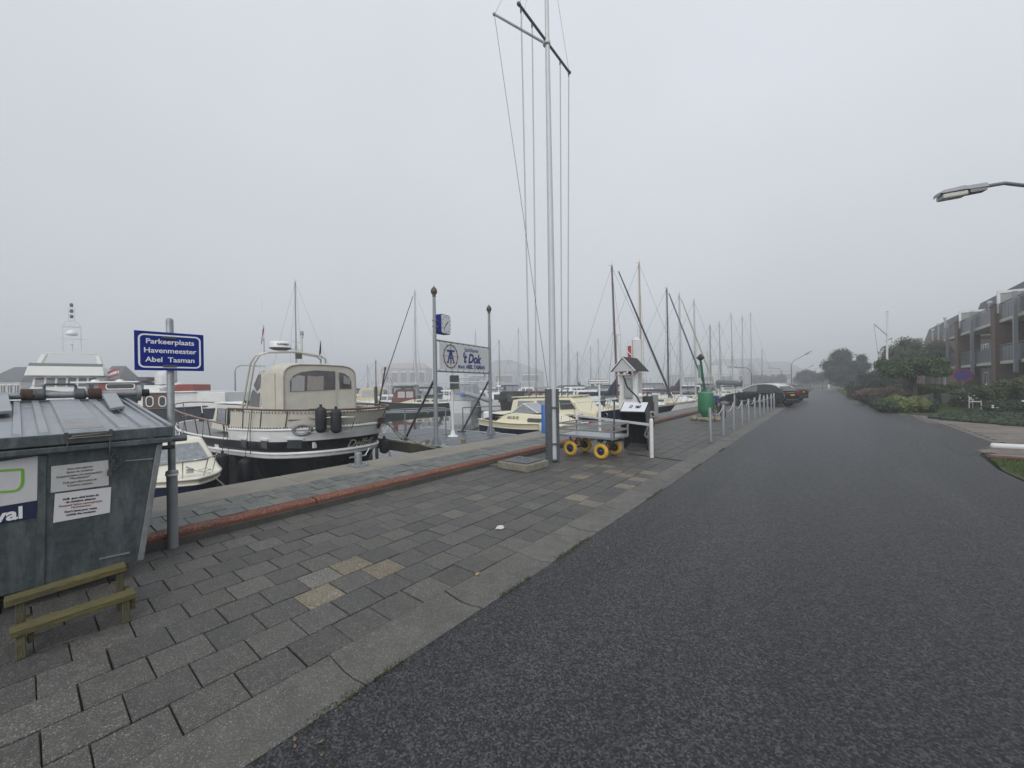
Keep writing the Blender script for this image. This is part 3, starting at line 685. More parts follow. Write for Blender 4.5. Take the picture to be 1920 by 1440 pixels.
line('stay', Vector((-.75, 0, 10.3)), Vector((0, 0, 12.3)), .003)

# ---------------------------------------------------------------- concrete hatch, litter, drain slot, cleat
ha = thing('inspection_hatch', 'raised concrete inspection hatch with steel chequer plate beside the flag mast', 'hatch', (-5.09, 6.71, 0))
b = MB(); b.span((-.40, -.37, 0), (.42, .38, .148)); b.build('concrete_block', mat('mossy_concrete', (.20, .19, .15), .85, var=.25, scale=8, bump=.6, bscale=45, stain=(.10, .10, .05), stain_amt=.7, stain_scale=3, speck=(.42, .38, .30), speck_scale=60, speck_th=.62), ha, bevel=.02)
b = MB(); b.span((-.325, -.29, .148), (.325, .29, .170)); pl_ = b.build('steel_plate', mat('chequer_plate', (.14, .14, .15), .45, .6, var=.25, scale=12, bump=.3, bscale=40), ha, bevel=.003)
for i in range(13):
    for j in range(11):
        b = MB() if (i + j) == 0 else b
        a = R(45 if (i + j) % 2 else -45); cx, cy = -.29 + i * .048, -.25 + j * .05
        b.bar((cx - .014 * math.cos(a), cy - .014 * math.sin(a), .1712), (cx + .014 * math.cos(a), cy + .014 * math.sin(a), .1712), .006, .003)
b.build('tread_pattern', pl_.data.materials[0], pl_, kind='stuff')
for x_ in (-.1, .1): b = MB(); b.tube([(x_ - .05, 0, .17), (x_ - .05, 0, .20), (x_ + .05, 0, .20), (x_ + .05, 0, .17)], .006, 6); b.build('lift_ring', dsteel, ha)
b = MB(); b.span((-.74, -.30, .0), (-.42, -.10, .035)); b.build('side_slab', mat('old_slab', (.10, .10, .085), .85, var=.3), ha, bevel=.004, label='thin dark slab against the hatch')
lf = MB(); c0 = G(937, 989.5, .006); pts = []
for k in range(11):
    a = 2 * math.pi * k / 11; r = rnd.uniform(.035, .062); pts.append((c0.x + r * math.cos(a), c0.y + 1.3 * r * math.sin(a), .006 + rnd.uniform(0, .006)))
lf.poly(pts, (0, 0, .003)); tag(lf.build('paper_scrap', mat('paper_scrap', (.62, .56, .50), .8, var=.1)), 'small pale torn paper scrap lying on the grey pavers', 'litter')
lv = MB(); c0 = G(895, 1077, .012); pts = [(c0.x + .022 * math.cos(k * .9) * rnd.uniform(.6, 1.2), c0.y + .03 * math.sin(k * .9) * rnd.uniform(.6, 1.2), .012 + rnd.uniform(0, .01)) for k in range(7)]
lv.poly(pts, (0, 0, .002)); tag(lv.build('fallen_leaf', mat('leaf_tan', (.33, .22, .10), .8)), 'tiny tan fallen leaf at the joint of pavers and gutter', 'leaf')
b = MB(); b.bar(G(1180, 851, .004), G(1282, 864.5, .004), .05, .012); o = b.build('drain_slot', mat('slot_dark', (.012, .012, .012), .9)); tag(o, 'dark drain slot crossing the pavers from the barrier to the gutter', 'drain')
bo = thing('mooring_bollard', 'small galvanised mooring bollard bolted to the quay coping', 'bollard', (-7.55, 4.36, .152))
b = MB(); b.span((-.17, -.15, 0), (.17, .15, .022)); b.build('base_plate', galv, bo, bevel=.004)
b = MB(); b.lathe([(.075, .02), (.072, .25), (.066, .27), (.03, .278)], n=16); b.build('barrel', galv, bo)
b = MB(); b.tube([(0, -.19, .19), (0, .19, .19)], .014, 8); b.build('cross_bar', galv, bo)
for x_ in (-.12, .12):
    for y_ in (-.11, .11): b = MB(); b.lathe([(.022, .022), (.022, .045), (.014, .05)], (x_, y_, 0), 6); b.build('bolt', galv, bo)

# ================================================================ JETTY AND HARBOUR SIGN
m_deck = mat('jetty_deck', (.075, .085, .10), .35, var=.3, scale=5, rvar=.12, stain=(.13, .14, .15), stain_amt=.4, stain_scale=2)
jt = thing('jetty', 'grey plank jetty running out from the quay under the harbour sign', 'jetty', (-8, 9.4, 0))
xx = -7.93
k = 0; pm = None
while xx > -13.4:
    if pm is None:
        b = MB(); b.span((-.068, -1.58, -.045), (.068, 1.62, 0)); pm = b.build('plank', m_deck, jt)
        o = pm
    else:
        o = pm.copy(); COL.objects.link(o); o.parent = jt
    o.location = (xx + 8, 0, rnd.uniform(-.003, .003)); xx -= .145
for y_ in (-1.60, 1.62):
    b = MB(); b.span((-5.4, y_ - .06, -.34), (.1, y_ + .0, -.03)); b.build('side_beam', mat('wet_timber', (.06, .055, .04), .8, var=.4, scale=8, stain=(.10, .11, .05), stain_amt=.6), jt, label='mossy side beam of the jetty' if y_ < 0 else None)
    b = MB(); b.span((-5.4, y_ - .06, -.026), (.0 if y_ < 0 else -.6, y_ + .02, .02)); b.build('edge_strip', mat('edge_pale', (.42, .42, .38), .7, var=.2), jt)
for x_, y_ in ((-.9, -1.45), (-5, -1.45), (-5, 1.45), (-1, 1.45)):
    b = MB(); b.tube([(x_, y_, -2.4), (x_, y_, -.05)], .11, 10); b.build('pile', m_wall, jt)
for px in (795, 873):
    p = G(px, 836, 0); b = MB(); b.lathe([(.06, 0), (.065, .10), (.075, .12), (.07, .15), (.01, .17)], (p.x + 8 - (.15 if px < 800 else .35), p.y - 9.4 + .25, 0), 10); b.build('mooring_knob', mat('yellow_moss', (.20, .18, .09), .8, var=.3), jt)
def railing(name, pts, posts, h, lab):
    t = thing(name, lab, 'railing', pts[0])
    o = Vector(pts[0]); b = MB(); b.tube([Vector(p) - o + Vector((0, 0, h)) for p in pts] , .024, 8); b.build('top_rail', steel, t)
    for p in posts:
        b = MB(); b.tube([Vector(p) - o, Vector(p) - o + Vector((0, 0, h))], .024, 8); b.build('post', steel, t)
        b = MB(); b.box(Vector(p) - o + Vector((0, 0, .01)), (.14, .14, .02)); b.build('foot_plate', steel, t)
    return t
railing('jetty_railing', [(-11.6, 7.9, 0), (-11.6, 8.4, 0), (-10.95, 9.8, 0)], [(-11.55, 8.45, 0), (-10.95, 9.8, 0)], .98, 'grey tube railing on the jetty to the left of the clock post')
pr0, pr1 = A(868, 800, 15.2), A(900, 800, 15.6)
pr0.z = pr1.z = 0
railing('jetty_railing', [tuple(pr0), tuple(pr1), (pr1.x + .3, pr1.y + .9, 0)], [tuple(pr0)], .93, 'short grey railing on the jetty right of the white post')
gs = thing('harbour_sign', 'two-post harbour entrance sign board over the jetty', 'sign', (-9.15, 7.80, 0))
GO = Vector((-9.15, 7.80, 0)); q1 = Vector((-9.77, 10.95, 0)) - GO; gdir = q1.normalized(); gn = Vector((gdir.y, -gdir.x, 0))
for pos, px in ((Vector((0, 0, 0)), 0), (q1, 1)):
    up = Vector((0, 0, 1)); H_ = 4.47
    b = MB(); b.tube([pos, pos + up * (H_ - 1.6), pos + up * H_], [.066, .06, .045], 12); b.build('post', steel, gs)
    b = MB(); b.lathe([(.05, 0), (.062, .02), (.04, .05), (.085, .10), (.10, .17), (.075, .24), (.02, .30), (.001, .34)], pos + up * (H_ - .03), 12); b.build('finial', mat('bronze_finial', (.09, .075, .055), .5, .4), gs)
    for a in range(4):
        d = Vector((math.cos(a * 1.5708), math.sin(a * 1.5708), 0)); b = MB()
        b.poly([pos + d * .05, pos + d * .24, pos + d * .05 + up * .34], Vector((-d.y, d.x, 0)) * .012); b.build('gusset', steel, gs)
    b = MB(); b.box(pos + up * .012, (.5, .5, .024)); b.build('base_plate', steel, gs)
for pos, ft_ in ((Vector((0, 0, 0)), A(760, 823, 13.2)), (q1, A(866, 811, 15.2))):
    f_ = Vector((ft_.x, ft_.y, 0.02)) - GO; hgt = 2.02
    b = MB(); b.tube([f_, pos + Vector((0, 0, hgt))], .038, 8); b.build('brace', dsteel, gs)
    b = MB(); b.box(f_ + Vector((0, 0, 0)), (.22, .22, .04)); b.build('brace_foot', dsteel, gs)
# board between posts
zb0, zb1 = 2.28, 3.10
def on_g(f, z, o=0.0): return gdir * f + gn * o + Vector((0, 0, z))
Lg = q1.length
for z in (zb0 - .06, zb1 + .05):
    b = MB(); b.tube([on_g(0, z), on_g(Lg, z)], .028, 8); b.build('cross_tube', steel, gs)
b = MB(); b.poly([on_g(.18, zb0, .02), on_g(Lg - .16, zb0, .02), on_g(Lg - .16, zb1, .02), on_g(.18, zb1, .02)], gn * .03); bp = b.build('banner', mat('banner_grey', (.60, .61, .62), .6, var=.05), gs)
b = MB()
for f, z in [(.18 + i * (Lg - .34) / 9, zz) for i in range(10) for zz in (zb0 - .03, zb1 + .025)]: b.tube([on_g(f, z - .03, .03), on_g(f, z + .03, .03)], .012, 5)
b.build('lacing', dsteel, gs)
b = MB(); b.tube([on_g(.10, zb0 - .05, .0), on_g(.10, zb1 + .05, 0)], .014, 6); b.tube([on_g(Lg - .10, zb0 - .05, 0), on_g(Lg - .10, zb1 + .05, 0)], .014, 6); b.build('frame_rod', signw, gs)
ex, ez = .72, 2.70
b = MB(); pts = [on_g(ex + .36 * math.cos(a), ez + .36 * math.sin(a), .055) for a in [2 * math.pi * i / 32 for i in range(33)]]; b.tube(pts, .013, 5, False); b.build('emblem_ring', mat('print_ring', (.07, .03, .035), .5), bp)
b = MB()
for a in [i * math.pi / 6 for i in range(12)]: b.bar(on_g(ex + .33 * math.cos(a), ez + .33 * math.sin(a), .055), on_g(ex + .40 * math.cos(a), ez + .40 * math.sin(a), .055), .018, .006, up=gn)
for a in (0, 1.5708, 3.1416, 4.712): b.bar(on_g(ex, ez, .054), on_g(ex + .44 * math.cos(a), ez + .44 * math.sin(a), .054), .010, .005, up=gn)
b.build('compass_ticks', mat('print_ring2', (.20, .05, .05), .5), bp)
b = MB()
for p, q_, w_ in (((-.20, .17), (.20, .17), .055), ((0, .20), (0, -.24), .05), ((-.02, .17), (-.16, -.20), .05), ((.02, .17), (.16, -.20), .05), ((-.10, -.06), (.10, -.06), .035), ((-.21, -.20), (-.11, -.20), .03), ((.11, -.20), (.21, -.20), .03)):
    b.bar(on_g(ex + p[0], ez + p[1], .058), on_g(ex + q_[0], ez + q_[1], .058), w_, .006, up=gn)
b.build('emblem_letters', inkb, bp)
text('Jachthaven', .20, inkb, on_g(1.92, 2.965, .052), gdir, (0, 0, 1), bp, bold=.002, shear=.1)
text("'t Dok", .43, inkb, on_g(1.90, 2.67, .052), gdir, (0, 0, 1), bp, bold=.020, shear=.28)
text('w.s.v. ABEL TASMAN', .185, inkb, on_g(1.94, 2.40, .052), gdir, (0, 0, 1), bp, bold=.008)
b = MB(); b.box(on_g(Lg - .42, zb0 - .16, .03), (.02, .09, .14)); b.build('tag_plate', mat('tag_pink', (.5, .36, .34), .5), gs)
# clock on the first post
ck = MB(); zc = 3.36
cx0, cx1 = .17, .66
pts = rrect(cx0, cx1, zc - .0, zc + .60, .07)
o = MB(); o.poly([on_g(p[0], p[1], -.11) for p in pts], gn * .22); cko = o.build('clock_case', blue, gs, bevel=.012)
o = MB(); o.poly([on_g(p[0], p[1], .115) for p in rrect(cx0 + .02, cx1 - .02, zc + .02, zc + .58, .06)], gn * .008); cf = o.build('clock_face', mat('clock_white', (.66, .67, .68), .35, var=.04), cko)
o = MB(); cc = ((cx0 + cx1) / 2, zc + .30)
for i in range(12):
    a = i * math.pi / 6; r0, r1 = (.19, .225); ca, sa = math.cos(a), math.sin(a) * 1.15
    o.bar(on_g(cc[0] + r0 * ca, cc[1] + r0 * sa, .128), on_g(cc[0] + r1 * ca, cc[1] + r1 * sa, .128), .02, .004, up=gn)
o.build('hour_marks', ink, cf)
for ang, L_, w_ in ((R(-130), .21, .018), (R(40), .13, .026)):
    o = MB(); d = (math.cos(ang + 0), math.sin(ang)); d = (math.sin(R({-130: 218, 40: 48}[round(math.degrees(ang))])), math.cos(R({-130: 218, 40: 48}[round(math.degrees(ang))])))
    o.bar(on_g(cc[0] - d[0] * .04, cc[1] - d[1] * .04, .131), on_g(cc[0] + d[0] * L_, cc[1] + d[1] * L_, .131), w_, .004, up=gn); o.build('clock_hand', ink, cf)
for z in (zc + .20, zc + .38):
    o = MB(); o.lathe([(.068, -.02), (.075, 0), (.068, .02)], on_g(0, z), 12); o.bar(on_g(-.03, z), on_g(cx0, z), .03); o.build('clock_clamp', steel, gs)
# white post with boxes
wp = thing('power_post', 'slim white post on the jetty carrying two dark grey boxes', 'post', (-10.25, 9.50, 0))
b = MB(); b.lathe([(.24, 0), (.24, .02), (.12, .06), (.05, .26), (.045, .28)], n=4); b.build('flared_foot', white, wp)
b = MB(); b.tube([(0, 0, .25), (0, 0, 2.25)], [.05, .04], 8); b.build('pole', white, wp)
for z, h in ((2.02, .24), (1.76, .20)):
    b = MB(); b.box(rt * .08 + Vector((0, 0, z)), (.30, .18, h), Matrix.Rotation(YAW, 3, 'Z')); b.build('box', dsteel, wp, bevel=.01)
b = MB(); b.box(rt * .08 + Vector((0, 0, 1.885)), (.30, .2, .03), Matrix.Rotation(YAW, 3, 'Z')); b.build('shelf', white, wp)

# ================================================================ CART, TIPPED BOX, BARRIER, SHELTER
ca_ = thing('luggage_cart', 'grey steel harbour luggage cart with four yellow wheels', 'cart', (-4.52, 8.83, 0), R(-1))
b = MB(); b.span((-.70, -.45, .505), (.70, .45, .522)); b.build('platform', mat('wet_alu', (.42, .44, .46), .3, .5, var=.15), ca_)
b = MB()
for y_ in (-.45, .45): b.bar((-.72, y_, .51), (.72, y_, .51), .035, .045)
for x_ in (-.71, 0, .71): b.bar((x_, -.45, .49), (x_, .45, .49), .035, .04)
b.build('chassis', steel, ca_)
for z in (.66, .80):
    b = MB()
    for y_ in (-.45, .45): b.bar((-.72, y_, z), (.72, y_, z), .028)
    for x_ in (-.71, .71): b.bar((x_, -.45, z), (x_, .45, z), .028)
    b.build('guard_rail', steel, ca_)
for x_ in (-.71, .71):
    for y_ in (-.45, .45): b = MB(); b.bar((x_, y_, .50), (x_, y_, .815), .034, up=(0, 1, 0)); b.build('stanchion', steel, ca_)
b = MB(); b.bar((.70, -.3, .50), (.72, -.3, 1.36), .025, up=(0, 1, 0)); b.bar((.72, -.40, 1.37), (.72, -.12, 1.37), .03); b.build('pull_handle', dsteel, ca_)
for x_ in (-.42, .40):
    b = MB(); b.span((x_ - .03, -.28, .165), (x_ + .03, .28, .205)); b.build('axle', blackm, ca_)
    b = MB(); b.bar((x_ - .13, -.2, .5), (x_, -.2, .2), .03); b.bar((x_ + .13, .2, .5), (x_, .2, .2), .03); b.bar((x_ + .13, -.2, .5), (x_, -.2, .2), .03); b.bar((x_ - .13, .2, .5), (x_, .2, .2), .03); b.build('axle_stay', dsteel, ca_)
    for y_ in (-.36, .36):
        b = MB(); b.torus((x_, y_, .188), .135, .053, 'y', 26, 10, 1.0); wl = b.build('wheel', yellow, ca_)
        b = MB(); b.lathe([(.01, -.05), (.03, -.05), (.035, -.03), (.09, -.026), (.098, -.036), (.10, .036), (.09, .026), (.035, .03), (.01, .05)], (x_, y_, .188), 20, 'y'); b.build('rim', navy, wl)
        b = MB()
        for i in range(8): a = i * math.pi / 4; b.bar((x_ + .03 * math.cos(a), y_ - .034, .188 + .03 * math.sin(a)), (x_ + .088 * math.cos(a), y_ - .034, .188 + .088 * math.sin(a)), .012, .01, up=(0, 1, 0))
        b.build('spokes', mat('navy_light', (.03, .04, .10), .4), wl)
b = MB(); b.bar((.2, 0, .42), (.85, -.1, .46), .05, .07); b.bar((.2, 0, .35), (.2, 0, .47), .1); b.build('drawbar', blackm, ca_)

bx = thing('tipped_barrow', 'black barrow tray stood on end with white pictogram panel and bent T handle', 'barrow', (-3.96, 10.2, 0), R(4))
hw0, hw1 = .30, .335
prof = [(-.0, 0.02), (-.30, 1.02), (.06, 1.26), (.36, .12)]
def bp_(d, z, f): wv = hw0 + (hw1 - hw0) * z / 1.1; return Vector((f * wv, d, z))
b = MB()
b.poly([bp_(*prof[0], 1), bp_(*prof[1], 1), bp_(*prof[2], 1), bp_(*prof[3], 1)], (-.02, 0, 0)); b.build('tray_side', mat('barrow_side', (.10, .105, .11), .5, var=.25), bx)
b = MB(); b.poly([bp_(*prof[0], -1), bp_(*prof[1], -1), bp_(*prof[2], -1), bp_(*prof[3], -1)], (.02, 0, 0)); b.build('tray_side', blackm, bx)
b = MB(); b.poly([bp_(.345, .12, 1), bp_(.05, 1.24, 1), bp_(.05, 1.24, -1), bp_(.345, .12, -1)], (0, .015, 0)); b.build('tray_floor', mat('inner_black', (.006, .006, .007), .9), bx)
b = MB(); b.poly([bp_(0, .02, 1), bp_(.35, .13, 1), bp_(.35, .13, -1), bp_(0, .02, -1)], (0, 0, -.015)); b.build('tray_end', mat('wet_panel', (.10, .105, .11), .3, var=.3), bx)
pm_ = [bp_(-.30, 1.02, 1), bp_(.06, 1.26, 1), bp_(.06, 1.26, -1), bp_(-.30, 1.02, -1)]
b = MB(); b.poly(pm_, (0, 0, -.02)); b.build('panel_edge', blackm, bx)
nrm = (pm_[1] - pm_[0]).cross(pm_[3] - pm_[0]).normalized(); nrm = nrm if nrm.z > 0 else -nrm
cen = sum(pm_, Vector()) / 4; ins = [cen + (p - cen) * .93 + nrm * .006 for p in pm_]
b = MB(); b.poly(ins, nrm * .004); wpnl = b.build('white_panel', mat('panel_white', (.66, .68, .72), .35, var=.04), bx)
ud = (pm_[1] - pm_[0]).normalized()
def mk(x, y_): return cen + Vector((1, 0, 0)) * x + ud * y_ + nrm * .012
b = MB()
for a, c in (((-.11, .05), (-.04, .05)), ((-.12, -.05), (-.05, -.05)), ((-.10, .05), (-.11, -.05)), ((-.05, .05), (-.06, -.05))): b.bar(mk(*a), mk(*c), .022, .004, up=nrm)
for a, c in (((.04, -.05), (.16, -.05)), ((.10, .06), (.10, -.05)), ((.05, .05), (.10, -.04)), ((.17, .06), (.10, -.04)), ((.03, .01), (.10, -.03)), ((.18, 0), (.10, -.03))): b.bar(mk(*a), mk(*c), .024, .004, up=nrm)
b.build('pictograms', ink, wpnl)
hb = [Vector((.12, .02, 1.24)), Vector((.04, -.05, 1.42)), Vector((-.16, -.16, 1.66)), Vector((-.24, -.25, 1.98))]
b = MB(); b.tube(hb, .021, 8); b.build('handle_rod', blackm, bx)
b = MB(); b.tube([hb[-1] + Vector((-.17, 0, 0)), hb[-1] + Vector((.17, .02, 0))], .022, 8); b.build('t_grip', mat('grip_beige', (.42, .36, .26), .6), bx)
b = MB(); b.tube([Vector((.14, .1, 1.22)), Vector((.20, .08, 1.36)), Vector((.28, .1, 1.44)), Vector((.28, .12, 1.50))], .016, 6); b.build('lever', blackm, bx)
for p in prof[:2]: pass
b = MB()
for f in (-1, 1): b.bar(bp_(-.005, .02, f), bp_(-.305, 1.02, f), .03)
b.build('rim_bar', blackm, bx)

bw = thing('white_barrier', 'low white barrier of two posts and a rail beside the cart', 'barrier', (-4.6, 10, 0))
pa, pb = Vector((-6.0, 10.7, 0)) - Vector((-4.6, 10, 0)), Vector((-3.25, 9.33, 0)) - Vector((-4.6, 10, 0))
chip = mat('chipped_white', (.66, .66, .65), .5, var=.12, scale=8, speck=(.12, .07, .05), speck_scale=22, speck_th=.72)
for p in (pa, pb):
    b = MB(); b.lathe([(.045, 0), (.045, .88), (.04, .90), (.022, .92), (.001, .925)], p, 12); b.build('post', chip, bw)
b = MB(); b.bar(pa + Vector((0, 0, .80)), pb + Vector((-.05, 0, .775)), .04, .055); b.build('rail', chip, bw)
chain([pb + Vector((-.06, -.03, .74)), pb + Vector((-.12, -.03, .62)), pb + Vector((-.15, -.03, .52)), pb + Vector((-.08, -.03, .46)), pb + Vector((-.05, -.03, .60))], bw, steel, .02, .006)

hu = thing('harbour_shelter', 'little white gabled notice shelter with tall white column and red tube', 'shelter', (-6.38, 15.6, .15))
def su(v): return Vector(v)
for x_ in (-.26, .36):
    b = MB(); b.span((x_ - .06, -.06, 0), (x_ + .06, .06, 2.1)); b.build('post', white, hu)
b = MB(); b.span((-.20, -.05, .75), (.30, .02, 1.95)); b.build('back_board', white, hu)
b = MB(); b.span((-.10, -.16, 1.02), (.24, -.05, 1.84)); cb = b.build('notice_box', mat('box_grey', (.30, .32, .33), .5, var=.1), hu, bevel=.008)
b = MB(); b.span((-.05, -.166, 1.08), (.19, -.16, 1.78)); b.build('door_panel', mat('box_door', (.36, .38, .39), .3, var=.1), cb)
b = MB(); b.span((.165, -.18, 1.35), (.18, -.166, 1.45)); b.build('handle', ink, cb)
b = MB(); b.span((-.02, -.12, 1.98), (.22, -.08, 2.03)); b.build('red_strip', redb, hu)
er, hr = 2.10, 2.66
for sgn in (-1, 1):
    b = MB(); b.poly([(0.03, -.55, hr), (0.03, 1.0, hr), (.03 + sgn * .50, 1.0, er), (.03 + sgn * .50, -.55, er)], (0, 0, .03)); b.build('roof_slope', mat('roof_felt', (.028, .028, .03), .85, var=.3, scale=30), hu)
    b = MB(); b.bar((.03, -.565, hr + .01), (.03 + sgn * .52, -.565, er + .005), .025, .06, up=(0, 1, 0)); b.build('bargeboard', white, hu)
b = MB(); b.poly([(.03 - .46, -.53, er), (.03 + .46, -.53, er), (.03, -.53, hr - .04)], (0, .03, 0)); b.build('gable', mat('gable_grey', (.52, .53, .53), .5, var=.05), hu)
pc = A(1194, 700, 17.4); pc.z = 0; pc -= Vector((-6.38, 15.6, 0))
b = MB(); Mc = Matrix.Rotation(YAW - R(8), 3, 'Z'); b.box(pc + Vector((0, 0, 1.75)), (.34, .34, 3.5), Mc); tq = [pc + Mc @ Vector((x_, y_, 3.5)) for x_, y_ in ((-.18, -.18), (.18, -.18), (.18, .18), (-.18, .18))]; b.add(tq + [pc + Vector((0, 0, 3.68))], [(0, 1, 4), (1, 2, 4), (2, 3, 4), (3, 0, 4)]); b.build('column', mat('column_white', (.60, .61, .62), .5, var=.06), hu)
pc2 = A(1181, 700, 17.2); pc2.z = 0; pc2 -= Vector((-6.38, 15.6, 0))
b = MB(); b.tube([pc2 + Vector((0, 0, 0)), pc2 + Vector((0, 0, 3.25))], .075, 10); b.build('red_tube', redb, hu)
b = MB(); b.tube([pc2 + Vector((-.1, 0, 2.7)), pc2 + Vector((-.14, 0, 3.2)), pc2 + Vector((0, 0, 3.5)), pc2 + Vector((.18, 0, 3.52))], .016, 6); b.tube([pc2 + Vector((-.1, -.09, 3.05)), pc2 + Vector((.1, -.09, 2.85))], .02, 6); b.build('white_hose', white, hu)
es = thing('risk_sign', 'white warning sign plate on a slim white pole behind the cart', 'sign', (-5.85, 11.94, .15))
ez0 = 1.75
b = MB(); b.tube([(0, 0, 0), (0, 0, .9)], .045, 10); b.tube([(0, 0, .9), (0, 0, 1.60)], .03, 10); b.build('pole', white, es)
M3 = Matrix.Rotation(YAW - R(2), 3, 'Z'); ru = M3 @ Vector((1, 0, 0)); rb = M3 @ Vector((0, -1, 0))
b = MB(); b.box((0, 0, 1.69), (.68, .02, .155), M3); sp_ = b.build('sign_plate', ink, es)
b = MB(); b.box(rb * .0125 + Vector((0, 0, 1.69)), (.655, .008, .13), M3); b.build('plate_face', signw, sp_)
text('Betreden op eigen risico', .062, ink, rb * .019 + Vector((0, 0, 1.692)), ru, (0, 0, 1), sp_, bold=.0012)
b = MB(); b.box((0, 0, 1.60), (.16, .03, .03), M3); b.build('bracket', dsteel, es)

# service posts by the quay edge
def pedestal(px, py, z, h, r, m, lab, top=None):
    p = G(px, py, z); t = thing('service_post', lab, 'service post', p)
    b = MB(); b.lathe([(r, 0), (r, h), (r * .8, h + .02)], n=14); b.build('column', m, t)
    if top: b = MB(); b.box((0, 0, h + top / 2 + .02), (r * 1.6, r * 1.6, top), Matrix.Rotation(YAW, 3, 'Z')); b.build('head', steel, t, bevel=.02)
    return t
pedestal(1228, 782, .15, .52, .075, bluel, 'short bright blue service post on the quay edge by the sailing boats')
pp = pedestal(1021, 812, .15, .92, .10, bluel, 'blue service pillar half hidden behind the flag mast foot')
pt = thing('power_pedestal', 'grey power pedestal behind the black hose reel cabinet', 'pedestal', G(1224, 783, .15) + Vector((.0, .3, 0)))
b = MB(); b.box((0, 0, .52), (.26, .26, 1.04), Matrix.Rotation(YAW, 3, 'Z')); b.build('pillar', steel, pt, bevel=.03); b = MB(); b.box((0, 0, 1.07), (.29, .29, .06), Matrix.Rotation(YAW, 3, 'Z')); b.build('cap', mat('cap_white', (.6, .62, .64), .4), pt, bevel=.02)
hr_ = thing('hose_cabinet', 'black hose reel cabinet on a board beside the white shelter', 'cabinet', G(1215, 800, 0))
Mh = Matrix.Rotation(YAW, 3, 'Z')
b = MB(); b.box((.0, 0, .95), (.34, .30, .58), Mh); b.build('cabinet', mat('cab_black', (.02, .025, .024), .5), hr_, bevel=.02)
b = MB(); b.box(rt * .22 + Vector((0, 0, .5)), (.05, .10, 1.0), Mh); b.build('support_post', rust, hr_)
b = MB(); b.box(-rt * .1 + Vector((0, 0, .33)), (.05, .10, .66), Mh); b.build('support_post', rust, hr_)
b = MB(); b.torus((0, 0, 0), .13, .022, 'y', 16, 6); b.torus((0, -.04, 0), .10, .02, 'y', 16, 6); o = b.build('hose_coil', mat('hose_grey', (.3, .28, .26), .6), hr_); o.location = rt * .10 - fw * .18 + Vector((0, 0, .50)); o.rotation_euler = (0, 0, YAW)
b = MB(); b.tube([Vector((0, 0, 0)), Vector((0, 0, 1.05))], .02, 8); b.lathe([(.02, 1.03), (.085, 1.06), (.095, 1.13), (.05, 1.21), (.01, 1.22)], n=12)
tag(b.build('dome_light_post', white), 'white dome-topped light post by the shelter', 'light post'); bpy.data.objects['dome_light_post'].location = G(1201, 795, .15)

# ================================================================ CHAIN POSTS, BUOY, BICYCLE
ord_ = ['nearest', 'second', 'third', 'fourth', 'fifth', 'sixth', 'seventh', 'eighth', 'ninth', 'tenth', 'eleventh']
pys = [12.75, 14.55, 16.4, 18.2, 20.0, 21.8, 23.6, 25.4, 27.2, 29.0, 30.6]
b = MB(); b.lathe([(.042, -.02), (.042, 1.0), (.036, 1.012), (.001, 1.014)], n=12); cpost = b.build('chain_post', steel)
tops = []
for i, y_ in enumerate(pys):
    o = cpost if i == 0 else cpost.copy()
    if i: COL.objects.link(o)
    o.location = (-2.69 + rnd.uniform(-.01, .01), y_, 0); o.rotation_euler = (rnd.gauss(0, .006), rnd.gauss(0, .006), 0)
    tag(o, '%s grey steel rope post along the gutter, counted from the cart' % ord_[i] if i < 10 else 'last grey steel rope post of the row, beside the black car', 'post', 'steel rope posts along the gutter')
    tops.append(Vector((-2.69, y_, .96)))
b = MB(); pts = []
for a, c in zip(tops[:-1], tops[1:]):
    for k in range(8): f = k / 8; pts.append(a.lerp(c, f) - Vector((0, 0, .22 * 4 * f * (1 - f))))
b.tube(pts + [tops[-1]], .010, 6)
tag(b.build('barrier_rope', rope), 'white rope hanging slack between the steel posts', 'rope')

bu = thing('green_buoy', 'green painted navigation buoy with topmark standing on stones', 'buoy', (-4.42, 20.0, 0))
b = MB(); b.lathe([(.12, .10), (.14, .16), (.315, .42), (.335, .50), (.335, 1.27), (.325, 1.30), (.24, 1.34), (.12, 1.35)], n=24); b.build('float', greenb, bu)
b = MB(); b.lathe([(.338, 1.265), (.345, 1.28), (.338, 1.30)], n=24); b.build('rim', mat('buoy_light', (.16, .42, .27), .5), bu)
td = rt * -.20
b = MB(); b.lathe([(.09, 1.34), (.085, 1.46), (.06, 1.47)], td * .2, 10); b.tube([td * .2 + Vector((0, 0, 1.4)), td * 1.0 + Vector((0, 0, 2.75))], .052, 10); b.build('spar', mat('buoy_dark', (.012, .075, .035), .5, var=.2), bu)
b = MB(); b.lathe([(.001, -.19), (.19, 0), (.001, .19)], td * 1.05 + Vector((0, 0, 2.92)), 4, smooth=False); b.build('topmark', mat('topmark_dark', (.02, .028, .03), .6), bu)
b = MB(); b.box(td * .8 + rt * -.10 + Vector((0, 0, 2.28)), (.14, .02, .62), Matrix.Rotation(YAW, 3, 'Z')); b.build('number_plate', mat('buoy_pale', (.14, .30, .24), .6), bu)
for a in (0.4, 2.3, 4.2): b = MB(); b.torus((.24 * math.cos(a), .24 * math.sin(a), 1.39), .05, .014, 'x', 12, 6); b.build('lifting_eye', greenb, bu)
def rock(r, seed):
    rr = random.Random(seed); bm = bmesh.new(); bmesh.ops.create_icosphere(bm, subdivisions=2, radius=r)
    ax = [Vector((rr.gauss(0, 1), rr.gauss(0, 1), rr.gauss(0, 1))).normalized() for _ in range(7)]; cut = [r * rr.uniform(.55, .9) for _ in ax]
    for v in bm.verts:
        for a, c in zip(ax, cut):
            d = v.co.dot(a)
            if d > c: v.co -= a * (d - c)
        v.co.z *= .75
    me = bpy.data.meshes.new('rubble_stone'); bm.to_mesh(me); bm.free(); me.materials.append(stone); return me
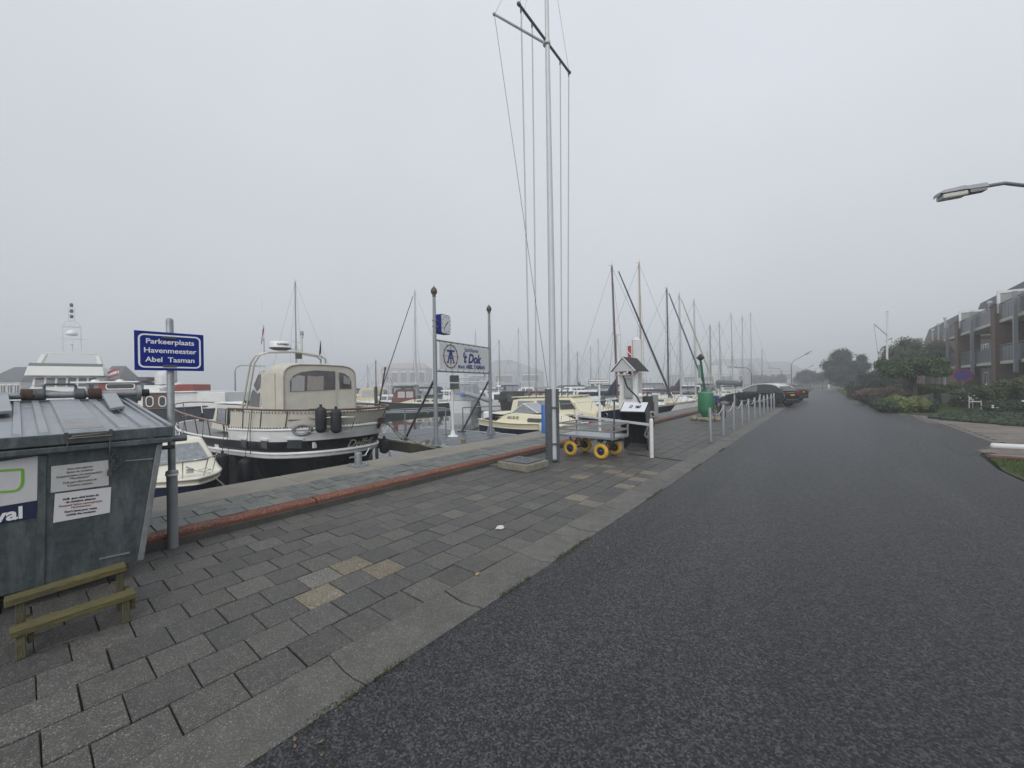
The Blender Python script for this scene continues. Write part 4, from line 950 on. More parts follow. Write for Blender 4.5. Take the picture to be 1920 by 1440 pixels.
rocks = [rock(1, i) for i in range(4)]
spots = [(2 * math.pi * i / 12 + .15, .40 + .10 * (i % 2)) for i in range(12)]
spots.sort(key=lambda q: proj(-4.42 + q[1] * 1.15 * math.cos(q[0]), 20.0 + q[1] * math.sin(q[0]), 0)[0])
for i, (a, r) in enumerate(spots):
    sz = rnd.uniform(.13, .175); o = bpy.data.objects.new('rubble_stone', rocks[i % 4]); COL.objects.link(o)
    o.location = (-4.42 + r * 1.15 * math.cos(a), 20.0 + r * math.sin(a), sz * .5); o.scale = (sz, sz, sz); o.rotation_euler = (rnd.uniform(-.4, .4), rnd.uniform(-.4, .4), rnd.uniform(0, 6))
    nth = ['leftmost', 'second from left', 'third from left', 'fourth from left', 'fifth from left', 'sixth from left', 'sixth from right', 'fifth from right', 'fourth from right', 'third from right', 'second from right', 'rightmost'][i]
    tag(o, 'yellowish rubble stone, %s in the ring around the green buoy' % nth, 'stone', 'rubble stones around the green buoy')

bi = thing('bicycle', 'dark bicycle with blue patterned bag parked behind the green buoy', 'bicycle', (-4.05, 21.0, 0), R(118))
for x_ in (-.52, .52):
    b = MB(); b.torus((x_, 0, .35), .325, .028, 'y', 26, 8); wl = b.build('wheel', rubber, bi)
    b = MB()
    for i in range(12): a = i * math.pi / 6; b.tube([(x_, 0, .35), (x_ + .31 * math.cos(a), 0, .35 + .31 * math.sin(a))], .004, 4)
    b.lathe([(.03, -.04), (.03, .04)], (x_, 0, .35), 8, 'y'); b.build('spokes', steel, wl)
    b = MB(); b.tube([(x_ + .36 * math.cos(a), 0, .35 + .36 * math.sin(a)) for a in [R(20 + 14 * i) for i in range(11)]], .02, 5); b.build('mudguard', blackm, bi)
b = MB(); fr = [(-.08, 0, .32), (-.16, 0, .86), (.38, 0, .88), (-.08, 0, .32), (.36, 0, .80)]
b.tube([fr[0], fr[1]], .02, 6); b.tube([fr[0], fr[4]], .022, 6); b.tube([(-.15, 0, .78), (.37, 0, .86)], .02, 6); b.tube([fr[0], (-.52, 0, .35), (-.15, 0, .78)], .013, 6); b.tube([(.52, 0, .35), (.40, 0, .70), (.34, 0, 1.02)], .018, 6); b.build('frame', blackm, bi)
b = MB(); b.capsule((-.30, 0, .95), (-.08, 0, .96), .06, 8); b.build('saddle', blackm, bi)
b = MB(); b.tube([(.22, -.30, 1.06), (.30, -.22, 1.08), (.36, 0, 1.05), (.30, .22, 1.08), (.22, .30, 1.06)], .014, 6); b.build('handlebar', dsteel, bi)
b = MB(); b.box((-.08, 0, .32), (.05, .12, .05)); b.bar((-.08, .06, .32), (.04, .08, .22), .02); b.bar((-.08, -.06, .32), (-.20, -.08, .42), .02); b.build('pedals', dsteel, bi)
b = MB(); b.span((-.76, -.07, .73), (-.30, .07, .76)); b.build('carrier', blackm, bi)
b = MB(); b.box((.46, 0, .92), (.16, .26, .40)); b.build('bag', mat('bag_blue', (.05, .09, .24), .7, var=.9, scale=18), bi, bevel=.04)

# ================================================================ BOATS
class Hull:
    def __init__(s, L, B, sh=(1, .8, 1.1), stern='transom', ws=.8, sm=.45, bp=2.4, be=.8, kw=.8, rake=.5, srake=0.0, rs=.16, zb=-.4):
        s.L, s.B, s.sh, s.stern, s.ws, s.sm, s.bp, s.be, s.kw, s.rake, s.srake, s.rs, s.zb = L, B, sh, stern, ws, sm, bp, be, kw, rake, srake, rs, zb
    def sheer(s, t):
        a, b, c = s.sh; return a * (1 - t) * (1 - 2 * t) + 4 * b * t * (1 - t) + c * t * (2 * t - 1)
    def plan(s, t):
        if t > s.sm: return max(0, 1 - ((t - s.sm) / (1 - s.sm)) ** s.bp) ** s.be
        if s.stern == 'round':
            k = 1.0 if t > s.rs else math.sqrt(max(0, 1 - (1 - t / s.rs) ** 2)); return k * (.94 + .06 * min(1, t / s.sm))
        return s.ws + (1 - s.ws) * math.sin(math.pi / 2 * t / s.sm)
    def pt(s, t, z, side=1, off=0.0, inset=0.0):
        v = (z - s.zb) / (s.sheer(t) - s.zb); p = s.plan(t)
        hb = s.B / 2 * p * (s.kw + (1 - s.kw) * min(v, 1.25))
        x = t * s.L - s.rake * (1 - v) * t ** 4 + s.srake * (1 - v) * (1 - t) ** 4
        e = (2 * t - 1); x += off * (e ** 5 if (e > 0 or s.stern == 'round') else 0)
        hb = max(0, hb + off * min(1, p * 3) - inset)
        return Vector((x, side * hb, z))
    def ts(s, n=28, t0=0, t1=1):
        out = []
        for i in range(n + 1):
            u = i / n; u = .5 - .5 * math.cos(math.pi * u) if (t0 == 0 and t1 == 1) else (u if t0 > 0 else 1 - math.cos(math.pi / 2 * u)); out.append(t0 + (t1 - t0) * u)
        return out
    def strip(s, zlo, zhi, off=0.0, t0=0, t1=1, n=28, rows=1, transom=True):
        f = lambda z, t: z(t) if callable(z) else z
        m = MB(); T = s.ts(n, t0, t1)
        for sd in (1, -1):
            vs = []; k = rows + 1
            for t in T:
                a, b = f(zlo, t), f(zhi, t)
                vs += [s.pt(t, a + (b - a) * r / rows, sd, off) for r in range(k)]
            fs = [(i * k + r, (i + 1) * k + r, (i + 1) * k + r + 1, i * k + r + 1) for i in range(len(T) - 1) for r in range(rows)]
            m.add(vs, fs, True)
        if transom and s.stern != 'round' and t0 == 0:
            a, b = f(zlo, 0), f(zhi, 0)
            m.poly([s.pt(0, a, 1, off), s.pt(0, a, -1, off), s.pt(0, b, -1, off), s.pt(0, b, 1, off)], (-off - .001, 0, 0) if off else None)
        return m
    def edge(s, z, r, off=0.0, t0=0, t1=1, n=36, nn=6):
        f = lambda t: z(t) if callable(z) else z
        m = MB(); T = s.ts(n, t0, t1)
        if t0 == 0 and s.stern == 'round':
            m.tube([s.pt(t, f(t), 1, off) for t in T[::-1]] + [s.pt(t, f(t), -1, off) for t in T[1:]], r, nn)
        else:
            m.tube([s.pt(t, f(t), 1, off) for t in T] + ([s.pt(t, f(t), -1, off) for t in T[::-1][1:]] if t1 == 1 else []), r, nn)
            if t1 < 1: m.tube([s.pt(t, f(t), -1, off) for t in T], r, nn)
        return m
    def deck(s, dz=0.0, inset=.02, t0=0, t1=1, n=24):
        T = s.ts(n, t0, t1); m = MB()
        vs = []
        for t in T:
            z = s.sheer(t) + dz
            vs += [s.pt(t, z, 1, 0, inset), Vector((s.pt(t, z).x, 0, z + .03)), s.pt(t, z, -1, 0, inset)]
        m.add(vs, [q for i in range(len(T) - 1) for q in ((3 * i, 3 * i + 3, 3 * i + 4, 3 * i + 1), (3 * i + 1, 3 * i + 4, 3 * i + 5, 3 * i + 2))], True); return m
class Cab:
    """deck house from a side profile; half width goes from wb at the lowest to wt at the highest point"""
    def __init__(s, prof, wb, wt, cy=0.0): s.p = prof; s.wb, s.wt, s.cy = wb, wt, cy; s.z0 = min(q[1] for q in prof); s.z1 = max(q[1] for q in prof)
    def w(s, z): return s.wb + (s.wt - s.wb) * (z - s.z0) / (s.z1 - s.z0)
    def at(s, x, z, sd, off=0.0): return Vector((x, s.cy + sd * (s.w(z) + off), z))
    def mb(s):
        n = len(s.p); m = MB(); l_ = [s.at(x, z, 1) for x, z in s.p]; r_ = [s.at(x, z, -1) for x, z in s.p]
        return m.add(l_ + r_, [tuple(range(n)), tuple(range(2 * n - 1, n - 1, -1))] + [(i, (i + 1) % n, n + (i + 1) % n, n + i) for i in range(n)])
    def win(s, poly, sd, m, parent, off=.006, name='window', frame=None, th=.012, fr=.025):
        w_ = MB().poly([s.at(x, z, sd, off) for x, z in poly], (0, sd * th, 0)).build(name, m, parent)
        if frame:
            n = len(poly); cx = sum(p[0] for p in poly) / n; cz = sum(p[1] for p in poly) / n
            def gr(p):
                d = Vector((p[0] - cx, p[1] - cz)); d = d * (1 + fr / max(d.length, .01)); return (cx + d.x, cz + d.y)
            b = MB(); o_ = [gr(p) for p in poly]
            for a, c, e, g in zip(poly, poly[1:] + poly[:1], o_[1:] + o_[:1], o_): b.poly([s.at(*a, sd, off), s.at(*c, sd, off), s.at(*e, sd, off), s.at(*g, sd, off)], (0, sd * (th + .008), 0))
            b.build('frame', frame, w_)
        return w_
def rw(x0, z0, x1, z1, r=.06, n=3):
    return [(p[0], p[1]) for p in rrect(x0, x1, z0, z1, min(r, (x1 - x0) / 2.01, (z1 - z0) / 2.01), n)]
def fender(parent, top, h, r, m=rubber, line=None):
    t = Vector(top); b = MB(); b.capsule(t - Vector((0, 0, r * .8)), t - Vector((0, 0, h - r * .8)), r, 12); b.lathe([(r * .25, 0), (r * .25, .06)], t, 8)
    o = b.build('fender', m, parent)
    if line is not None: b = MB(); b.tube([t + Vector((0, 0, .05)), line], .008, 5); b.build('fender_line', blackm, o)
    return o

# ---- the motor barge moored stern-on
bg_ = thing('motor_barge', 'black and white motor barge with beige canvas wheelhouse tent, moored stern-on beside the jetty', 'boat', (-10.25, 6.0, WATER), math.pi + .085)
H1 = Hull(12.2, 3.35, (1.20, 1.02, 1.18), 'round', sm=.42, bp=2.7, be=.62, kw=.84, rake=.7, srake=.9, rs=.17, zb=-.5)
rub = lambda t: H1.sheer(t) - (.38 if t < .55 else .38 - (t - .55) / .45 * .16)
H1.strip(-.5, lambda t: rub(t) + .0, 0, rows=5).build('hull', blackp, bg_)
H1.strip(lambda t: rub(t), lambda t: H1.sheer(t), .0, rows=2).build('sheer_band', blackp, bg_, label='glossy black band above the white rubbing strake')
st1 = H1.strip(lambda t: rub(t) - .07, lambda t: rub(t) + .05, .075); rubo = st1.build('rubbing_strake', white, bg_)
H1.edge(lambda t: rub(t) + .045, .045, .045).build('strake_bead', white, rubo)
H1.edge(lambda t: rub(t) - .06, .035, .045).build('strake_bead', mat('strake_grey', (.62, .62, .61), .5, var=.08), rubo)
H1.deck(.02, .05).build('deck', mat('deck_grey', (.20, .20, .20), .7, var=.1), bg_)
blw = lambda t: H1.sheer(t) + .33
H1.strip(H1.sheer, blw, 0.004, 0, .335, rows=2).build('bulwark', white, bg_)
H1.edge(blw, .035, .0, 0, .335).build('bulwark_cap', white, bg_)
H1.edge(lambda t: H1.sheer(t) + .02, .035, .0, .335, 1).build('toe_rail', white, bg_)
H1.strip(lambda t: blw(t) + .05, lambda t: 1.925, -.02, 0, .325, rows=4).build('dodger_canvas', canvas, bg_)
m = MB()
for t in H1.ts(44, 0, .325):
    for sd in (1, -1):
        p = H1.pt(t, blw(t) + .055, sd, .0); m.box(p, (.012, .012, .05)); p = H1.pt(t, 1.92, sd, .0); m.box(p, (.012, .012, .05))
m.build('canvas_lacing', blackm, bg_)
H1.edge(1.99, .030, .0, 0, .335).build('hand_rail', brownrail, bg_)
brz = lambda t: 1.50 + max(0, t - .335) / .665 * .52
H1.edge(brz, .028, .0, .335, 1).build('bow_rail', mat('rail_pale_brown', (.21, .125, .10), .4, var=.2), bg_)
for t in (.36, .45, .54, .64, .74, .84, .92, .985):
    for sd in (1, -1): m = MB(); m.tube([H1.pt(t, H1.sheer(t) + .02, sd, -.02), H1.pt(t, brz(t), sd, 0)], .017, 6); m.build('stanchion', brownrail if sd > 0 else white, bg_)
for t in (.02, .10, .18, .26, .33):
    for sd in (1, -1): m = MB(); m.tube([H1.pt(t, blw(t), sd, .004), H1.pt(t, 1.99, sd, .004)], .011, 6); m.build('stanchion', blackm, bg_)
# ports and freeing openings on the near side
def hullquad(t0, t1, z0, z1, off, sd=1): return [H1.pt(t0, z0, sd, off), H1.pt(t1, z0, sd, off), H1.pt(t1, z1, sd, off), H1.pt(t0, z1, sd, off)]
for t0, wd in ((.062, .030), (.150, .026), (.245, .026)):
    z0 = H1.sheer(t0) - .20; m = MB(); m.poly(hullquad(t0, t0 + wd, z0, z0 + .27, .012), (0, .012, 0)); o = m.build('porthole', mat('port_glass', (.07, .08, .09), .12, var=.3, scale=4), bg_, bevel=.03)
    m = MB(); m.poly(hullquad(t0 - .004, t0 + wd + .004, z0 + .235, z0 + .285, .012), (0, .035, 0)); m.build('port_hood', white, o)
for t0 in (.40, .50, .62, .74):
    z0 = rub(t0) + .05; m = MB(); m.poly(hullquad(t0, t0 + .022, z0, z0 + .13, .01), (0, .02, 0)); m.build('deck_scupper', white, bg_)

# name on the rounded stern quarter
ta, tb = .012, .012
pa_, pb_ = H1.pt(.030, .97, -1, .03), H1.pt(.0075, .97, -1, .03)
# canopy tent over the wheelhouse
cx_r, cx_f = 2.0, 3.35
def arch(x, wd, zt, ze, zb, n=10, r=.55):
    pts = [(x, -wd, zb)]
    for i in range(n + 1):
        a = math.pi * (1 - i / n); pts.append((x, wd * (1 if abs(math.cos(a)) > .999 else 1) * (abs(math.cos(a)) ** .42) * (-1 if math.cos(a) < 0 else 1), ze + (zt - ze) * (math.sin(a) ** .8)))
    pts.append((x, wd, zb)); return pts
secs = [[(x, y_ - .08, z) for x, y_, z in a_] for a_ in (arch(cx_r, 1.16, 3.28, 2.90, 1.05), arch(cx_r + .15, 1.21, 3.33, 2.95, 1.05), arch(cx_r + .7, 1.24, 3.36, 2.98, 1.05), arch(cx_f - .3, 1.21, 3.28, 2.92, 1.05), arch(cx_f, 1.16, 3.18, 2.86, 1.05))]
m = MB(); n = len(secs[0]); vs = [v for s_ in secs for v in s_]
m.add(vs, [(i * n + j, i * n + j + 1, (i + 1) * n + j + 1, (i + 1) * n + j) for i in range(4) for j in range(n - 1)], True)
m.add(secs[0], [tuple(range(n))]); tent = m.build('canopy_tent', canvas, bg_)
m = MB(); m.tube([Vector(p) + Vector((-.012, 0, 0)) for p in secs[0]], .022, 6); m.build('tent_seam', mat('canvas_dark', (.33, .31, .27), .85), tent)
def tpanel(poly, mm, name='tent_window', o=-.014, th=-.004):
    return MB().poly([(cx_r + o, y_ * 1.06 - .08, 2.47 + (z - 2.5) * .86) for y_, z in poly], (th, 0, 0)).build(name, mm, tent)
wgl = mat('tent_glass', (.10, .10, .105), .12, var=.35, scale=4, spec=.7)
bigw = [(.93, 2.50), (.93, 2.84), (.84, 3.04), (.62, 3.17), (.20, 3.24), (-.40, 3.22), (-.40, 2.54)]
smw = [(-.54, 2.56), (-.54, 3.19), (-.72, 3.14), (-.87, 3.02), (-.94, 2.84), (-.95, 2.56)]
o = tpanel(bigw, wgl)
tpanel([(.90, 2.51), (.88, 2.94), (.70, 3.06), (.52, 3.03), (.54, 2.51)], mat('curtain_white', (.36, .36, .37), .8, var=.12, scale=9), 'curtain', -.019, -.003)
tpanel([(.46, 2.52), (.44, 3.05), (.20, 3.02), (-.04, 3.05), (-.02, 2.53)], mat('curtain_beige', (.31, .28, .25), .8, var=.15, scale=9), 'curtain', -.019, -.003)
tpanel(smw, wgl)
tpanel([(-.62, 2.60), (-.58, 2.84), (-.92, 2.64)], mat('chair_dark', (.04, .04, .04), .6), 'seat_seen_inside', -.019, -.003)
tpanel([(-.68, 2.76), (-.68, 3.08), (-.90, 2.94), (-.90, 2.74)], mat('pane_light', (.26, .27, .28), .5), 'pane_seen_inside', -.020, -.003)
for y_ in (-.46,): 
    m = MB(); m.bar((cx_r - .016, y_ - .10, 1.2), (cx_r - .016, y_ - .10, 3.05), .05, .006, up=(1, 0, 0)); m.build('zip_seam', mat('canvas_light', (.46, .45, .40), .85), tent)
m = MB(); m.bar((cx_r + .35, 1.135, 1.1), (cx_r + .35, 1.15, 3.0), .03, .006, up=(0, 1, 0)); m.build('tent_seam', mat('canvas_dark', (.33, .31, .27), .85), tent)
# slanted windscreen with side lights forward of the tent
ws_ = Cab([(cx_f - .02, 1.9), (cx_f - .02, 3.14), (cx_f + .2, 3.10), (cx_f + .75, 2.12), (cx_f + .75, 1.9)], 1.12, 1.04); wso = ws_.mb().build('windscreen_canvas', canvas, bg_)
for sd in (1, -1):
    ws_.win([(cx_f + .05, 2.62), (cx_f + .05, 3.02), (cx_f + .2, 3.00), (cx_f + .45, 2.68), (cx_f + .25, 2.5)], sd, wgl, wso, name='side_light'); ws_.win([(cx_f + .05, 2.02), (cx_f + .05, 2.45), (cx_f + .2, 2.42), (cx_f + .5, 2.55), (cx_f + .70, 2.14), (cx_f + .68, 2.04)], sd, wgl, wso, name='side_light')
# wheelhouse base and long coachroof
cb1 = Cab([(cx_f - .3, 1.0), (cx_f - .3, 2.02), (cx_f + 1.0, 2.04), (6.6, 2.06), (6.9, 1.2)], 1.18, 1.10); cro = cb1.mb().build('coachroof', mat('cream_white', (.66, .65, .58), .4, var=.05), bg_, bevel=.03)
m = MB(); m.poly([(cx_f + .9, -1.13, 2.07), (6.7, -1.13, 2.09), (6.7, 1.13, 2.09), (cx_f + .9, 1.13, 2.07)], (0, 0, .035)); m.build('roof_edge', white, cro, bevel=.01)
for sd in (1, -1):
    for x0, x1 in ((4.45, 4.95), (5.1, 5.55), (5.7, 6.4)):
        cb1.win([(x0, 1.42), (x1, 1.42), (x1 - .03, 1.90), (x0 + .03, 1.90)], sd, glassl if x0 == 5.7 else glass, cro, frame=blackm)
m = MB(); m.box((8.2, 0, 1.42), (.8, .7, .20)); m.build('fore_hatch', mat('cream_white', (.66, .65, .58)), bg_, bevel=.03)
m = MB(); m.tube([(11.3, 0, 1.2), (11.3, 0, 1.55)], .09, 10); m.tube([(11.3, -.25, 1.42), (11.3, .25, 1.42)], .03, 8); m.build('anchor_winch', blackm, bg_)
m = MB(); m.span((cx_f + .75, .85, 2.1), (cx_f + 1.05, 1.1, 2.2)); m.build('brown_box', wood_v, bg_)
# folding radar arch
ar = mat('arch_cream', (.55, .54, .48), .35, .2, var=.06)
for dx in (0, .22):
    m = MB(); X0 = cx_f + 1.15 - dx * .3
    pts = [(X0 - dx, 1.13, 1.95), (X0 - .62 - dx * .9, 1.14, 3.35), (X0 - .78 - dx, 1.07, 3.60), (X0 - .9 - dx, .85, 3.70), (X0 - .95 - dx, 0, 3.76), (X0 - .9 - dx, -.85, 3.66), (X0 - .8 - dx, -1.05, 3.56), (X0 - .7 - dx, -1.10, 3.35), (X0 - dx, -1.12, 1.95)]
    m.tube(pts, .03, 8); m.build('radar_arch', ar, bg_)
ax = cx_f + .15
m = MB(); m.lathe([(.20, 0), (.31, .05), (.315, .07)], (ax, .42, 3.80), 20); rdb = m.build('radar_base', dsteel, bg_)
m = MB(); m.lathe([(.315, .07), (.315, .22), (.29, .265), (.01, .275)], (ax, .42, 3.80), 20); rdm = m.build('radar_dome', signw, bg_)
def dome_text():
    b = text('GARMIN', .09, ink, (0, 0, 0), (1, 0, 0), (0, 1, 0), rdm, bold=.002)
    for v in b.data.vertices:
        a = math.pi - .2 + v.co.x / .32; v.co = Vector((ax + .320 * math.cos(a) - 0, .42 + .320 * math.sin(a), 3.80 + .16 + v.co.y))
dome_text()
m = MB(); m.tube([(ax, -.28, 3.74), (ax, -.28, 4.28)], .022, 8); m.lathe([(.05, 4.26), (.05, 4.34)], (ax, -.28, 0), 8); mo = m.build('light_mast', ar, bg_)
m = MB(); m.lathe([(.055, 4.34), (.055, 4.47), (.03, 4.49)], (ax, -.28, 0), 10); m.build('all_round_light', glassl, mo)
m = MB(); m.box((ax, -.16, 3.64), (.12, .16, .18)); m.build('horn_box', mat('horn_brown', (.12, .10, .08), .5), bg_)
m = MB(); m.tube([(ax - .1, .15, 3.84), (ax - .1, -.25, 3.84)], .012, 6); m.build('antenna_bar', ar, bg_)
for (y_, z0, z1, mm, nm) in ((.86, 3.62, 4.55, redb, 'courtesy_flag'), (-1.0, 3.5, 4.25, navyc, 'club_pennant')):
    m = MB(); m.tube([(ax + .1, y_, z0), (ax + .1, y_, z1)], .009, 5); fl = m.build('flag_staff', dsteel, bg_)
    m = MB(); m.add([(ax + .1, y_, z1 - .05), (ax + .1, y_, z1 - .42), (ax + .05, y_ + .11, z1 - .62), (ax + .04, y_ + .10, z1 - .40), (ax + .1, y_ + .03, z1 - .12)], [(0, 1, 2, 3, 4)]); m.build(nm, mm, fl)
    if mm is redb: m = MB(); m.add([(ax + .03, y_ + .025, z1 - .16), (ax + .02, y_ + .03, z1 - .40), (ax, y_ + .09, z1 - .50), (ax, y_ + .085, z1 - .40)], [(0, 1, 2, 3)]); m.build('white_stripe', signw, fl)
for y_ in (1.1, -1.1): m = MB(); m.tube([(cx_f - .2, y_, 2.0), (cx_f - .2, y_ * 1.02, 5.3)], .006, 4); m.build('whip_aerial', signw, bg_)
# on the stern: flag staff, fenders in a rack, line coil, box, cleat
t_ = .003
m = MB(); m.tube([(.06, -.62, 1.6), (-.02, -.62, 2.0), (-.22, -.70, 3.10)], .022, 6); m.capsule((-.22, -.70, 3.10), (-.225, -.702, 3.13), .03, 6); m.build('ensign_staff', mat('staff_brown', (.06, .035, .03), .5), bg_)
def sternpt(y_, z, off):
    lo, hi = 0.0, H1.rs
    for _ in range(30):
        mid = (lo + hi) / 2
        if H1.pt(mid, z, 1).y < abs(y_): lo = mid
        else: hi = mid
    p = H1.pt(lo, z, 1); return Vector((p.x - off, y_, z))
for y_, h, zt_ in ((1.14, .68, 2.08), (.88, .64, 2.02)):
    fender(bg_, sternpt(y_, zt_, .15), h, .135)
m = MB()
for z in (1.42, 1.80):
    m.tube([sternpt(1.24, z, .0), sternpt(1.22, z, .36), sternpt(.54, z, .36), sternpt(.52, z, .0)], .012, 6)
m.tube([sternpt(.54, 1.42, .36), sternpt(.54, 1.80, .36)], .012, 6); m.tube([sternpt(.87, 1.42, .36), sternpt(.87, 1.80, .36)], .012, 6); m.build('fender_rack', chrome, bg_)
co = MB()
for k, rr in ((0, .13), (1, .17), (2, .15)):
    pts = []
    for i in range(21): a = 2 * math.pi * i / 20; q = sternpt(1.30 + rr * .8 * math.cos(a), 1.48 + rr * .9 * math.sin(a), .05 + .02 * k); pts.append(q)
    co.tube(pts, .022, 6, False)
co.build('mooring_line_coil', mat('line_grey', (.30, .30, .33), .9, var=.4, scale=40), bg_)
m = MB(); q = sternpt(1.35, 1.72, .02)
for y0 in (1.5, 1.28, 1.06): pass
m.tube([sternpt(1.5, 1.73, .03), sternpt(.98, 1.75, .03)], .012, 5); m.tube([sternpt(1.3, 1.97, .02), sternpt(1.25, 2.02, .02), sternpt(1.05, 2.02, .02), sternpt(1.0, 1.97, .02)], .012, 5); m.build('grab_bar', blackm, bg_)
m = MB(); m.box(sternpt(-.62, 1.58, .06), (.12, .17, .17)); m.tube([sternpt(-.62, 1.5, .05), sternpt(-.62, 1.36, .05)], .04, 8); m.build('towing_light', rust, bg_)
m = MB(); q = sternpt(-.95, 1.50, .03); m.tube([q, q + Vector((-.05, -.25, .03))], .012, 5); m.build('stern_cleat', dsteel, bg_)
for t in (.225, .345, .47):
    fender(bg_, H1.pt(t, .64 if t > .3 else .60, 1, .20), .84 if t < .3 else .74, .155, line=H1.pt(t, brz(t) if t > .335 else 1.9, 1, .02))
fender(bg_, H1.pt(.62, .66, 1, .20), .7, .15, line=H1.pt(.62, brz(.62), 1, .02))
fender(bg_, H1.pt(.055, .95, -1, .18), .5, .15)
for t in (.215, .33): m = MB(); m.tube([H1.pt(t, 1.99, 1, .03), H1.pt(t, blw(t), 1, .05), H1.pt(t, .72, 1, .10)], .009, 5); m.build('fender_rope', blackm, bg_)
m = MB(); m.box(sternpt(1.02, 1.04, .015), (.05, .11, .16)); m.build('fairlead', white, bg_, bevel=.015)
# name lettering wrapped on the stern quarter
nm = text('Delfzijl', .31, mat('name_cream', (.75, .71, .58), .5, var=.05), (0, 0, 0), (1, 0, 0), (0, 1, 0), bg_, shear=.25, bold=.004)
for v in nm.data.vertices:
    y_ = -.10 - v.co.x * 1.0; v.co = sternpt(y_, 1.0 + v.co.y, .012)
# stern lines to the quay and to the jetty
def dock_line(a, c, sag, lab, r=.014, m_=None):
    a = Vector(a); c = Vector(c); b = MB(); n = 14
    b.tube([a.lerp(c, i / n) - Vector((0, 0, sag * 4 * (i / n) * (1 - i / n))) for i in range(n + 1)], r, 6)
    return tag(b.build('mooring_line', m_ or rope), lab, 'rope')
MW = bg_.matrix_basis.copy() if False else Matrix.Translation(bg_.location) @ Matrix.Rotation(bg_.rotation_euler.z, 4, 'Z')
q = MW @ sternpt(-1.25, 1.5, .02)
dock_line(q, G(873, 838, .1), .35, 'olive mooring line from the barge stern corner to the jetty knob', .016, mat('rope_olive', (.20, .19, .13), .9))
dock_line(q + Vector((0, .1, 0)), G(795, 836, .1) + Vector((-.4, .3, .05)), .30, 'second mooring line from the barge stern to the jetty', .014, mat('rope_olive', (.20, .19, .13), .9))
dock_line((-7.55, 4.5, .34), (-8.6, 5.25, .30), .02, 'short white line from the small quay bollard toward the barge', .014)

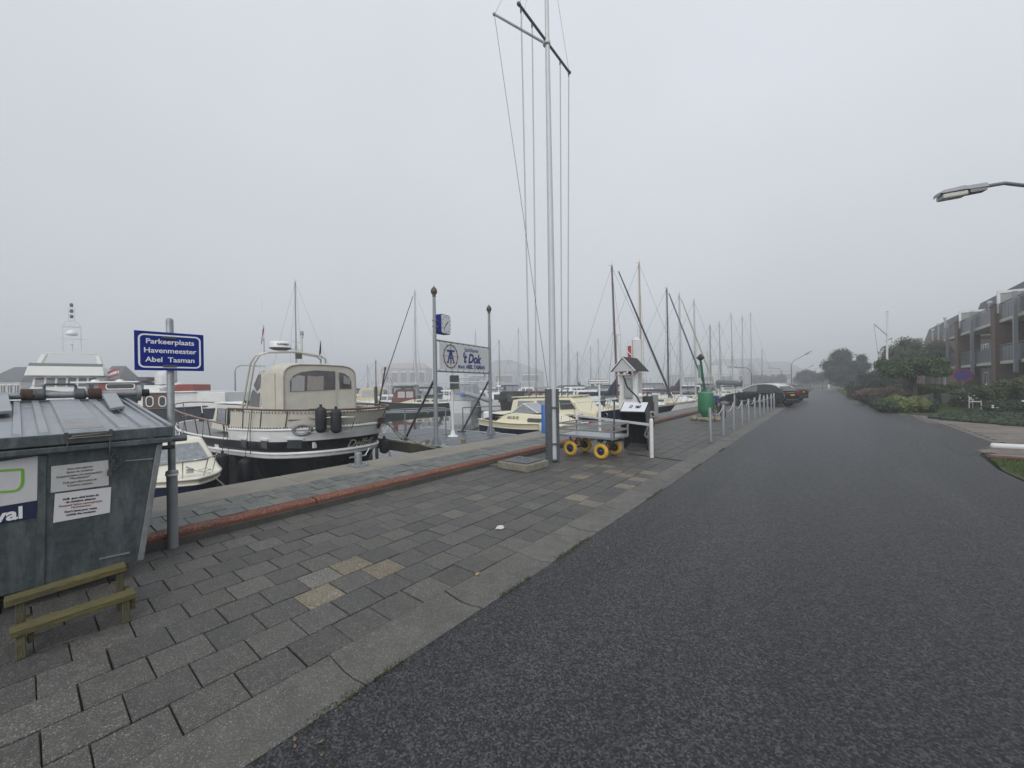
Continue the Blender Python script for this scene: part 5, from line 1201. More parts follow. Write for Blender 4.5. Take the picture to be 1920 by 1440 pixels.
# ---- builders for the other boats
def stem(px, t, head, L, f=0.5):
    """stern point of a boat whose point at fraction f of its length lies at pixel column px, depth t"""
    p = A(px, 720, t); d = Vector((math.cos(head), math.sin(head), 0)); q = p - d * (L * f); return (q.x, q.y, WATER)
def rails(H, par, h=.5, t0=.55, t1=1, n=5, m=None):
    H.edge(lambda t: H.sheer(t) + h, .014, -.05, t0, t1, 14, 5).build('pulpit', m or chrome, par)
    b = MB()
    for i in range(n):
        t = t0 + (min(t1, .985) - t0) * i / (n - 1)
        for sd in (1, -1): b.tube([H.pt(t, H.sheer(t), sd, -.05), H.pt(t, H.sheer(t) + h, sd, -.05)], .011, 5)
    b.build('rail_posts', m or chrome, par)
def cruiser(name, label, pos, head, L, B, hullc, topc, cab, canopy=None, fb=(.9, .75, 1.15), band=None, flat=None, group=None, wins=True, stern='transom', mast=0, rail=True, tender=False):
    t = thing(name, label, 'boat', pos, head, group)
    H = Hull(L, B, fb, stern, sm=.4, bp=2.1, be=.8, kw=.78, rake=.12 * L)
    if band:
        H.strip(-.4, lambda u: H.sheer(u) * band, 0, rows=3).build('hull', hullc, t); H.strip(lambda u: H.sheer(u) * band, H.sheer, .0, rows=2).build('topsides', topc, t)
        H.edge(lambda u: H.sheer(u) * band, .02, .01).build('rubbing_strake', topc, t)
    else:
        H.strip(-.4, H.sheer, 0, rows=4).build('hull', hullc, t); H.strip(.02, .10, .004).build('boot_stripe', greyc if hullc is white else white, t)
    H.edge(lambda u: H.sheer(u), .03, .01).build('gunwale', topc, t); H.deck(0, .02).build('deck', topc, t)
    if cab:
        x0, x1, z1, wf = cab                        # fractions of length and roof height
        za = fb[1] - .1; ww = B / 2 * wf
        C = Cab([(x0 * L, za), (x0 * L + .05, z1), (x1 * L - (z1 - za) * .75, z1 + .02), (x1 * L, za + .35), (x1 * L + .4, za)], ww, ww * .86)
        co = C.mb().build('cabin', topc, t, bevel=.04)
        if wins:
            n = max(2, int((x1 - x0) * L / .9)); xa, xb = x0 * L + .2, x1 * L - (z1 - za) * .7 - .12; h0, h1 = za + (z1 - za) * .48, za + (z1 - za) * .86
            for sd in (1, -1):
                for i in range(n):
                    u0 = xa + (xb - xa) * i / n; u1 = xa + (xb - xa) * (i + 1) / n - .12
                    C.win(rw(u0, h0, u1, h1, .07), sd, glass, co)
            # windscreen
            xs, zs = x1 * L - (z1 - za) * .75, z1 + .02; xe, ze = x1 * L, za + .35; n2 = 3
            for i in range(n2):
                y0, y1 = -ww * .78 + ww * 1.56 * i / n2 + .03, -ww * .78 + ww * 1.56 * (i + 1) / n2 - .03
                def P(f, y_): return Vector((xs + (xe - xs) * f + .012, y_, zs + (ze - zs) * f + .012))
                MB().poly([P(.15, y0), P(.15, y1), P(.85, y1 * 1.08), P(.85, y0 * 1.08)], (.006, 0, .006)).build('windscreen', glass, co)
            # aft door
            MB().poly([(x0 * L - .004, -.35, za + .05), (x0 * L - .004, .35, za + .05), (x0 * L + .035, .35, z1 - .15), (x0 * L + .035, -.35, z1 - .15)], (-.012, 0, 0)).build('door', glass, co)
    if canopy:
        cc, c0, c1, cz = canopy; b = MB(); za = fb[0]; ww = B / 2 * .86
        D = Cab([(c0 * L, za), (c0 * L + .15, cz - .15), (c0 * L + .35, cz), (c1 * L - .25, cz + .03), (c1 * L, cz - .12), (c1 * L + .35, za + .4), (c1 * L + .35, za)], ww, ww * .82)
        do = D.mb().build('cockpit_canopy', cc, t, bevel=.05)
        for sd in (1, -1):
            n = 2
            for i in range(n):
                u0 = c0 * L + .25 + ((c1 - c0) * L - .4) * i / n; u1 = c0 * L + .25 + ((c1 - c0) * L - .4) * (i + 1) / n - .12
                D.win(rw(u0, za + (cz - za) * .35, u1, cz - .22, .08), sd, glassl, do, name='canopy_window')
        for y_ in (-ww * .45, ww * .45):
            MB().poly([(c0 * L + .05 - .0, y_ - ww * .3, za + (cz - za) * .4), (c0 * L + .05, y_ + ww * .3, za + (cz - za) * .4), (c0 * L + .125, y_ + ww * .28, cz - .25), (c0 * L + .125, y_ - ww * .28, cz - .25)], (-.03, 0, 0)).build('canopy_window', glassl, do)
    if flat:
        f0, f1, fz = flat; b = MB(); b.span((f0 * L, -B * .36, fz), (f1 * L, B * .36, fz + .06)); b.build('roof_top', topc, t, bevel=.02)
        b = MB()
        for x_ in (f0 * L + .1, f1 * L - .1):
            for y_ in (-B * .33, B * .33): b.tube([(x_, y_, fb[1]), (x_, y_, fz)], .025, 6)
        b.build('roof_posts', chrome, t)
    if mast:
        xm = (cab[0] + .1) * L if cab else L * .5; zm = cab[2] if cab else 1.5
        b = MB(); b.tube([(xm, 0, zm), (xm, 0, zm + mast)], .03, 6); b.tube([(xm, -.5, zm + mast * .7), (xm, .5, zm + mast * .7)], .02, 6); b.build('signal_mast', white, t)
        b = MB(); b.lathe([(.22, 0), (.24, .06), (.22, .16), (.05, .2)], (xm + .1, 0, zm + mast * .4), 12); b.build('radar_dome', signw, t)
    if rail: rails(H, t, .5, .5, 1, 5)
    return t, H
def sailboat(name, label, pos, head, L, B, hullc, mast_h, mastm, fm_=.60, cover=None, jib=None, boom=True, deckc=None, spreaders=1, group='sailing boats berthed along the quay', jr=.055, lean=0, mr=.075, cabin=True):
    t = thing(name, label, 'sailing boat', pos, head, group)
    H = Hull(L, B, (.85, .75, 1.15), 'transom', ws=.62, sm=.42, bp=1.9, be=.95, kw=.75, rake=.14 * L, srake=.3)
    H.strip(-.4, H.sheer, 0, rows=4).build('hull', hullc, t); H.strip(.03, .13, .004).build('boot_stripe', white if hullc is not white else navy, t)
    H.edge(H.sheer, .025, .01).build('toe_rail', deckc or wood_v, t); H.deck(0, .02).build('deck', white, t)
    if cabin:
        C = Cab([(.30 * L, .7), (.30 * L + .05, 1.22), (.62 * L, 1.25), (.74 * L, .95), (.76 * L, .7)], B * .30, B * .25); co = C.mb().build('cabin_trunk', mat('cabin_cream', (.64, .60, .45), .45, var=.06) if cover is None else white, t, bevel=.03)
        for sd in (1, -1):
            for k in range(3): C.win(rw(.34 * L + k * .09 * L, .95, .34 * L + k * .09 * L + .06 * L, 1.12, .05), sd, glass, co)
    xm = fm_ * L; top = Vector((xm + lean, 0, mast_h))
    b = MB(); b.tube([(xm, 0, .8), ((xm + top.x) / 2, 0, mast_h / 2), top], [mr, mr * .92, mr * .66], 8); b.build('mast', mastm, t)
    b = MB(); b.tube([top, top + Vector((0, .05, .35))], .008, 4); b.box(top + Vector((-.1, 0, .06)), (.3, .02, .02)); b.build('masthead_vane', dsteel, t)
    for k in range(spreaders):
        z = mast_h * ((.55, .37, .74)[k]); b = MB(); b.tube([(xm, -.62, z + .03), (xm, 0, z), (xm, .62, z + .03)], .014, 5); b.build('spreader', mastm, t)
    b = MB(); bow = H.pt(.985, 1.2, 1); bow.y = 0; st_ = Vector((.1, 0, .9)); th = .010
    b.tube([top * .995, bow], th, 4)
    b.tube([top, st_], th, 4)
    for sd in (1, -1):
        ch = H.pt(fm_ - .03, .8, sd, -.03)
        b.tube([top * .985 + Vector((0, 0, .1)), Vector((xm, sd * .62, mast_h * .55 + .03)), ch], th, 4); b.tube([Vector((xm, 0, mast_h * .55)), ch + Vector((-.5, 0, 0))], th * .8, 4); b.tube([Vector((xm, 0, mast_h * .55)), ch + Vector((.45, 0, 0))], th * .8, 4)
    b.build('rigging', mat('rigging_wire', (.16, .165, .17), .5, .3), t)
    if jib:
        hi = Vector((xm, 0, mast_h)).lerp(bow, .05); lo = Vector((xm, 0, mast_h)).lerp(bow, .95)
        b = MB(); b.tube([hi, hi.lerp(lo, .4), lo], [jr * .6, jr, jr * 1.1], 8); b.build('furled_jib', jib, t); b = MB(); b.lathe([(.05, 0), (.12, .03), (.12, .12), (.05, .15)], lo - Vector((0, 0, .1)), 8); b.build('furler_drum', dsteel, t)
    if boom:
        zb_ = 1.65; xe = .12 * L
        b = MB(); b.tube([(xm - .05, 0, zb_ + .05), (xe, 0, zb_ + .12)], .05, 6); b.build('boom', mastm, t)
        if cover:
            b = MB(); n = 12; pts = []; rr = []
            for i in range(n + 1):
                f = i / n; pts.append((xm - .12 - (xm - .12 - xe - .15) * f, 0, zb_ + .18 + .05 * f + (.45 * max(0, 1 - f * 4) ** 1.5))); rr.append(.20 - .10 * f)
            b.tube(pts, rr, 10)
            b.poly([(xm - .07, -.06, zb_ + 1.35), (xm - .07, .06, zb_ + 1.35), (xm - .85, .05, zb_ + .28), (xm - .85, -.05, zb_ + .28)]); b.poly([(xm - .07, .06, zb_ + 1.35), (xm - .07, .10, zb_ + .1), (xm - 1.2, .10, zb_ + .2), (xm - .85, .05, zb_ + .30)]); b.poly([(xm - .07, -.06, zb_ + 1.35), (xm - .07, -.10, zb_ + .1), (xm - 1.2, -.10, zb_ + .2), (xm - .85, -.05, zb_ + .30)])
            b.build('sail_cover', cover, t)
    rails(H, t, .55, .0, .35, 4); rails(H, t, .58, .8, 1, 4)
    return t, H
W_ = math.pi                       # bow pointing out from the quay; 0 = bow to the quay

# small cream boat with its bow to the quay, left of the barge
t, H = cruiser('cabin_boat', 'small cream cabin boat with navy hull, bow toward the quay behind the sign pole', (-15.5, 2.25, WATER), R(2), 4.95, 2.05, navy, cream2, None, fb=(.62, .52, .66), band=.80, rail=False)
C = Cab([(1.5, .5), (1.55, 1.22), (1.9, 1.34), (2.9, 1.36), (3.5, .62), (3.6, .5)], .86, .62); co = C.mb().build('cabin', cream2, t, bevel=.07, seg=3)
for sd in (1, -1):
    C.win(rw(1.75, .82, 2.35, 1.14, .1), sd, glassl, co, frame=blackm); C.win([(2.5, .82), (3.12, .84), (2.86, 1.14), (2.5, 1.16)], sd, glassl, co, frame=blackm)
def CP(f, y_): return Vector((2.9 + .6 * f + .02, y_, 1.36 - .74 * f + .02))
MB().poly([CP(.2, -.5), CP(.2, .5), CP(.75, .62), CP(.75, -.62)], (.006, 0, .006)).build('windscreen', glassl, co)
b = MB(); b.tube([(1.7, -.5, 1.36), (1.7, -.5, 1.62), (1.7, .5, 1.62), (1.7, .5, 1.36)], .015, 6); b.tube([(2.3, .3, 1.37), (2.3, .3, 1.47), (2.0, .3, 1.52), (2.0, .3, 1.37)], .013, 6); b.build('roof_rail', chrome, t)
H.edge(lambda u: H.sheer(u) + .42, .014, -.12, .62, 1, 14, 6).build('pulpit', chrome, t)
b = MB()
for u in (.66, .80, .93):
    for sd in (1, -1): b.tube([H.pt(u, H.sheer(u), sd, -.14), H.pt(u, H.sheer(u) + .42, sd, -.12)], .012, 5)
b.build('rail_posts', chrome, t)
b = MB(); b.box((4.3, 0, .74), (.12, .12, .09)); b.tube([(4.05, 0, .80), (4.5, 0, .80)], .02, 6); b.build('bow_cleat', chrome, t)
b = MB(); b.tube([Vector((4.3 + .16 * math.cos(a), .28 + .10 * math.sin(a), .72 + .02 * math.sin(3 * a))) for a in [i * .5 for i in range(22)]], .013, 5); b.tube([(4.3, 0, .78), (4.6, .3, .66), (4.6, .6, .30), (4.4, .62, .28), (4.3, .35, .66)], .012, 5); b.build('coiled_line', rope, t)

# cream and navy cabin boat at the jetty
HO = (-13.35, 14.9, WATER)
t, H = cruiser('cabin_boat', 'cream cabin boat with navy hull and registration HO-70-TE, outboard on its stern', HO, R(0), 5.2, 2.1, navy, cream, None, fb=(.95, .85, 1.0), band=.72, rail=False)
C = Cab([(1.0, .80), (1.55, 1.22), (2.2, 1.30), (3.9, 1.22), (4.7, .90), (4.75, .80)], .90, .66); co = C.mb().build('cabin', cream, t, bevel=.05)
for sd in (-1, 1):
    C.win(rw(2.95, .93, 3.9, 1.10, .09), sd, glass, co); C.win([(4.02, .94), (4.45, .94), (4.25, 1.06), (4.02, 1.10)], sd, glass, co)
# camera sees the near side (local -y)
text('HO-70-TE', .19, ink, C.at(2.12, 1.07, -1, .012), (1, 0, 0), (0, .35, 1), t, bold=.004, sx=.8)
b = MB(); b.add([(1.9, -.62, 1.28), (2.55, -.55, 1.72), (3.35, -.55, 1.32), (1.9, .62, 1.28), (2.55, .55, 1.72), (3.35, .55, 1.32)], [(0, 1, 2), (3, 5, 4), (1, 4, 5, 2)]); b.build('folded_windscreen', mat('vinyl_grey', (.30, .32, .34), .15, var=.2, scale=6), t)
b = MB(); b.tube([(1.9, -.62, 1.28), (2.55, -.55, 1.72), (3.35, -.55, 1.32)], .02, 6); b.tube([(2.55, -.55, 1.72), (2.55, .55, 1.72)], .02, 6); b.build('screen_frame', signw, t)
b = MB(); b.poly([(.15, -.85, .96), (1.3, -.85, 1.15), (1.9, -.64, 1.30), (1.9, .64, 1.30), (1.3, .85, 1.15), (.15, .85, .96)]); b.build('cockpit_cover', greyc, t)
b = MB(); b.box((-.18, 0, 1.05), (.34, .30, .42)); b.build('outboard_cowl', signw, t, bevel=.08, seg=3); b = MB(); b.box((-.12, 0, .5), (.14, .14, .9)); b.build('outboard_leg', signw, t, bevel=.03)
fender(t, H.pt(.72, .92, -1, .10), .52, .085, mat('fender_white', (.62, .62, .56), .5, var=.1), line=H.pt(.72, 1.1, -1, -.02))
rails(H, t, .30, .8, 1, 4)

# cream and navy cruiser nearer the quay
t, H = cruiser('motor_cruiser', 'cream wheelhouse cruiser with navy bow and round portholes behind the cart', (-15.8, 18.7, WATER), R(0), 8.3, 2.85, navy, cream, None, fb=(.95, .95, 1.40), rail=False)
C = Cab([(1.6, .9), (1.7, 1.72), (2.2, 1.80), (5.5, 1.90), (6.1, 1.28), (7.0, 1.15), (7.0, .9)], 1.15, .92); co = C.mb().build('wheelhouse', cream, t, bevel=.05)
for sd in (1, -1):
    C.win([(2.1, 1.22), (3.2, 1.22), (3.2, 1.68), (2.1, 1.68)], sd, glassl, co); C.win([(3.4, 1.22), (4.75, 1.24), (4.55, 1.74), (3.4, 1.72)], sd, glassl, co); C.win([(4.95, 1.26), (5.85, 1.32), (5.45, 1.76), (4.8, 1.76)], sd, glass, co)
    for u in (.72, .885):
        p = H.pt(u, 1.02, sd, .005); b = MB(); b.lathe([(.11, -.01), (.13, 0), (.11, .015)], p, 14, 'y'); o = b.build('porthole', chrome, t); b = MB(); b.lathe([(.001, 0), (.10, .0)], p + Vector((0, sd * .012, 0)), 14, 'y'); b.build('port_glass', glass, o)
text('IMMANUEL', .12, signw, H.pt(.80, 1.12, -1, .02), (1, -.0, 0), (0, 0, 1), t, sx=.9).rotation_euler = (0, 0, 0)
b = MB(); b.bar((5.6, -.93, 1.22), (5.2, -.86, 1.88), .10, .03, up=(0, 1, 0)); b.build('teak_pillar', mat('teak', (.27, .15, .06), .5, var=.2), t)
b = MB(); b.tube([(2.0, -.9, 1.86), (5.2, -.9, 1.96)], .02, 6); b.poly([(1.6, -.95, 1.86), (5.6, -.9, 1.95), (5.6, .9, 1.95), (1.6, .95, 1.86)], (0, 0, .05)); b.build('roof_edge', cream, co)
b = MB(); b.box((7.4, .0, 1.42), (.5, .9, .16)); b.build('fore_hatch', cream, t, bevel=.03)
b = MB(); b.lathe([(.001, -.03), (.25, -.03), (.25, .03), (.001, .03)], (7.1, -.55, 1.75), 16, 'x'); b.tube([(7.1, -.55, 1.3), (7.1, -.55, 1.55)], .02, 6); b.build('searchlight', mat('lamp_grey', (.12, .13, .12), .4, .3), t)
rails(H, t, .55, .6, 1, 5)
b = MB(); b.tube([H.pt(.74, .62, -1, .12), H.pt(.92, .72, -1, .12)], .05, 8); o = b.build('striped_pole', signw, t); b = MB(); b.tube([H.pt(.80, .654, -1, .12), H.pt(.86, .687, -1, .12)], .052, 8); b.build('red_band', redb, o)

# ---- sailing boats with bows to the quay
mast_grey = mat('mast_grey', (.30, .31, .32), .45, .2, var=.1); mast_dark = mat('mast_dark', (.09, .075, .075), .5, var=.15); mast_brown = mat('mast_brown', (.13, .075, .06), .5, var=.2); mast_tan = mat('mast_tan', (.40, .33, .22), .5, var=.15); mast_alu = mat('mast_alu', (.46, .47, .48), .45, .2, var=.08)
jib_dark = mat('jib_dark', (.045, .047, .06), .8); jib_blue = mat('jib_blue', (.07, .09, .13), .8); jib_cream = mat('jib_cream', (.36, .33, .27), .8)
def sy(y, off=0): return edge_x(y) - .7 + off
sails = [  # Y, L, B, hull, mast height over water, mast, cover, jib, fm, label
    (26.6, 8.2, 2.7, blackp, 11.0, mast_brown, navyc, jib_dark, .52, 'black sailing boat with leaning brown mast, dark furled jib and long navy boom cover'),
    (31.0, 9.0, 2.8, white, 12.2, mast_tan, dgreen, None, .56, 'sailing boat with the tallest tan wooden mast and dark green sail cover'),
    (36.2, 8.5, 2.7, white, 11.0, mast_dark, None, jib_blue, .60, 'sailing boat with dark mast and slate blue furled jib, cream cabin'),
    (40.0, 8.5, 2.7, white, 11.1, mast_alu, purple, jib_cream, .60, 'sailing boat with purple sail cover and cream furled jib'),
    (45.5, 8.5, 2.7, navy, 11.4, mast_alu, None, None, .60, 'sailing boat with bare pale mast standing close behind the green buoy topmark'),
    (50.5, 7.5, 2.5, white, 9.2, mast_grey, None, None, .60, 'short-masted sailing boat just right of the buoy topmark'),
    (56.5, 8.0, 2.6, white, 10.2, mast_alu, greyc, None, .62, 'sailing boat with plain grey covered boom left of the black car'),
    (68.0, 9.0, 2.8, dgreen, 13.0, mast_alu, None, None, .60, 'ketch-like sailing boat with two-part mast behind the curved lamp'),
    (79.0, 9.5, 2.9, white, 14.0, mast_alu, navyc, None, .60, 'far sailing boat with reddish tall mast above the cars'),
    (92.0, 10.5, 3.0, white, 16.6, mast_alu, None, None, .60, 'farthest tall-masted sailing boat with long slanting backstay above the cars'),
    (100.0, 8.0, 2.6, white, 9.5, mast_grey, None, None, .60, 'farthest short mast at the end of the berths, above the car roofs')]
for i, (y, L, B, hc, mh, mm, cov, jb, f, lab) in enumerate(sails):
    sailboat('sailing_boat', lab, (sy(y) - L, y, WATER), R(rnd.uniform(-2, 2)), L, B, hc, mh, mm, f, cov, jb, True, lean=-.30 if i == 0 else rnd.uniform(-.1, .1), spreaders=1 if i != 1 else 2, jr=.065, mr=.085)
b = MB(); p = A(1346, 717, 47); q = A(1382, 718, 45)
b.capsule(p, q, .30, 10); b.tube([p + (q - p) * .1 + Vector((0, 0, -.1)), p + (q - p) * .1 - Vector((0, 0, 1.9))], .04, 6); b.tube([p + (q - p) * .9 - Vector((0, 0, .1)), p + (q - p) * .9 - Vector((0, 0, 1.9))], .04, 6)
tag(b.build('upturned_dinghy', greyc), 'long grey rolled dinghy carried high on stands left of the black car', 'dinghy')

# ---- left and middle distance
# big cream and white yacht, bow on
yt = thing('motor_yacht', 'large cream and white motor yacht seen bow-on at the left with radar mast', 'boat', (0, 0, 0))
ypos = A(122, 720, 37); yt.location = (ypos.x, ypos.y, WATER)
hd = math.atan2(-ypos.y, -ypos.x) + R(-8); yt.rotation_euler = (0, 0, hd)
HY = Hull(17, 5.6, (1.7, 1.75, 2.75), 'transom', sm=.4, bp=2.3, be=.75, kw=.72, rake=2.0)
HYo = lambda v: Vector(v)
yw = mat('yacht_white', (.66, .66, .63), .35, var=.05); yc_ = mat('yacht_cream', (.62, .58, .46), .35, var=.05)
off = -9.0
for nm_, mm, a, c in (('hull', yc_, -.4, HY.sheer),):
    HY.strip(a, c, 0, rows=5).build(nm_, mm, yt).location = (off, 0, 0)
HY.edge(HY.sheer, .05, .02).build('gunwale', yw, yt).location = (off, 0, 0); HY.deck(-.4, .05).build('deck', yw, yt).location = (off, 0, 0)
HY.edge(lambda t: HY.sheer(t) + .5, .022, -.1, .5, 1).build('bow_rail', chrome, yt).location = (off, 0, 0)
C = Cab([(-6.5, 1.6), (-6.5, 3.1), (-.5, 3.05), (.6, 2.6), (1.8, 2.4), (1.9, 1.6)], 2.35, 2.2); C.mb().build('saloon', yw, yt, bevel=.05)
C = Cab([(-5.5, 3.0), (-5.5, 4.1), (-1.0, 4.1), (-.55, 3.0)], 2.15, 2.05); co = C.mb().build('wheelhouse', yw, yt)
for i in range(6):
    y0 = -2.02 + i * .68; MB().poly([(-.58 + .03, y0 + .05, 3.10), (-.58 + .03, y0 + .60, 3.10), (-.93 + .03, y0 + .58, 3.92), (-.93 + .03, y0 + .07, 3.92)], (.012, 0, .004)).build('window', glass, co, bevel=.01)
for sd in (1, -1):
    for i in range(4): C.win(rw(-4.9 + i, 3.25, -4.1 + i, 3.85, .06), sd, glass, co)
for i in range(5): b = MB(); y0 = -1.7 + i * .85; b.tube([(-.5, y0, 4.02), (-.70, y0 + .3, 3.95)], .02, 5); b.build('wiper', blackm, co)
b = MB(); b.add([(-.4, -2.55, 4.12), (-.4, 2.55, 4.12), (-6.2, 2.6, 4.12), (-6.2, -2.6, 4.12), (-.9, -2.4, 5.02), (-.9, 2.4, 5.02), (-6.2, 2.5, 5.02), (-6.2, -2.5, 5.02)], [(3, 2, 1, 0), (4, 5, 6, 7), (0, 1, 5, 4), (1, 2, 6, 5), (2, 3, 7, 6), (3, 0, 4, 7)]); b.build('flybridge', yw, yt, bevel=.06)
b = MB(); b.poly([(-1.0, -2.4, 5.03), (-1.0, 2.4, 5.03), (-1.15, 2.35, 5.32), (-1.15, -2.35, 5.32)], (-.02, 0, 0)); b.build('flybridge_screen', mat('screen_smoke', (.12, .13, .13), .15, var=.2), yt)
for sd in (1, -1): b = MB(); b.poly([(-3.6, sd * 2.3, 5.0), (-2.4, sd * 2.3, 5.0), (-3.2, sd * 1.95, 6.3), (-4.0, sd * 1.95, 6.3)], (0, -sd * .32, 0)); b.build('arch_wing', yw, yt, bevel=.04)
b = MB(); b.tube([(-3.4, -1.95, 6.2), (-3.2, -1.8, 6.4), (-3.2, 1.8, 6.4), (-3.4, 1.95, 6.2)], .05, 6); b.build('arch_top', yw, yt)
b = MB()
for y_ in (-.62, .62): b.tube([(-3.6, y_, 6.7), (-3.6, y_, 9.2), (-3.6, y_ * .7, 9.6), (-3.6, 0, 9.75)], .04, 6)
b.tube([(-3.6, -1.1, 7.9), (-3.6, 1.1, 7.9)], .03, 6); b.tube([(-3.6, -.75, 9.1), (-3.6, .75, 9.1)], .03, 6); b.tube([(-3.6, 0, 6.7), (-3.6, 0, 7.6)], .07, 6)
for y_ in (-.22, .22): b.tube([(-3.6, y_, 9.7), (-3.6, y_, 11.0), (-3.6, 0, 11.15)], .025, 5)
b.build('radar_mast', yw, yt)
b = MB(); b.lathe([(.1, 0), (.42, .1), (.42, .35), (.2, .55), (.01, .6)], (-3.55, 0, 8.2), 14); b.build('radar_dome', signw, yt)
b = MB(); b.box((-3.5, 0, 9.25), (.14, 1.0, .12)); b.box((-3.5, 0, 7.45), (.14, .8, .12)); b.build('radar_scanner', signw, yt)
for z in (10.0, 10.55, 11.15): b = MB(); b.lathe([(.09, 0), (.13, .05), (.13, .3), (.06, .36)], (-3.6, 0, z), 8); b.build('signal_lamp', dsteel, yt)
for sd in (1, -1): b = MB(); b.lathe([(.001, 0), (.13, .0), (.13, .04), (.001, .04)], (5.6, sd * 1.9, 2.35), 8, 'x'); b.build('hawse_hole', dsteel, yt)

# red wheelhouse barge, broadside behind the container
rb_ = thing('wheelhouse_barge', 'dark blue barge with red wheelhouse and brown oval-windowed door', 'boat', (0, 0, 0))
p = A(195, 720, 21); rb_.location = (p.x, p.y, WATER)
rb_.rotation_euler = (0, 0, YAW + R(8))
HB = Hull(17, 4.2, (1.75, 1.55, 1.9), 'round', sm=.4, kw=.9, rake=.6, zb=-.4)
for o_ in (HB.strip(-.4, HB.sheer, 0, rows=4).build('hull', mat('barge_slate', (.022, .028, .042), .3, var=.15), rb_), HB.edge(HB.sheer, .05, .02).build('gunwale', mat('barge_slate', (0, 0, 0)), rb_), HB.deck(0, .04).build('deck', mat('deck_grey', (.2, .2, .2)), rb_)): o_.location = (-8, 1.4, 0)
def pan(name, x0, x1, z0, z1, m, y=-.2, th=.5, par=None, bv=.02, lab=None):
    b = MB(); b.span((x0, y, z0), (x1, y + th, z1)); return b.build(name, m, par or rb_, bevel=bv, label=lab)
pan('deckhouse', -5.0, 6.0, 1.55, 2.44, white, -.2, 3.0)
pan('roof_edge', -5.2, 4.6, 2.44, 2.52, white, -.32, 3.2)
pan('brown_panel', 1.98, 3.50, 1.62, 2.42, wood_v, -.23, .03)
for x0 in (2.14, 2.75):
    b = MB(); b.poly([(p_[0], -.235, p_[1]) for p_ in rw(x0, 1.70, x0 + .38, 2.28, .18, 5)], (0, -.02, 0)); fr_ = b.build('oval_frame', white, rb_); b = MB(); b.poly([(p_[0], -.258, p_[1]) for p_ in rw(x0 + .05, 1.75, x0 + .33, 2.23, .14, 5)], (0, -.006, 0)); b.build('oval_glass', glass, fr_)
for k in range(6): pan('side_plank', 3.55, 4.55, 1.62 + k * .135, 1.62 + k * .135 + .125, white, -.225, .02, bv=.004)
pan('wheelhouse', -.35, 1.72, 2.52, 3.02, redp, .1, 2.0); pan('wheelhouse_roof', -1.5, 1.65, 3.02, 3.10, white, -.1, 2.4); pan('grey_corner', 1.60, 1.95, 2.52, 3.0, mat('slate_paint', (.10, .11, .13), .5), .05, 2.0)
pan('grey_vent', 1.45, 1.98, 3.1, 3.32, mat('slate_paint', (.10, .11, .13)), .1, .8)
b = MB(); b.poly([(p_[0], .095, p_[1]) for p_ in rw(.02, 2.66, 1.42, 2.99, .12, 4)], (0, -.03, 0)); fr_ = b.build('long_window_frame', white, rb_); b = MB(); b.poly([(p_[0], .062, p_[1]) for p_ in rw(.08, 2.71, 1.36, 2.94, .09, 4)], (0, -.006, 0)); b.build('long_window', glass, fr_)
pan('grey_door_wall', -1.1, -.36, 2.52, 3.02, mat('grey_panel', (.30, .31, .32), .5), .3, 1.5); b = MB(); b.span((-.95, .29, 2.56), (-.72, .30, 2.95)); b.build('side_window', glass, rb_)
pan('red_cabin', 2.1, 4.0, 2.52, 2.90, redp, .5, 1.6); pan('white_coil_locker', 1.95, 2.7, 2.52, 2.86, white, -.1, .6); b = MB(); b.bar((2.2, -.1, 2.62), (3.8, -.1, 2.98), .05, .1); b.build('gangway', white, rb_)
b = MB(); b.lathe([(.42, 2.9), (.42, 3.35), (.30, 3.6), (.02, 3.7)], (2.5, .6, 0), 14); b.build('tank_dome', mat('tank_white', (.60, .61, .61), .4), rb_)
b = MB(); b.tube([(2.95, .6, 2.7), (2.95, .6, 3.7)], .16, 10); b.build('funnel', mat('funnel_grey', (.38, .38, .37), .5), rb_)
for x_, mm in ((-.9, white), (-.2, dsteel), (.3, white), (.9, dsteel)): b = MB(); b.lathe([(.16, 0), (.15, .08), (.03, .12)], (x_, .6, 3.1), 10); b.build('roof_vent', mm, rb_)
for z, x0 in ((1.2, 4.2), (.55, 4.1), (.2, 4.1)): b = MB(); b.tube([(x0 - .0, -.72, z), (x0 + .45, -.70, z + .05)], .018, 5); b.build('white_line_mark', rope, rb_)
dock_line(A(297, 783, 19), A(352, 793, 17), .1, 'thin pale mooring line across the dark barge hull')
# white cruiser with dark hull behind it
t, H = cruiser('passenger_cruiser', 'white long-windowed cruiser with dark hull moored behind the red wheelhouse barge', stem(362, 29, YAW + R(-6), 11, .62), YAW + R(-6), 11, 3.4, navy, white, None, fb=(1.35, 1.35, 1.7))
C = Cab([(1.0, 1.3), (1.0, 2.35), (8.6, 2.35), (8.9, 1.3)], 1.4, 1.3); co = C.mb().build('saloon', white, t, bevel=.03)
for sd in (1, -1):
    for i in range(7): x0 = 1.4 + i * 1.03; C.win([(x0, 1.62), (x0 + .75, 1.62), (x0 + .68, 2.15), (x0 + .08, 2.15)], sd, glass, co)
b = MB(); b.span((.8, -1.55, 2.35), (9.0, 1.55, 2.45)); b.build('roof', white, t, bevel=.02)
b = MB()
for x_ in (1.2, 3, 5, 7, 8.6): b.tube([(x_, -1.4, 2.45), (x_, -1.4, 2.8)], .015, 5)
b.tube([(1.2, -1.4, 2.8), (8.6, -1.4, 2.8)], .015, 5); b.build('roof_rail', chrome, t)
b = MB(); b.tube([(4, 0, 2.45), (4, 0, 3.4)], .03, 6); b.tube([(3.3, 0, 2.9), (4.7, 0, 2.9)], .03, 6); b.build('roof_mast', dsteel, t)

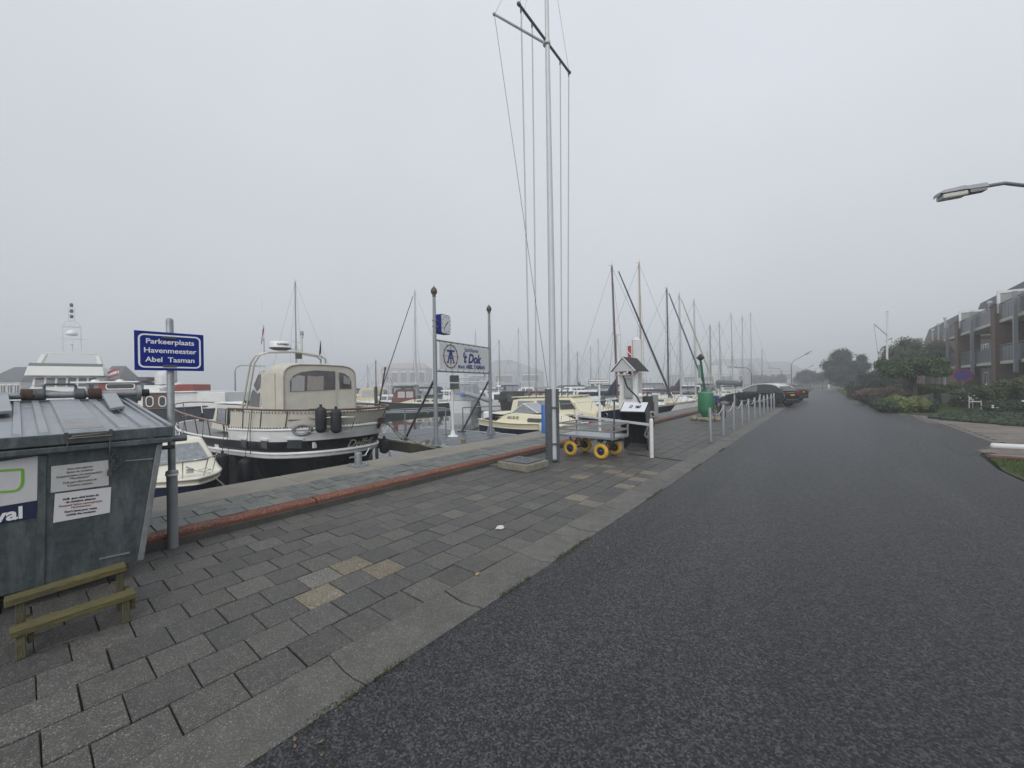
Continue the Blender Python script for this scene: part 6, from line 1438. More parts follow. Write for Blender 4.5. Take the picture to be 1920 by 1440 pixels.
# middle distance boats across the basin
cruiser('motor_cruiser', 'white motor cruiser with maroon canopy seen between the barge and the sign post', stem(733, 43, YAW + R(185), 8.2), YAW + R(185), 8.2, 2.9, white, white, (.42, .72, 1.75, .72), (maroon, .16, .42, 2.3), (.95, .85, 1.2), None, (.14, .52, 2.85))
sailboat('sailing_yacht', 'dark green sailing yacht with tall pale mast and dark furled jib left of the clock', stem(780, 43, YAW + R(216), 9.4, .55), YAW + R(216), 9.4, 3.1, mat('hull_deep_green', (.012, .026, .026), .3), 13.0, mast_alu, .55, None, jib_dark, True, spreaders=3, group='sailing boats across the basin', jr=.05, mr=.10)
t, H = cruiser('aft_cabin_cruiser', 'pale grey cruiser with black-framed canopy and blue tub below the sign board', stem(868, 39, YAW + R(78), 9, .1), YAW + R(78), 9, 2.9, mat('hull_pale_grey', (.66, .69, .71), .35), white, (.25, .7, 1.9, .75), (mat('canopy_pale', (.36, .37, .39), .7, var=.1), .05, .30, 2.75), (1.15, 1.0, 1.3), None, (.0, .30, 3.3))
b = MB(); b.lathe([(.22, 0), (.27, .35), (.24, .36)], (-.1, -.35, 1.55), 10); b.build('blue_tub', bluel, t)
dg = thing('tender', 'grey inflatable tender hung tilted from davits between two cruisers', 'dinghy', A(899, 745, 37), YAW + R(0), rot=(0, R(18), YAW))
for y_ in (-.45, .45): b = MB(); b.capsule((-1.25, y_, 0), (1.1, y_ * .9, 0), .22, 10); b.build('tube', mat('tender_grey', (.27, .28, .30), .5, var=.1), dg)
b = MB(); b.span((-1.2, -.4, -.12), (1.1, .4, -.05)); b.build('floor', greyc, dg)
cruiser('motor_cruiser', 'white cruiser with open rails and dark windows right of the sign board post', stem(925, 40, YAW + R(80), 8.6, .1), YAW + R(80), 8.6, 3.1, white, white, (.3, .72, 1.8, .72), None, (1.15, .95, 1.2), None, None, mast=1.6)
cruiser('tug_boat', 'black stubby boat with dark tarpaulin left of the flag mast', stem(962, 37, YAW + R(75), 6.5, .1), YAW + R(75), 6.5, 2.9, blackp, mat('dark_tarp', (.028, .027, .028), .8, var=.3), (.0, .5, 2.0, .9), None, (1.35, 1.1, 1.3), None, None, rail=False)
cruiser('motor_cruiser', 'white cruiser with dark red tent just left of the flag mast foot', stem(1005, 44, YAW + R(100), 8, .3), YAW + R(100), 8, 2.9, white, white, (.4, .7, 1.5, .7), (maroon, .05, .42, 1.9), (.95, .85, 1.1))
yel = mat('tent_cream', (.56, .50, .33), .8, var=.1)
cruiser('motor_cruiser', 'small boat with pale yellow tent at the barge tent edge', stem(690, 47, YAW + R(185), 7), YAW + R(185), 7, 2.6, white, white, None, (yel, .2, .6, 2.5), (.9, .8, 1.0))
fl_ = [(640, 55), (710, 62), (755, 58), (820, 66), (875, 60), (930, 68), (985, 58), (1040, 62), (1075, 50), (1110, 56), (1150, 60), (1100, 40), (1180, 52), (1225, 64), (1265, 75), (1300, 70), (1340, 84), (1160, 41), (664, 50), (772, 49), (842, 52), (905, 51), (958, 52), (1056, 46), (1198, 44), (1246, 47), (1292, 52)]
for i, (px, d) in enumerate(fl_):
    hd = YAW + R(rnd.choice([180, 0, 90, 75, 200])); L = rnd.uniform(7, 10.5); hc = [white, white, navy, white, mat('hull_pale_grey', (0, 0, 0))][i % 5]
    cz = [navyc, None, greyc, None, dgreen][i % 5]; zc_ = rnd.uniform(1.7, 2.3)
    desc = ['white', 'plain white', 'navy hulled', 'all-white', 'pale grey'][i % 5]; de2 = ['navy canopied', 'open decked', 'grey canopied', 'high cabined', 'green canopied'][i % 5]
    where = ['behind the barge tent', 'behind the small yellow tent boat', 'behind the maroon canopied cruiser', 'left of the clock post', 'behind the black-framed canopy', 'behind the right sign post', 'left of the flag mast', 'right of the flag mast', 'beyond the navy boom', 'beyond the risk sign pole', 'behind the shelter', 'just left of the risk sign', 'right of the shelter', 'under the green sail cover', 'between the tan and dark masts', 'left of the green buoy', 'beyond the cream furled jib', 'under the shelter roof', 'at the left of the barge flag staff', 'under the clock', 'below the sign emblem', 'below the sign letters', 'beside the brown mast', 'beyond the wheelhouse cruiser roof', 'at the right of the hut column', 'beneath the brown furled jib', 'beneath the purple sail cover'][i]
    cruiser('motor_cruiser', '%s %s motor boat in the mist %s' % (desc, de2, where), stem(px, d, hd, L), hd, L, L * .34, hc, white, (.35, .72, zc_, .75), (cz, .06, .38, zc_ + .45) if cz else None, (1.0, .9, 1.3), None, (.3, .6, 3.1) if i % 3 == 0 else None, 'motor boats in the mist across the basin', wins=d < 70, mast=1.5 if i % 4 == 1 else 0)
far_s = [(556, 37, 12.6, mast_grey, 'tall grey mast rising behind the barge radar arch'), (937, 62, 9.7, woodmast, 'brown wooden mast right of the sign board post'), (973, 58, 10.9, mast_alu, 'pale mast between the sign board and the flag mast'), (893, 75, 13.2, mast_alu, 'faint tall mast behind the sign board top'), (1068, 66, 9.6, mast_alu, 'faint mast right of the flag mast'), (1108, 60, 8.2, mast_alu, 'thin pale mast left of the shelter'), (1123, 64, 9.9, mast_alu, 'thin taller pale mast close left of the shelter'), (1083, 52, 6.8, mast_grey, 'short mast with blue furled sail beyond the navy boom'), (1327, 80, 9.0, mast_alu, 'misty mast far behind the blue furled jib'), (690, 70, 6.5, mast_grey, 'short misty mast left of the street lamp across the basin'), (705, 45, 5.6, mast_brown, 'short brown mast beside the small street lamp')]
for i, (px, d, mh, mm, lab) in enumerate(far_s):
    hd = YAW + R([170, 20, 200, 90, 0, 180, 15, 185, 10, 90, 170][i]); L = rnd.uniform(7.5, 9.5)
    sailboat('sailing_yacht', 'sailing yacht with ' + lab, stem(px, d, hd, L, .58), hd, L, 2.7, [white, navy, white, blackp][i % 4], mh, mm, .58, [navyc, None, greyc, None][(i + 1) % 4] if i != 7 else jib_blue, None, True, spreaders=1 + (i == 0), group='sailing boats across the basin')
dr = thing('mooring_dolphin', 'dark mooring pile leaning slightly between the barge stern and distant boats', 'pile', A(705, 745, 24)); dr.location.z = WATER
b = MB(); b.tube([(0, 0, -1), (0, 0, 2.6)], .1, 8); b.build('pile', mat('wet_timber', (0, 0, 0)), dr)

# ================================================================ CARS
def car(label, pos, head, paint, roofm, kind='suv', L=4.55, Wd=1.86, H_=1.60, group='cars parked nose to the water', plate=True):
    t = thing('parked_car', label, 'car', pos, head, group); h = Wd / 2
    # x: 0 rear .. L front
    k = H_ / 1.6
    low = [(.12, .32), (.02, .50), (.0, .72), (.10, 1.02 * k), (.55, 1.06 * k), (2.9, 1.00 * k), (3.35, .97 * k), (4.2, .84 * k), (4.47, .70), (4.55, .52), (4.5, .30), (4.0, .22), (.5, .24)]
    low = [(x * L / 4.55, z) for x, z in low]
    b = MB(); n = len(low); cols = [(-1, .86, 1.0), (-.93, .97, 1.0), (0, 1, 1), (.93, .97, 1), (1, .86, 1)]
    secs = []
    def hw(x, z):
        f = 1.0 - .10 * max(0, (x / L - .80) / .2) ** 2 - .07 * max(0, (.12 - x / L) / .12) ** 2
        g = 1 - .05 * max(0, z - .75) / .3 - .06 * max(0, .4 - z) / .2
        return h * f * g
    lv = [(x, sd * hw(x, z), z) for sd in (1, -1) for x, z in low]
    b.add(lv, [tuple(range(n)), tuple(range(2 * n - 1, n - 1, -1))] + [(i, (i + 1) % n, n + (i + 1) % n, n + i) for i in range(n)])
    b.build('body', paint, t, bevel=.07, seg=3)
    gh = [(.12, 1.02 * k), (.30, 1.22 * k), (.58, 1.44 * k), (.95, 1.555 * k), (1.5, 1.60 * k), (2.0, 1.58 * k), (2.4, 1.49 * k), (2.75, 1.34 * k), (3.45, .98 * k)]
    gh = [(x * L / 4.55, z) for x, z in gh]; G_ = Cab(gh, h * .93, h * .70); go = G_.mb().build('cabin', paint, t, bevel=.05)
    s = L / 4.55
    b = MB(); rp = [(x * s, z * k) for x, z in ((.50, 1.42), (.95, 1.555), (1.5, 1.60), (2.0, 1.58), (2.45, 1.475))]
    b.add([(x, sd * (G_.w(z) - .02), z + dz) for dz in (.0, .035) for x, z in rp for sd in (1, -1)], [(10 + 2 * i, 10 + 2 * i + 2, 10 + 2 * i + 3, 10 + 2 * i + 1) for i in range(4)] + [(2 * i, 2 * i + 2, 10 + 2 * i + 2, 10 + 2 * i) for i in range(4)] + [(2 * i + 1, 2 * i + 3, 13 + 2 * i, 11 + 2 * i) for i in range(4)] + [(0, 1, 11, 10), (8, 9, 19, 18)], True); b.build('roof', roofm, t)
    for sd in (1, -1):
        b = MB(); b.tube([G_.at(x * s, z * k, sd, .0) for x, z in ((.38, 1.30), (.62, 1.455), (.95, 1.55), (1.5, 1.595), (2.0, 1.575), (2.4, 1.485), (2.75, 1.335), (3.45, .99))], .045, 6); b.build('roof_line', roofm, go)
    tint = mat('car_glass_dark', (.012, .014, .016), .05, spec=.8); clear = mat('car_glass', (.12, .15, .15), .05, spec=.8)
    for sd in (1, -1):
        G_.win([(x * s, z * k) for x, z in ((1.92, 1.06), (3.08, 1.05), (2.68, 1.31), (2.36, 1.45), (1.95, 1.53))], sd, clear if kind == 'suv' else tint, go, name='front_window'); G_.win([(x * s, z * k) for x, z in ((.88, 1.10), (1.84, 1.06), (1.87, 1.54), (1.45, 1.55), (1.02, 1.51))], sd, tint, go, name='rear_window'); G_.win([(x * s, z * k) for x, z in ((.42, 1.18), (.80, 1.11), (.94, 1.48), (.66, 1.40))], sd, tint, go, name='quarter_window')
        b = MB(); b.box((2.95 * s, sd * (h + .09), 1.06 * k), (.14, .20, .13)); b.build('wing_mirror', roofm, t, bevel=.03)
        for xw in (.82, 3.62):
            b = MB(); b.lathe([(.36, -.02), (.37, .02)], (xw * s, sd * (h - .03), .345), 22, 'y'); b.lathe([(.001, 0), (.37, 0)], (xw * s, sd * (h + .004), .35), 22, 'y'); b.build('wheel_arch', mat('arch_black', (.006, .006, .006), .9), t)
            b = MB(); b.lathe([(.19, -.10), (.30, -.10), (.325, -.07), (.325, .07), (.30, .10), (.19, .10)], (xw * s, sd * (h - .075), .325), 24, 'y'); wl = b.build('wheel', rubber, t)
            b = MB(); b.lathe([(.001, sd * .085), (.05, sd * .09), (.055, sd * .06)], (xw * s, sd * (h - .075), .325), 10, 'y')
            for i in range(10): a = i * math.pi / 5; b.bar((xw * s + .04 * math.cos(a), sd * (h + .005), .325 + .04 * math.sin(a)), (xw * s + .20 * math.cos(a), sd * (h + .012), .325 + .20 * math.sin(a)), .026, .02, up=(0, 1, 0))
            b.torus((xw * s, sd * (h + .006), .325), .20, .016, 'y', 24, 6); b.build('rim', chrome, wl)
        b = MB(); b.poly([(1.2 * s, sd * (h + .001), .40), (3.2 * s, sd * (h + .001), .40), (3.2 * s, sd * (h + .001), .36), (1.2 * s, sd * (h + .001), .36)], (0, sd * .015, 0)); b.build('sill_trim', chrome, t)
        for xh in (2.05, 1.1): b = MB(); b.box((xh * s, sd * (h + .008), .93 * k), (.17, .03, .03)); b.build('door_handle', paint, t)
        b = MB(); b.box((.08, sd * h * .74, .95 * k), (.12, h * .40, .14)); b.build('tail_light', mat('tail_red', (.20, .015, .015), .15), t, bevel=.02)
        b = MB(); b.box((4.30 * s, sd * h * .70, .76 * k), (.28, h * .36, .12)); b.build('headlight', glassl, t, bevel=.03)
    MB().poly([(.17 * s - .01, h * .72, 1.08 * k), (.17 * s - .01, -h * .72, 1.08 * k), (.54 * s - .01, -h * .60, 1.41 * k), (.54 * s - .01, h * .60, 1.41 * k)], (-.02, 0, .02)).build('tailgate_window', tint, t)
    MB().poly([(2.48 * s, h * .64, 1.455 * k), (2.48 * s, -h * .64, 1.455 * k), (2.75 * s, -h * .70, 1.34 * k), (3.40 * s, -h * .80, 1.01 * k), (3.40 * s, h * .80, 1.01 * k), (2.75 * s, h * .70, 1.34 * k)], (.012, 0, .02)).build('windscreen', tint, t)
    if plate: b = MB(); b.box((-.005, 0, .82), (.02, .46, .12)); b.build('number_plate', mat('plate_yellow', (.55, .36, .04), .5, var=.1), t)
    b = MB(); b.box((-.015, 0, .50), (.05, Wd * .62, .05)); b.build('bumper_trim', chrome, t, bevel=.01)
    b = MB(); b.box((.06, 0, .36), (.14, Wd * .86, .16)); b.build('bumper', blackm, t, bevel=.03)
    return t
cp_black = mat('car_black', (.006, .007, .010), .12, coat=.6, var=.05); cp_red = mat('car_red', (.17, .010, .014), .15, coat=.6, var=.05); cp_dark = mat('car_dark_grey', (.018, .020, .024), .15, coat=.6, var=.05); cp_roof = mat('car_pale_reflection', (.60, .60, .60), .2, coat=.5, var=.03)  # cp_roof: reflection on the SUV roof, painted as a white colour
car('black hatchback SUV with a pale reflection painted along its roof, the car nearest to the rope posts', (-1.83, 33.0, 0), R(154), cp_black, cp_roof)
car('dark red car standing between the black SUV with the painted roof reflection and the grey car', (-1.95, 36.2, 0), R(154), cp_red, cp_red, 'x', 4.4, 1.82, 1.62)
car('dark grey SUV parked third behind the red car', (-1.85, 39.4, 0), R(154), cp_dark, cp_dark, 'x', 4.6, 1.86, 1.60)
car('last dark car at the far end of the parking row', (-1.6, 42.6, 0), R(154), cp_black, cp_black, 'x', 4.4, 1.82, 1.52)

for _i, (_px, _lab) in enumerate(((1377, 'thin grey parking post at the nose of the black SUV'), (1425, 'thin grey parking post beside the middle of the black SUV'))):
    b = MB(); b.lathe([(.045, 0), (.045, .92), (.001, .94)], n=10); o = b.build('parking_post', steel); p = A(_px, 740, 26.5); o.location = (p.x, p.y, 0); tag(o, _lab, 'post')

# ================================================================ STREET LAMPS
def lamp(label, base, h, reach, ang, head=.9, r=.055, z0=0, rise=.3):
    t = thing('street_lamp', label, 'street lamp', (base[0], base[1], z0)); d = Vector((math.cos(ang), math.sin(ang), 0)); Z = Vector((0, 0, 1))
    pts = [Vector((0, 0, 0)), Z * (h - .9)]
    for k in range(1, 6): a = k / 5 * math.pi / 2 * .86; pts.append(Z * (h - .9 + .75 * math.sin(a)) + d * (.75 * (1 - math.cos(a))))
    e = pts[-1]; pts.append(d * reach + Z * (h + rise - .08))
    b = MB(); b.tube(pts, [r * 1.3, r * 1.1] + [r * .7] * 6, 8); b.build('pole', mat('lamp_pole', (.17, .175, .195), .5, .3), t)
    x = d; dirv = (pts[-1] - pts[-2]).normalized(); sdv = d.cross(Z).normalized(); upv = sdv.cross(dirv).normalized()
    if upv.z < 0: upv = -upv
    p0 = pts[-1]; g_ = head / .9; sec = [(-.10 * g_, .055 * g_, .075 * g_), (.28 * g_, .10 * g_, .085 * g_), (.50 * g_, .13 * g_, .075 * g_), (head, .12 * g_, .045 * g_), (head + .06 * g_, .08 * g_, .02 * g_)]
    b = MB(); vs = []
    for f, wv, hv in sec: vs += [p0 + dirv * f + sdv * wv - upv * .02, p0 + dirv * f + sdv * wv * .8 + upv * hv, p0 + dirv * f - sdv * wv * .8 + upv * hv, p0 + dirv * f - sdv * wv - upv * .02]
    m_ = len(sec); b.add(vs, [(4 * i + j, 4 * i + 4 + j, 4 * i + 4 + (j + 1) % 4, 4 * i + (j + 1) % 4) for i in range(m_ - 1) for j in range(4)] + [(0, 1, 2, 3), (4 * m_ - 1, 4 * m_ - 2, 4 * m_ - 3, 4 * m_ - 4)])
    b.build('lamp_head', mat('lamp_housing', (.32, .325, .35), .5, .2), t)
    b = MB(); q = [p0 + dirv * .24 * g_ + sdv * .10 * g_ - upv * .03, p0 + dirv * (head + .02) + sdv * .10 * g_ - upv * .03, p0 + dirv * (head + .02) - sdv * .10 * g_ - upv * .03, p0 + dirv * .24 * g_ - sdv * .10 * g_ - upv * .03]
    b.poly(q, -upv * .085 * g_); b.build('lamp_lens', mat('lamp_lens', (.85, .85, .78), .35, var=.08, trans=.65), t, bevel=.03)
    b = MB(); b.poly([p0 + dirv * -.08 + sdv * .06 - upv * .02, p0 + dirv * .22 + sdv * .085 - upv * .02, p0 + dirv * .22 - sdv * .085 - upv * .02, p0 + dirv * -.08 - sdv * .06 - upv * .02], -upv * .05); b.build('gear_cover', mat('lamp_gear', (.17, .17, .18), .5, .2), t)
    return t
for nm4, col4 in (('lamp_pole', (.17, .175, .195)), ('lamp_gear', (.20, .20, .21))): mat(nm4, col4, .5, .2)
mat('lamp_housing', (.30, .305, .33), .5, .1); mat('lamp_lens', (.85, .85, .78), .35, var=.08, trans=.4)
# overhead lamp at the right: head over the road, pole outside the picture
hp0, hp1 = A(1845, 350, 7.75), A(1757, 366, 7.95)
dl = (hp1 - hp0); ang_l = math.atan2(dl.y, dl.x)
L0 = thing('street_lamp', 'grey street lamp head reaching in over the road at the top right', 'street lamp', (hp0.x + rt.x * 2.5 + fw.x * .25, hp0.y + rt.y * 2.5 + fw.y * .25, 0))
LO = Vector(L0.location); dirv = dl.normalized(); sdv = dirv.cross(Vector((0, 0, 1))).normalized(); upv = sdv.cross(dirv).normalized(); p0 = hp0 - LO; hl = dl.length
b = MB(); ub = Vector((p0.x, p0.y, 0)).normalized(); Za = Vector((0, 0, 1)); arm_ = [Vector((0, 0, 0)), Za * (p0.z - .75), Za * (p0.z - .30) + ub * .10, Za * (p0.z - .02) + ub * .45, Za * (p0.z + .03) + ub * 1.2, Za * (p0.z + .085) + ub * 2.05, p0 - dirv * .1, p0 + dirv * .1]
b.tube(arm_, [.07, .06, .045, .036, .034, .034, .034, .034], 10); b.build('pole', mat('lamp_pole', (0, 0, 0)), L0)
sec = [(-.02, .085, .055, .03), (.30, .10, .06, .02), (.36, .125, .07, .015), (hl - .06, .12, .05, .015), (hl, .10, .02, .0), (hl + .012, .09, -.05, .05)]
b = MB(); vs = []
for f, wv, hv, lo in sec: vs += [p0 + dirv * f + sdv * wv - upv * lo, p0 + dirv * f + sdv * wv * .75 + upv * hv, p0 + dirv * f - sdv * wv * .75 + upv * hv, p0 + dirv * f - sdv * wv - upv * lo]
m_ = len(sec); b.add(vs, [(4 * i + j, 4 * i + 4 + j, 4 * i + 4 + (j + 1) % 4, 4 * i + (j + 1) % 4) for i in range(m_ - 1) for j in range(4)] + [(0, 1, 2, 3), (4 * m_ - 1, 4 * m_ - 2, 4 * m_ - 3, 4 * m_ - 4)])
b.build('lamp_head', mat('lamp_housing', (0, 0, 0)), L0)
b = MB(); b.poly([p0 + dirv * .30 + sdv * .10 - upv * .022, p0 + dirv * (hl - .03) + sdv * .105 - upv * .022, p0 + dirv * (hl - .03) - sdv * .105 - upv * .022, p0 + dirv * .30 - sdv * .10 - upv * .022], -upv * .10); b.build('lamp_lens', mat('lamp_lens', (0, 0, 0)), L0, bevel=.03)
b = MB(); b.poly([p0 + dirv * .0 + sdv * .07 - upv * .03, p0 + dirv * .29 + sdv * .09 - upv * .03, p0 + dirv * .27 - sdv * .09 - upv * .03, p0 + dirv * .0 - sdv * .07 - upv * .03], -upv * .06); b.build('gear_cover', mat('lamp_gear', (0, 0, 0)), L0)
p = A(1484, 720, 36); lamp('tall street lamp in the mist above the parked cars, nearest of the road lamps', (p.x, p.y), 4.0, 1.15, R(20), r=.03, rise=.28, head=.5)
p = A(1503, 720, 60); lamp('second misty street lamp beyond the parked cars', (p.x, p.y), 3.8, 1.2, R(20), r=.04, rise=.25, head=.5)
p = A(1519, 720, 95); lamp('third and faintest street lamp down the road', (p.x, p.y), 4.6, 1.2, R(20), r=.04, rise=.2, head=.5)
p = A(1409, 720, 45); lamp('curved street lamp between the masts left of the black car roof', (p.x, p.y), 3.55, 1.7, YAW + math.pi, rise=.0)
p = A(441, 720, 42); lamp('curved street lamp across the basin left of the barge tent', (p.x, p.y), 4.5, 2.1, YAW + R(4), z0=.0, rise=-.15)
p = A(735, 720, 58); lamp('small distant street lamp between barge staff and sign post', (p.x, p.y), 3.4, .7, YAW + math.pi, rise=-.2)
p = A(1466, 720, 75); lamp('distant low street lamp before the misty building', (p.x, p.y), 4.4, 1.6, YAW + math.pi, rise=0)

# ================================================================ RIGHT SIDE: APARTMENTS
m_bw = mat('brick_wall', (.145, .088, .068), .85, var=.14, scale=1.2, bump=0)
_n = m_bw.node_tree.nodes; _l = m_bw.node_tree.links
_tc = _n.new('ShaderNodeNewGeometry'); _sx = _n.new('ShaderNodeSeparateXYZ'); _cx = _n.new('ShaderNodeCombineXYZ'); _ad = _n.new('ShaderNodeMath'); _ad.operation = 'ADD'
_l.new(_tc.outputs['Position'], _sx.inputs[0]); _l.new(_sx.outputs[0], _ad.inputs[0]); _l.new(_sx.outputs[1], _ad.inputs[1]); _l.new(_ad.outputs[0], _cx.inputs[0]); _l.new(_sx.outputs[2], _cx.inputs[1])
_br = _n.new('ShaderNodeTexBrick'); _br.inputs['Scale'].default_value = 1; _br.inputs['Brick Width'].default_value = .22; _br.inputs['Row Height'].default_value = .065; _br.inputs['Mortar Size'].default_value = .006
_br.inputs['Color1'].default_value = (.17, .095, .07, 1); _br.inputs['Color2'].default_value = (.12, .072, .058, 1); _br.inputs['Mortar'].default_value = (.15, .125, .105, 1)
_l.new(_cx.outputs[0], _br.inputs['Vector']); _l.new(_br.outputs['Color'], _n['Principled BSDF'].inputs['Base Color'])
m_rf = mat('roof_slate', (.040, .042, .052), .6, var=.15); m_bal = mat('balcony_panel', (.085, .092, .105), .35, var=.15, scale=2); m_slab = mat('slab_cream', (.52, .51, .44), .6, var=.08); m_pale = mat('pale_panel', (.34, .345, .345), .6, var=.08)
XB, XM = 9.3, 12.6
def apartment(label, y0, y1, pillars, bal, flues, low_ext=0):
    t = thing('apartment_block', label, 'apartment block', (XM, y0, 0)); O_ = Vector((XM, y0, 0))
    def bx(name, a, c, m, bv=0, par=None, lab=None): b = MB(); b.span(Vector(a) - O_, Vector(c) - O_); return b.build(name, m, par or t, bevel=bv, label=lab)
    bx('wall', (XM, y0, 0), (XM + 10, y1, 7.0), m_bw)
    bx('upper_wall', (XM + 1.0, y0 + .02, 7.0), (XM + 10, y1 - .02, 10.12), m_bw)
    b = MB(); b.poly([Vector(v) - O_ for v in ((XM + .45, y0 - .1, 8.3), (XM + .45, y1, 8.3), (XM + 1.0, y1, 10.2), (XM + 1.0, y0 - .1, 10.2))], (.10, 0, 0)); b.span(Vector((XM + 1.0, y0 - .1, 10.125)) - O_, Vector((XM + 10.1, y1, 10.2)) - O_); rf = b.build('roof', m_rf, t)
    bx('dormer_wall', (XM + .45, y0 + .02, 7.0), (XM + .98, y1 - .02, 8.28), m_bw)
    for y_, h in flues:
        b = MB(); c0 = Vector((XM + .2, y_, 7.0)) - O_; b.tube([c0, c0 + Vector((0, 0, h))], .10, 8); b.lathe([(.20, h), (.20, h + .22), (.14, h + .26)], c0, 10); b.build('flue', mat('flue_pale', (.46, .47, .48), .5), t)
    ystep = y0 + 1.2
    while ystep < y1 - 1.5:
        for z0, z1 in ((.3, 2.35), (3.1, 5.2)):
            b = MB(); b.span(Vector((XM - .03, ystep, z0)) - O_, Vector((XM + .01, ystep + 1.5, z1)) - O_); wn = b.build('window', mat('flat_glass', (.05, .055, .06), .08, var=.3, scale=1), t)
            b = MB()
            for yy in (ystep, ystep + .75, ystep + 1.5): b.span(Vector((XM - .06, yy - .05, z0)) - O_, Vector((XM - .0, yy + .05, z1)) - O_)
            for zz in (z0, z1): b.span(Vector((XM - .055, ystep, zz - .05)) - O_, Vector((XM - .005, ystep + 1.5, zz + .05)) - O_)
            b.build('frame', white, wn)
            b = MB(); b.poly([Vector((XM - .035, ystep + .1, z0 + .1)) - O_, Vector((XM - .035, ystep + .45, z0 + .1)) - O_, Vector((XM - .035, ystep + .4, z1 - .1)) - O_, Vector((XM - .035, ystep + .1, z1 - .1)) - O_], (-.004, 0, 0)); b.build('curtain', mat('flat_curtain', (.32, .32, .32), .8), wn)
        bx('pale_panel', (XM - .04, ystep + 1.75, 3.0), (XM + .0, ystep + 2.9, 5.3), m_pale)
        ystep += 3.6
    for y_ in pillars:
        pi_ = bx('brick_pillar', (XB - .2, y_, 0), (XB + 1.15, y_ + .95, 6.75), m_bw); bx('pillar_cap', (XB - .24, y_ - .04, 6.75), (XB + 1.19, y_ + .99, 6.88), mat('cap_brown', (.06, .05, .045), .7), par=pi_)
        [bx('pillar_frame', a_, c_, white) for a_, c_ in (((XB - .1, y_ - .1, 6.2), (XB + .04, y_ + .04, 7.55)), ((XB + 1.26, y_ - .1, 6.2), (XB + 1.4, y_ + .04, 7.55)), ((XB - .1, y_ - .1, 7.551), (XB + 1.4, y_ + .04, 7.72)))]; bx('smoked_pane', (XB + .05, y_ - .05, 6.9), (XB + 1.25, y_ - .02, 7.55), m_pale)
        bx('drain_pipe', (XB - .1, y_ + 1.0, .0), (XB - .0, y_ + 1.1, 5.4), m_pale)
    for a, c in bal:
        for z in (2.72, 5.55):
            bx('balcony_slab', (XB, a, z), (XM, c, z + .22), m_slab)
            n = max(1, round((c - a) / .62))
            for i in range(n): bx('balcony_panel', (XB - .02, a + (c - a) * i / n + .02, z + .24), (XB + .02, a + (c - a) * (i + 1) / n - .02, z + 1.18), m_bal)
            bx('balcony_rail', (XB - .05, a, z + 1.24), (XB + .03, c, z + 1.30), mat('rail_grey', (.16, .17, .19), .5))
        mid = (a + c) / 2
        bx('steel_column', (XB - .28, mid - .09, 2.1), (XB - .10, mid + .09, 7.1 if low_ext == 0 else 6.6), mat('column_zinc', (.26, .28, .31), .5, .2)); bx('column_bracket', (XB - .1, mid - .07, 2.72), (XB + .0, mid + .07, 2.9), dsteel)
        bx('ground_glass', (XM - .05, a + .4, .1), (XM + .0, a + 1.9, 2.3), mat('flat_glass', (0, 0, 0)))
        for yy in (a + .4, a + 1.15, a + 1.9): bx('ground_post', (XB + .1, yy, 0), (XB + .17, yy + .07, 2.7), mat('post_pale', (.36, .37, .37), .6))
    return t
apartment('nearest brick apartment block with glass balconies at the right edge', 30, 67.5, [33.5, 42.0, 52.0], [(34.6, 42.0), (43.1, 52.0), (53.1, 58.5)], [(37, 2.2), (41, 2.4), (46, 1.9), (50, 2.3), (56, 2.4), (60.5, 2.2)])
apartment('second brick apartment block with white balcony frame, farther down the road', 77, 96, [79, 92.0], [(80.2, 92.0)], [(79.5, 3.0), (83.5, 2.6), (87.5, 2.2)], 1)

# ================================================================ PLANTS
def leafmat(n, c): return mat('leaf_' + n, c, .65, var=.62, scale=5.5, objvar=.1, spec=.35)
def crown(parent, name, blobs, n, size, m, shell=.35, flat=0.0, seed=1):
    rr = random.Random(seed); vs = []; fs = []
    wts = [b_[3] * b_[4] * b_[5] for b_ in blobs]
    for i in range(n):
        cx, cy, cz, ax, ay, az = rr.choices(blobs, wts)[0]
        while True:
            d = Vector((rr.gauss(0, 1), rr.gauss(0, 1), rr.gauss(0, 1)))
            if d.length > 1e-3: break
        d.normalize(); r = 1 - shell * rr.random() ** 1.5 + rr.gauss(0, .05)
        p = Vector((cx + d.x * ax * r, cy + d.y * ay * r, cz + d.z * az * r))
        nrm_ = (d + Vector((rr.gauss(0, .6), rr.gauss(0, .6), rr.gauss(0, .6) + .3))).normalized()
        a = nrm_.cross(Vector((rr.gauss(0, 1), rr.gauss(0, 1), rr.gauss(0, 1)))).normalized(); b = nrm_.cross(a); s = size * rr.uniform(.6, 1.4)
        o = len(vs); vs += [p - a * s, p - b * s * .45 + nrm_ * s * .1, p + a * s, p + b * s * .45 + nrm_ * s * .1]; fs.append((o, o + 1, o + 2, o + 3))
    q = MB(); q.v = [tuple(v) for v in vs]; q.f = fs; q.sm = [False] * len(fs)
    return q.build(name, m, parent)
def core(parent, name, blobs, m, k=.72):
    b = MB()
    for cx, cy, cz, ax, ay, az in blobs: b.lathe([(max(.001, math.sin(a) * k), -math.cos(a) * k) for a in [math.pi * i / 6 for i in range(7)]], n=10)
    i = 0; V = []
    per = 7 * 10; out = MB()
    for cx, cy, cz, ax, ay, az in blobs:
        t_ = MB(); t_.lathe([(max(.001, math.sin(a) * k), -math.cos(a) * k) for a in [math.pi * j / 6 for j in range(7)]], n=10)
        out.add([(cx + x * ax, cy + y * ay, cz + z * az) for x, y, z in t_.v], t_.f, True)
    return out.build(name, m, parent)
def blobs_in(rr, n, c, R_, r):
    out = []
    for _ in range(n):
        d = Vector((rr.gauss(0, 1), rr.gauss(0, 1), rr.gauss(0, 1))).normalized() * rr.random() ** .4
        k = rr.uniform(.7, 1.2); out.append((c[0] + d.x * R_[0], c[1] + d.y * R_[1], c[2] + d.z * R_[2], r * k, r * k, r * k * .85))
    return out
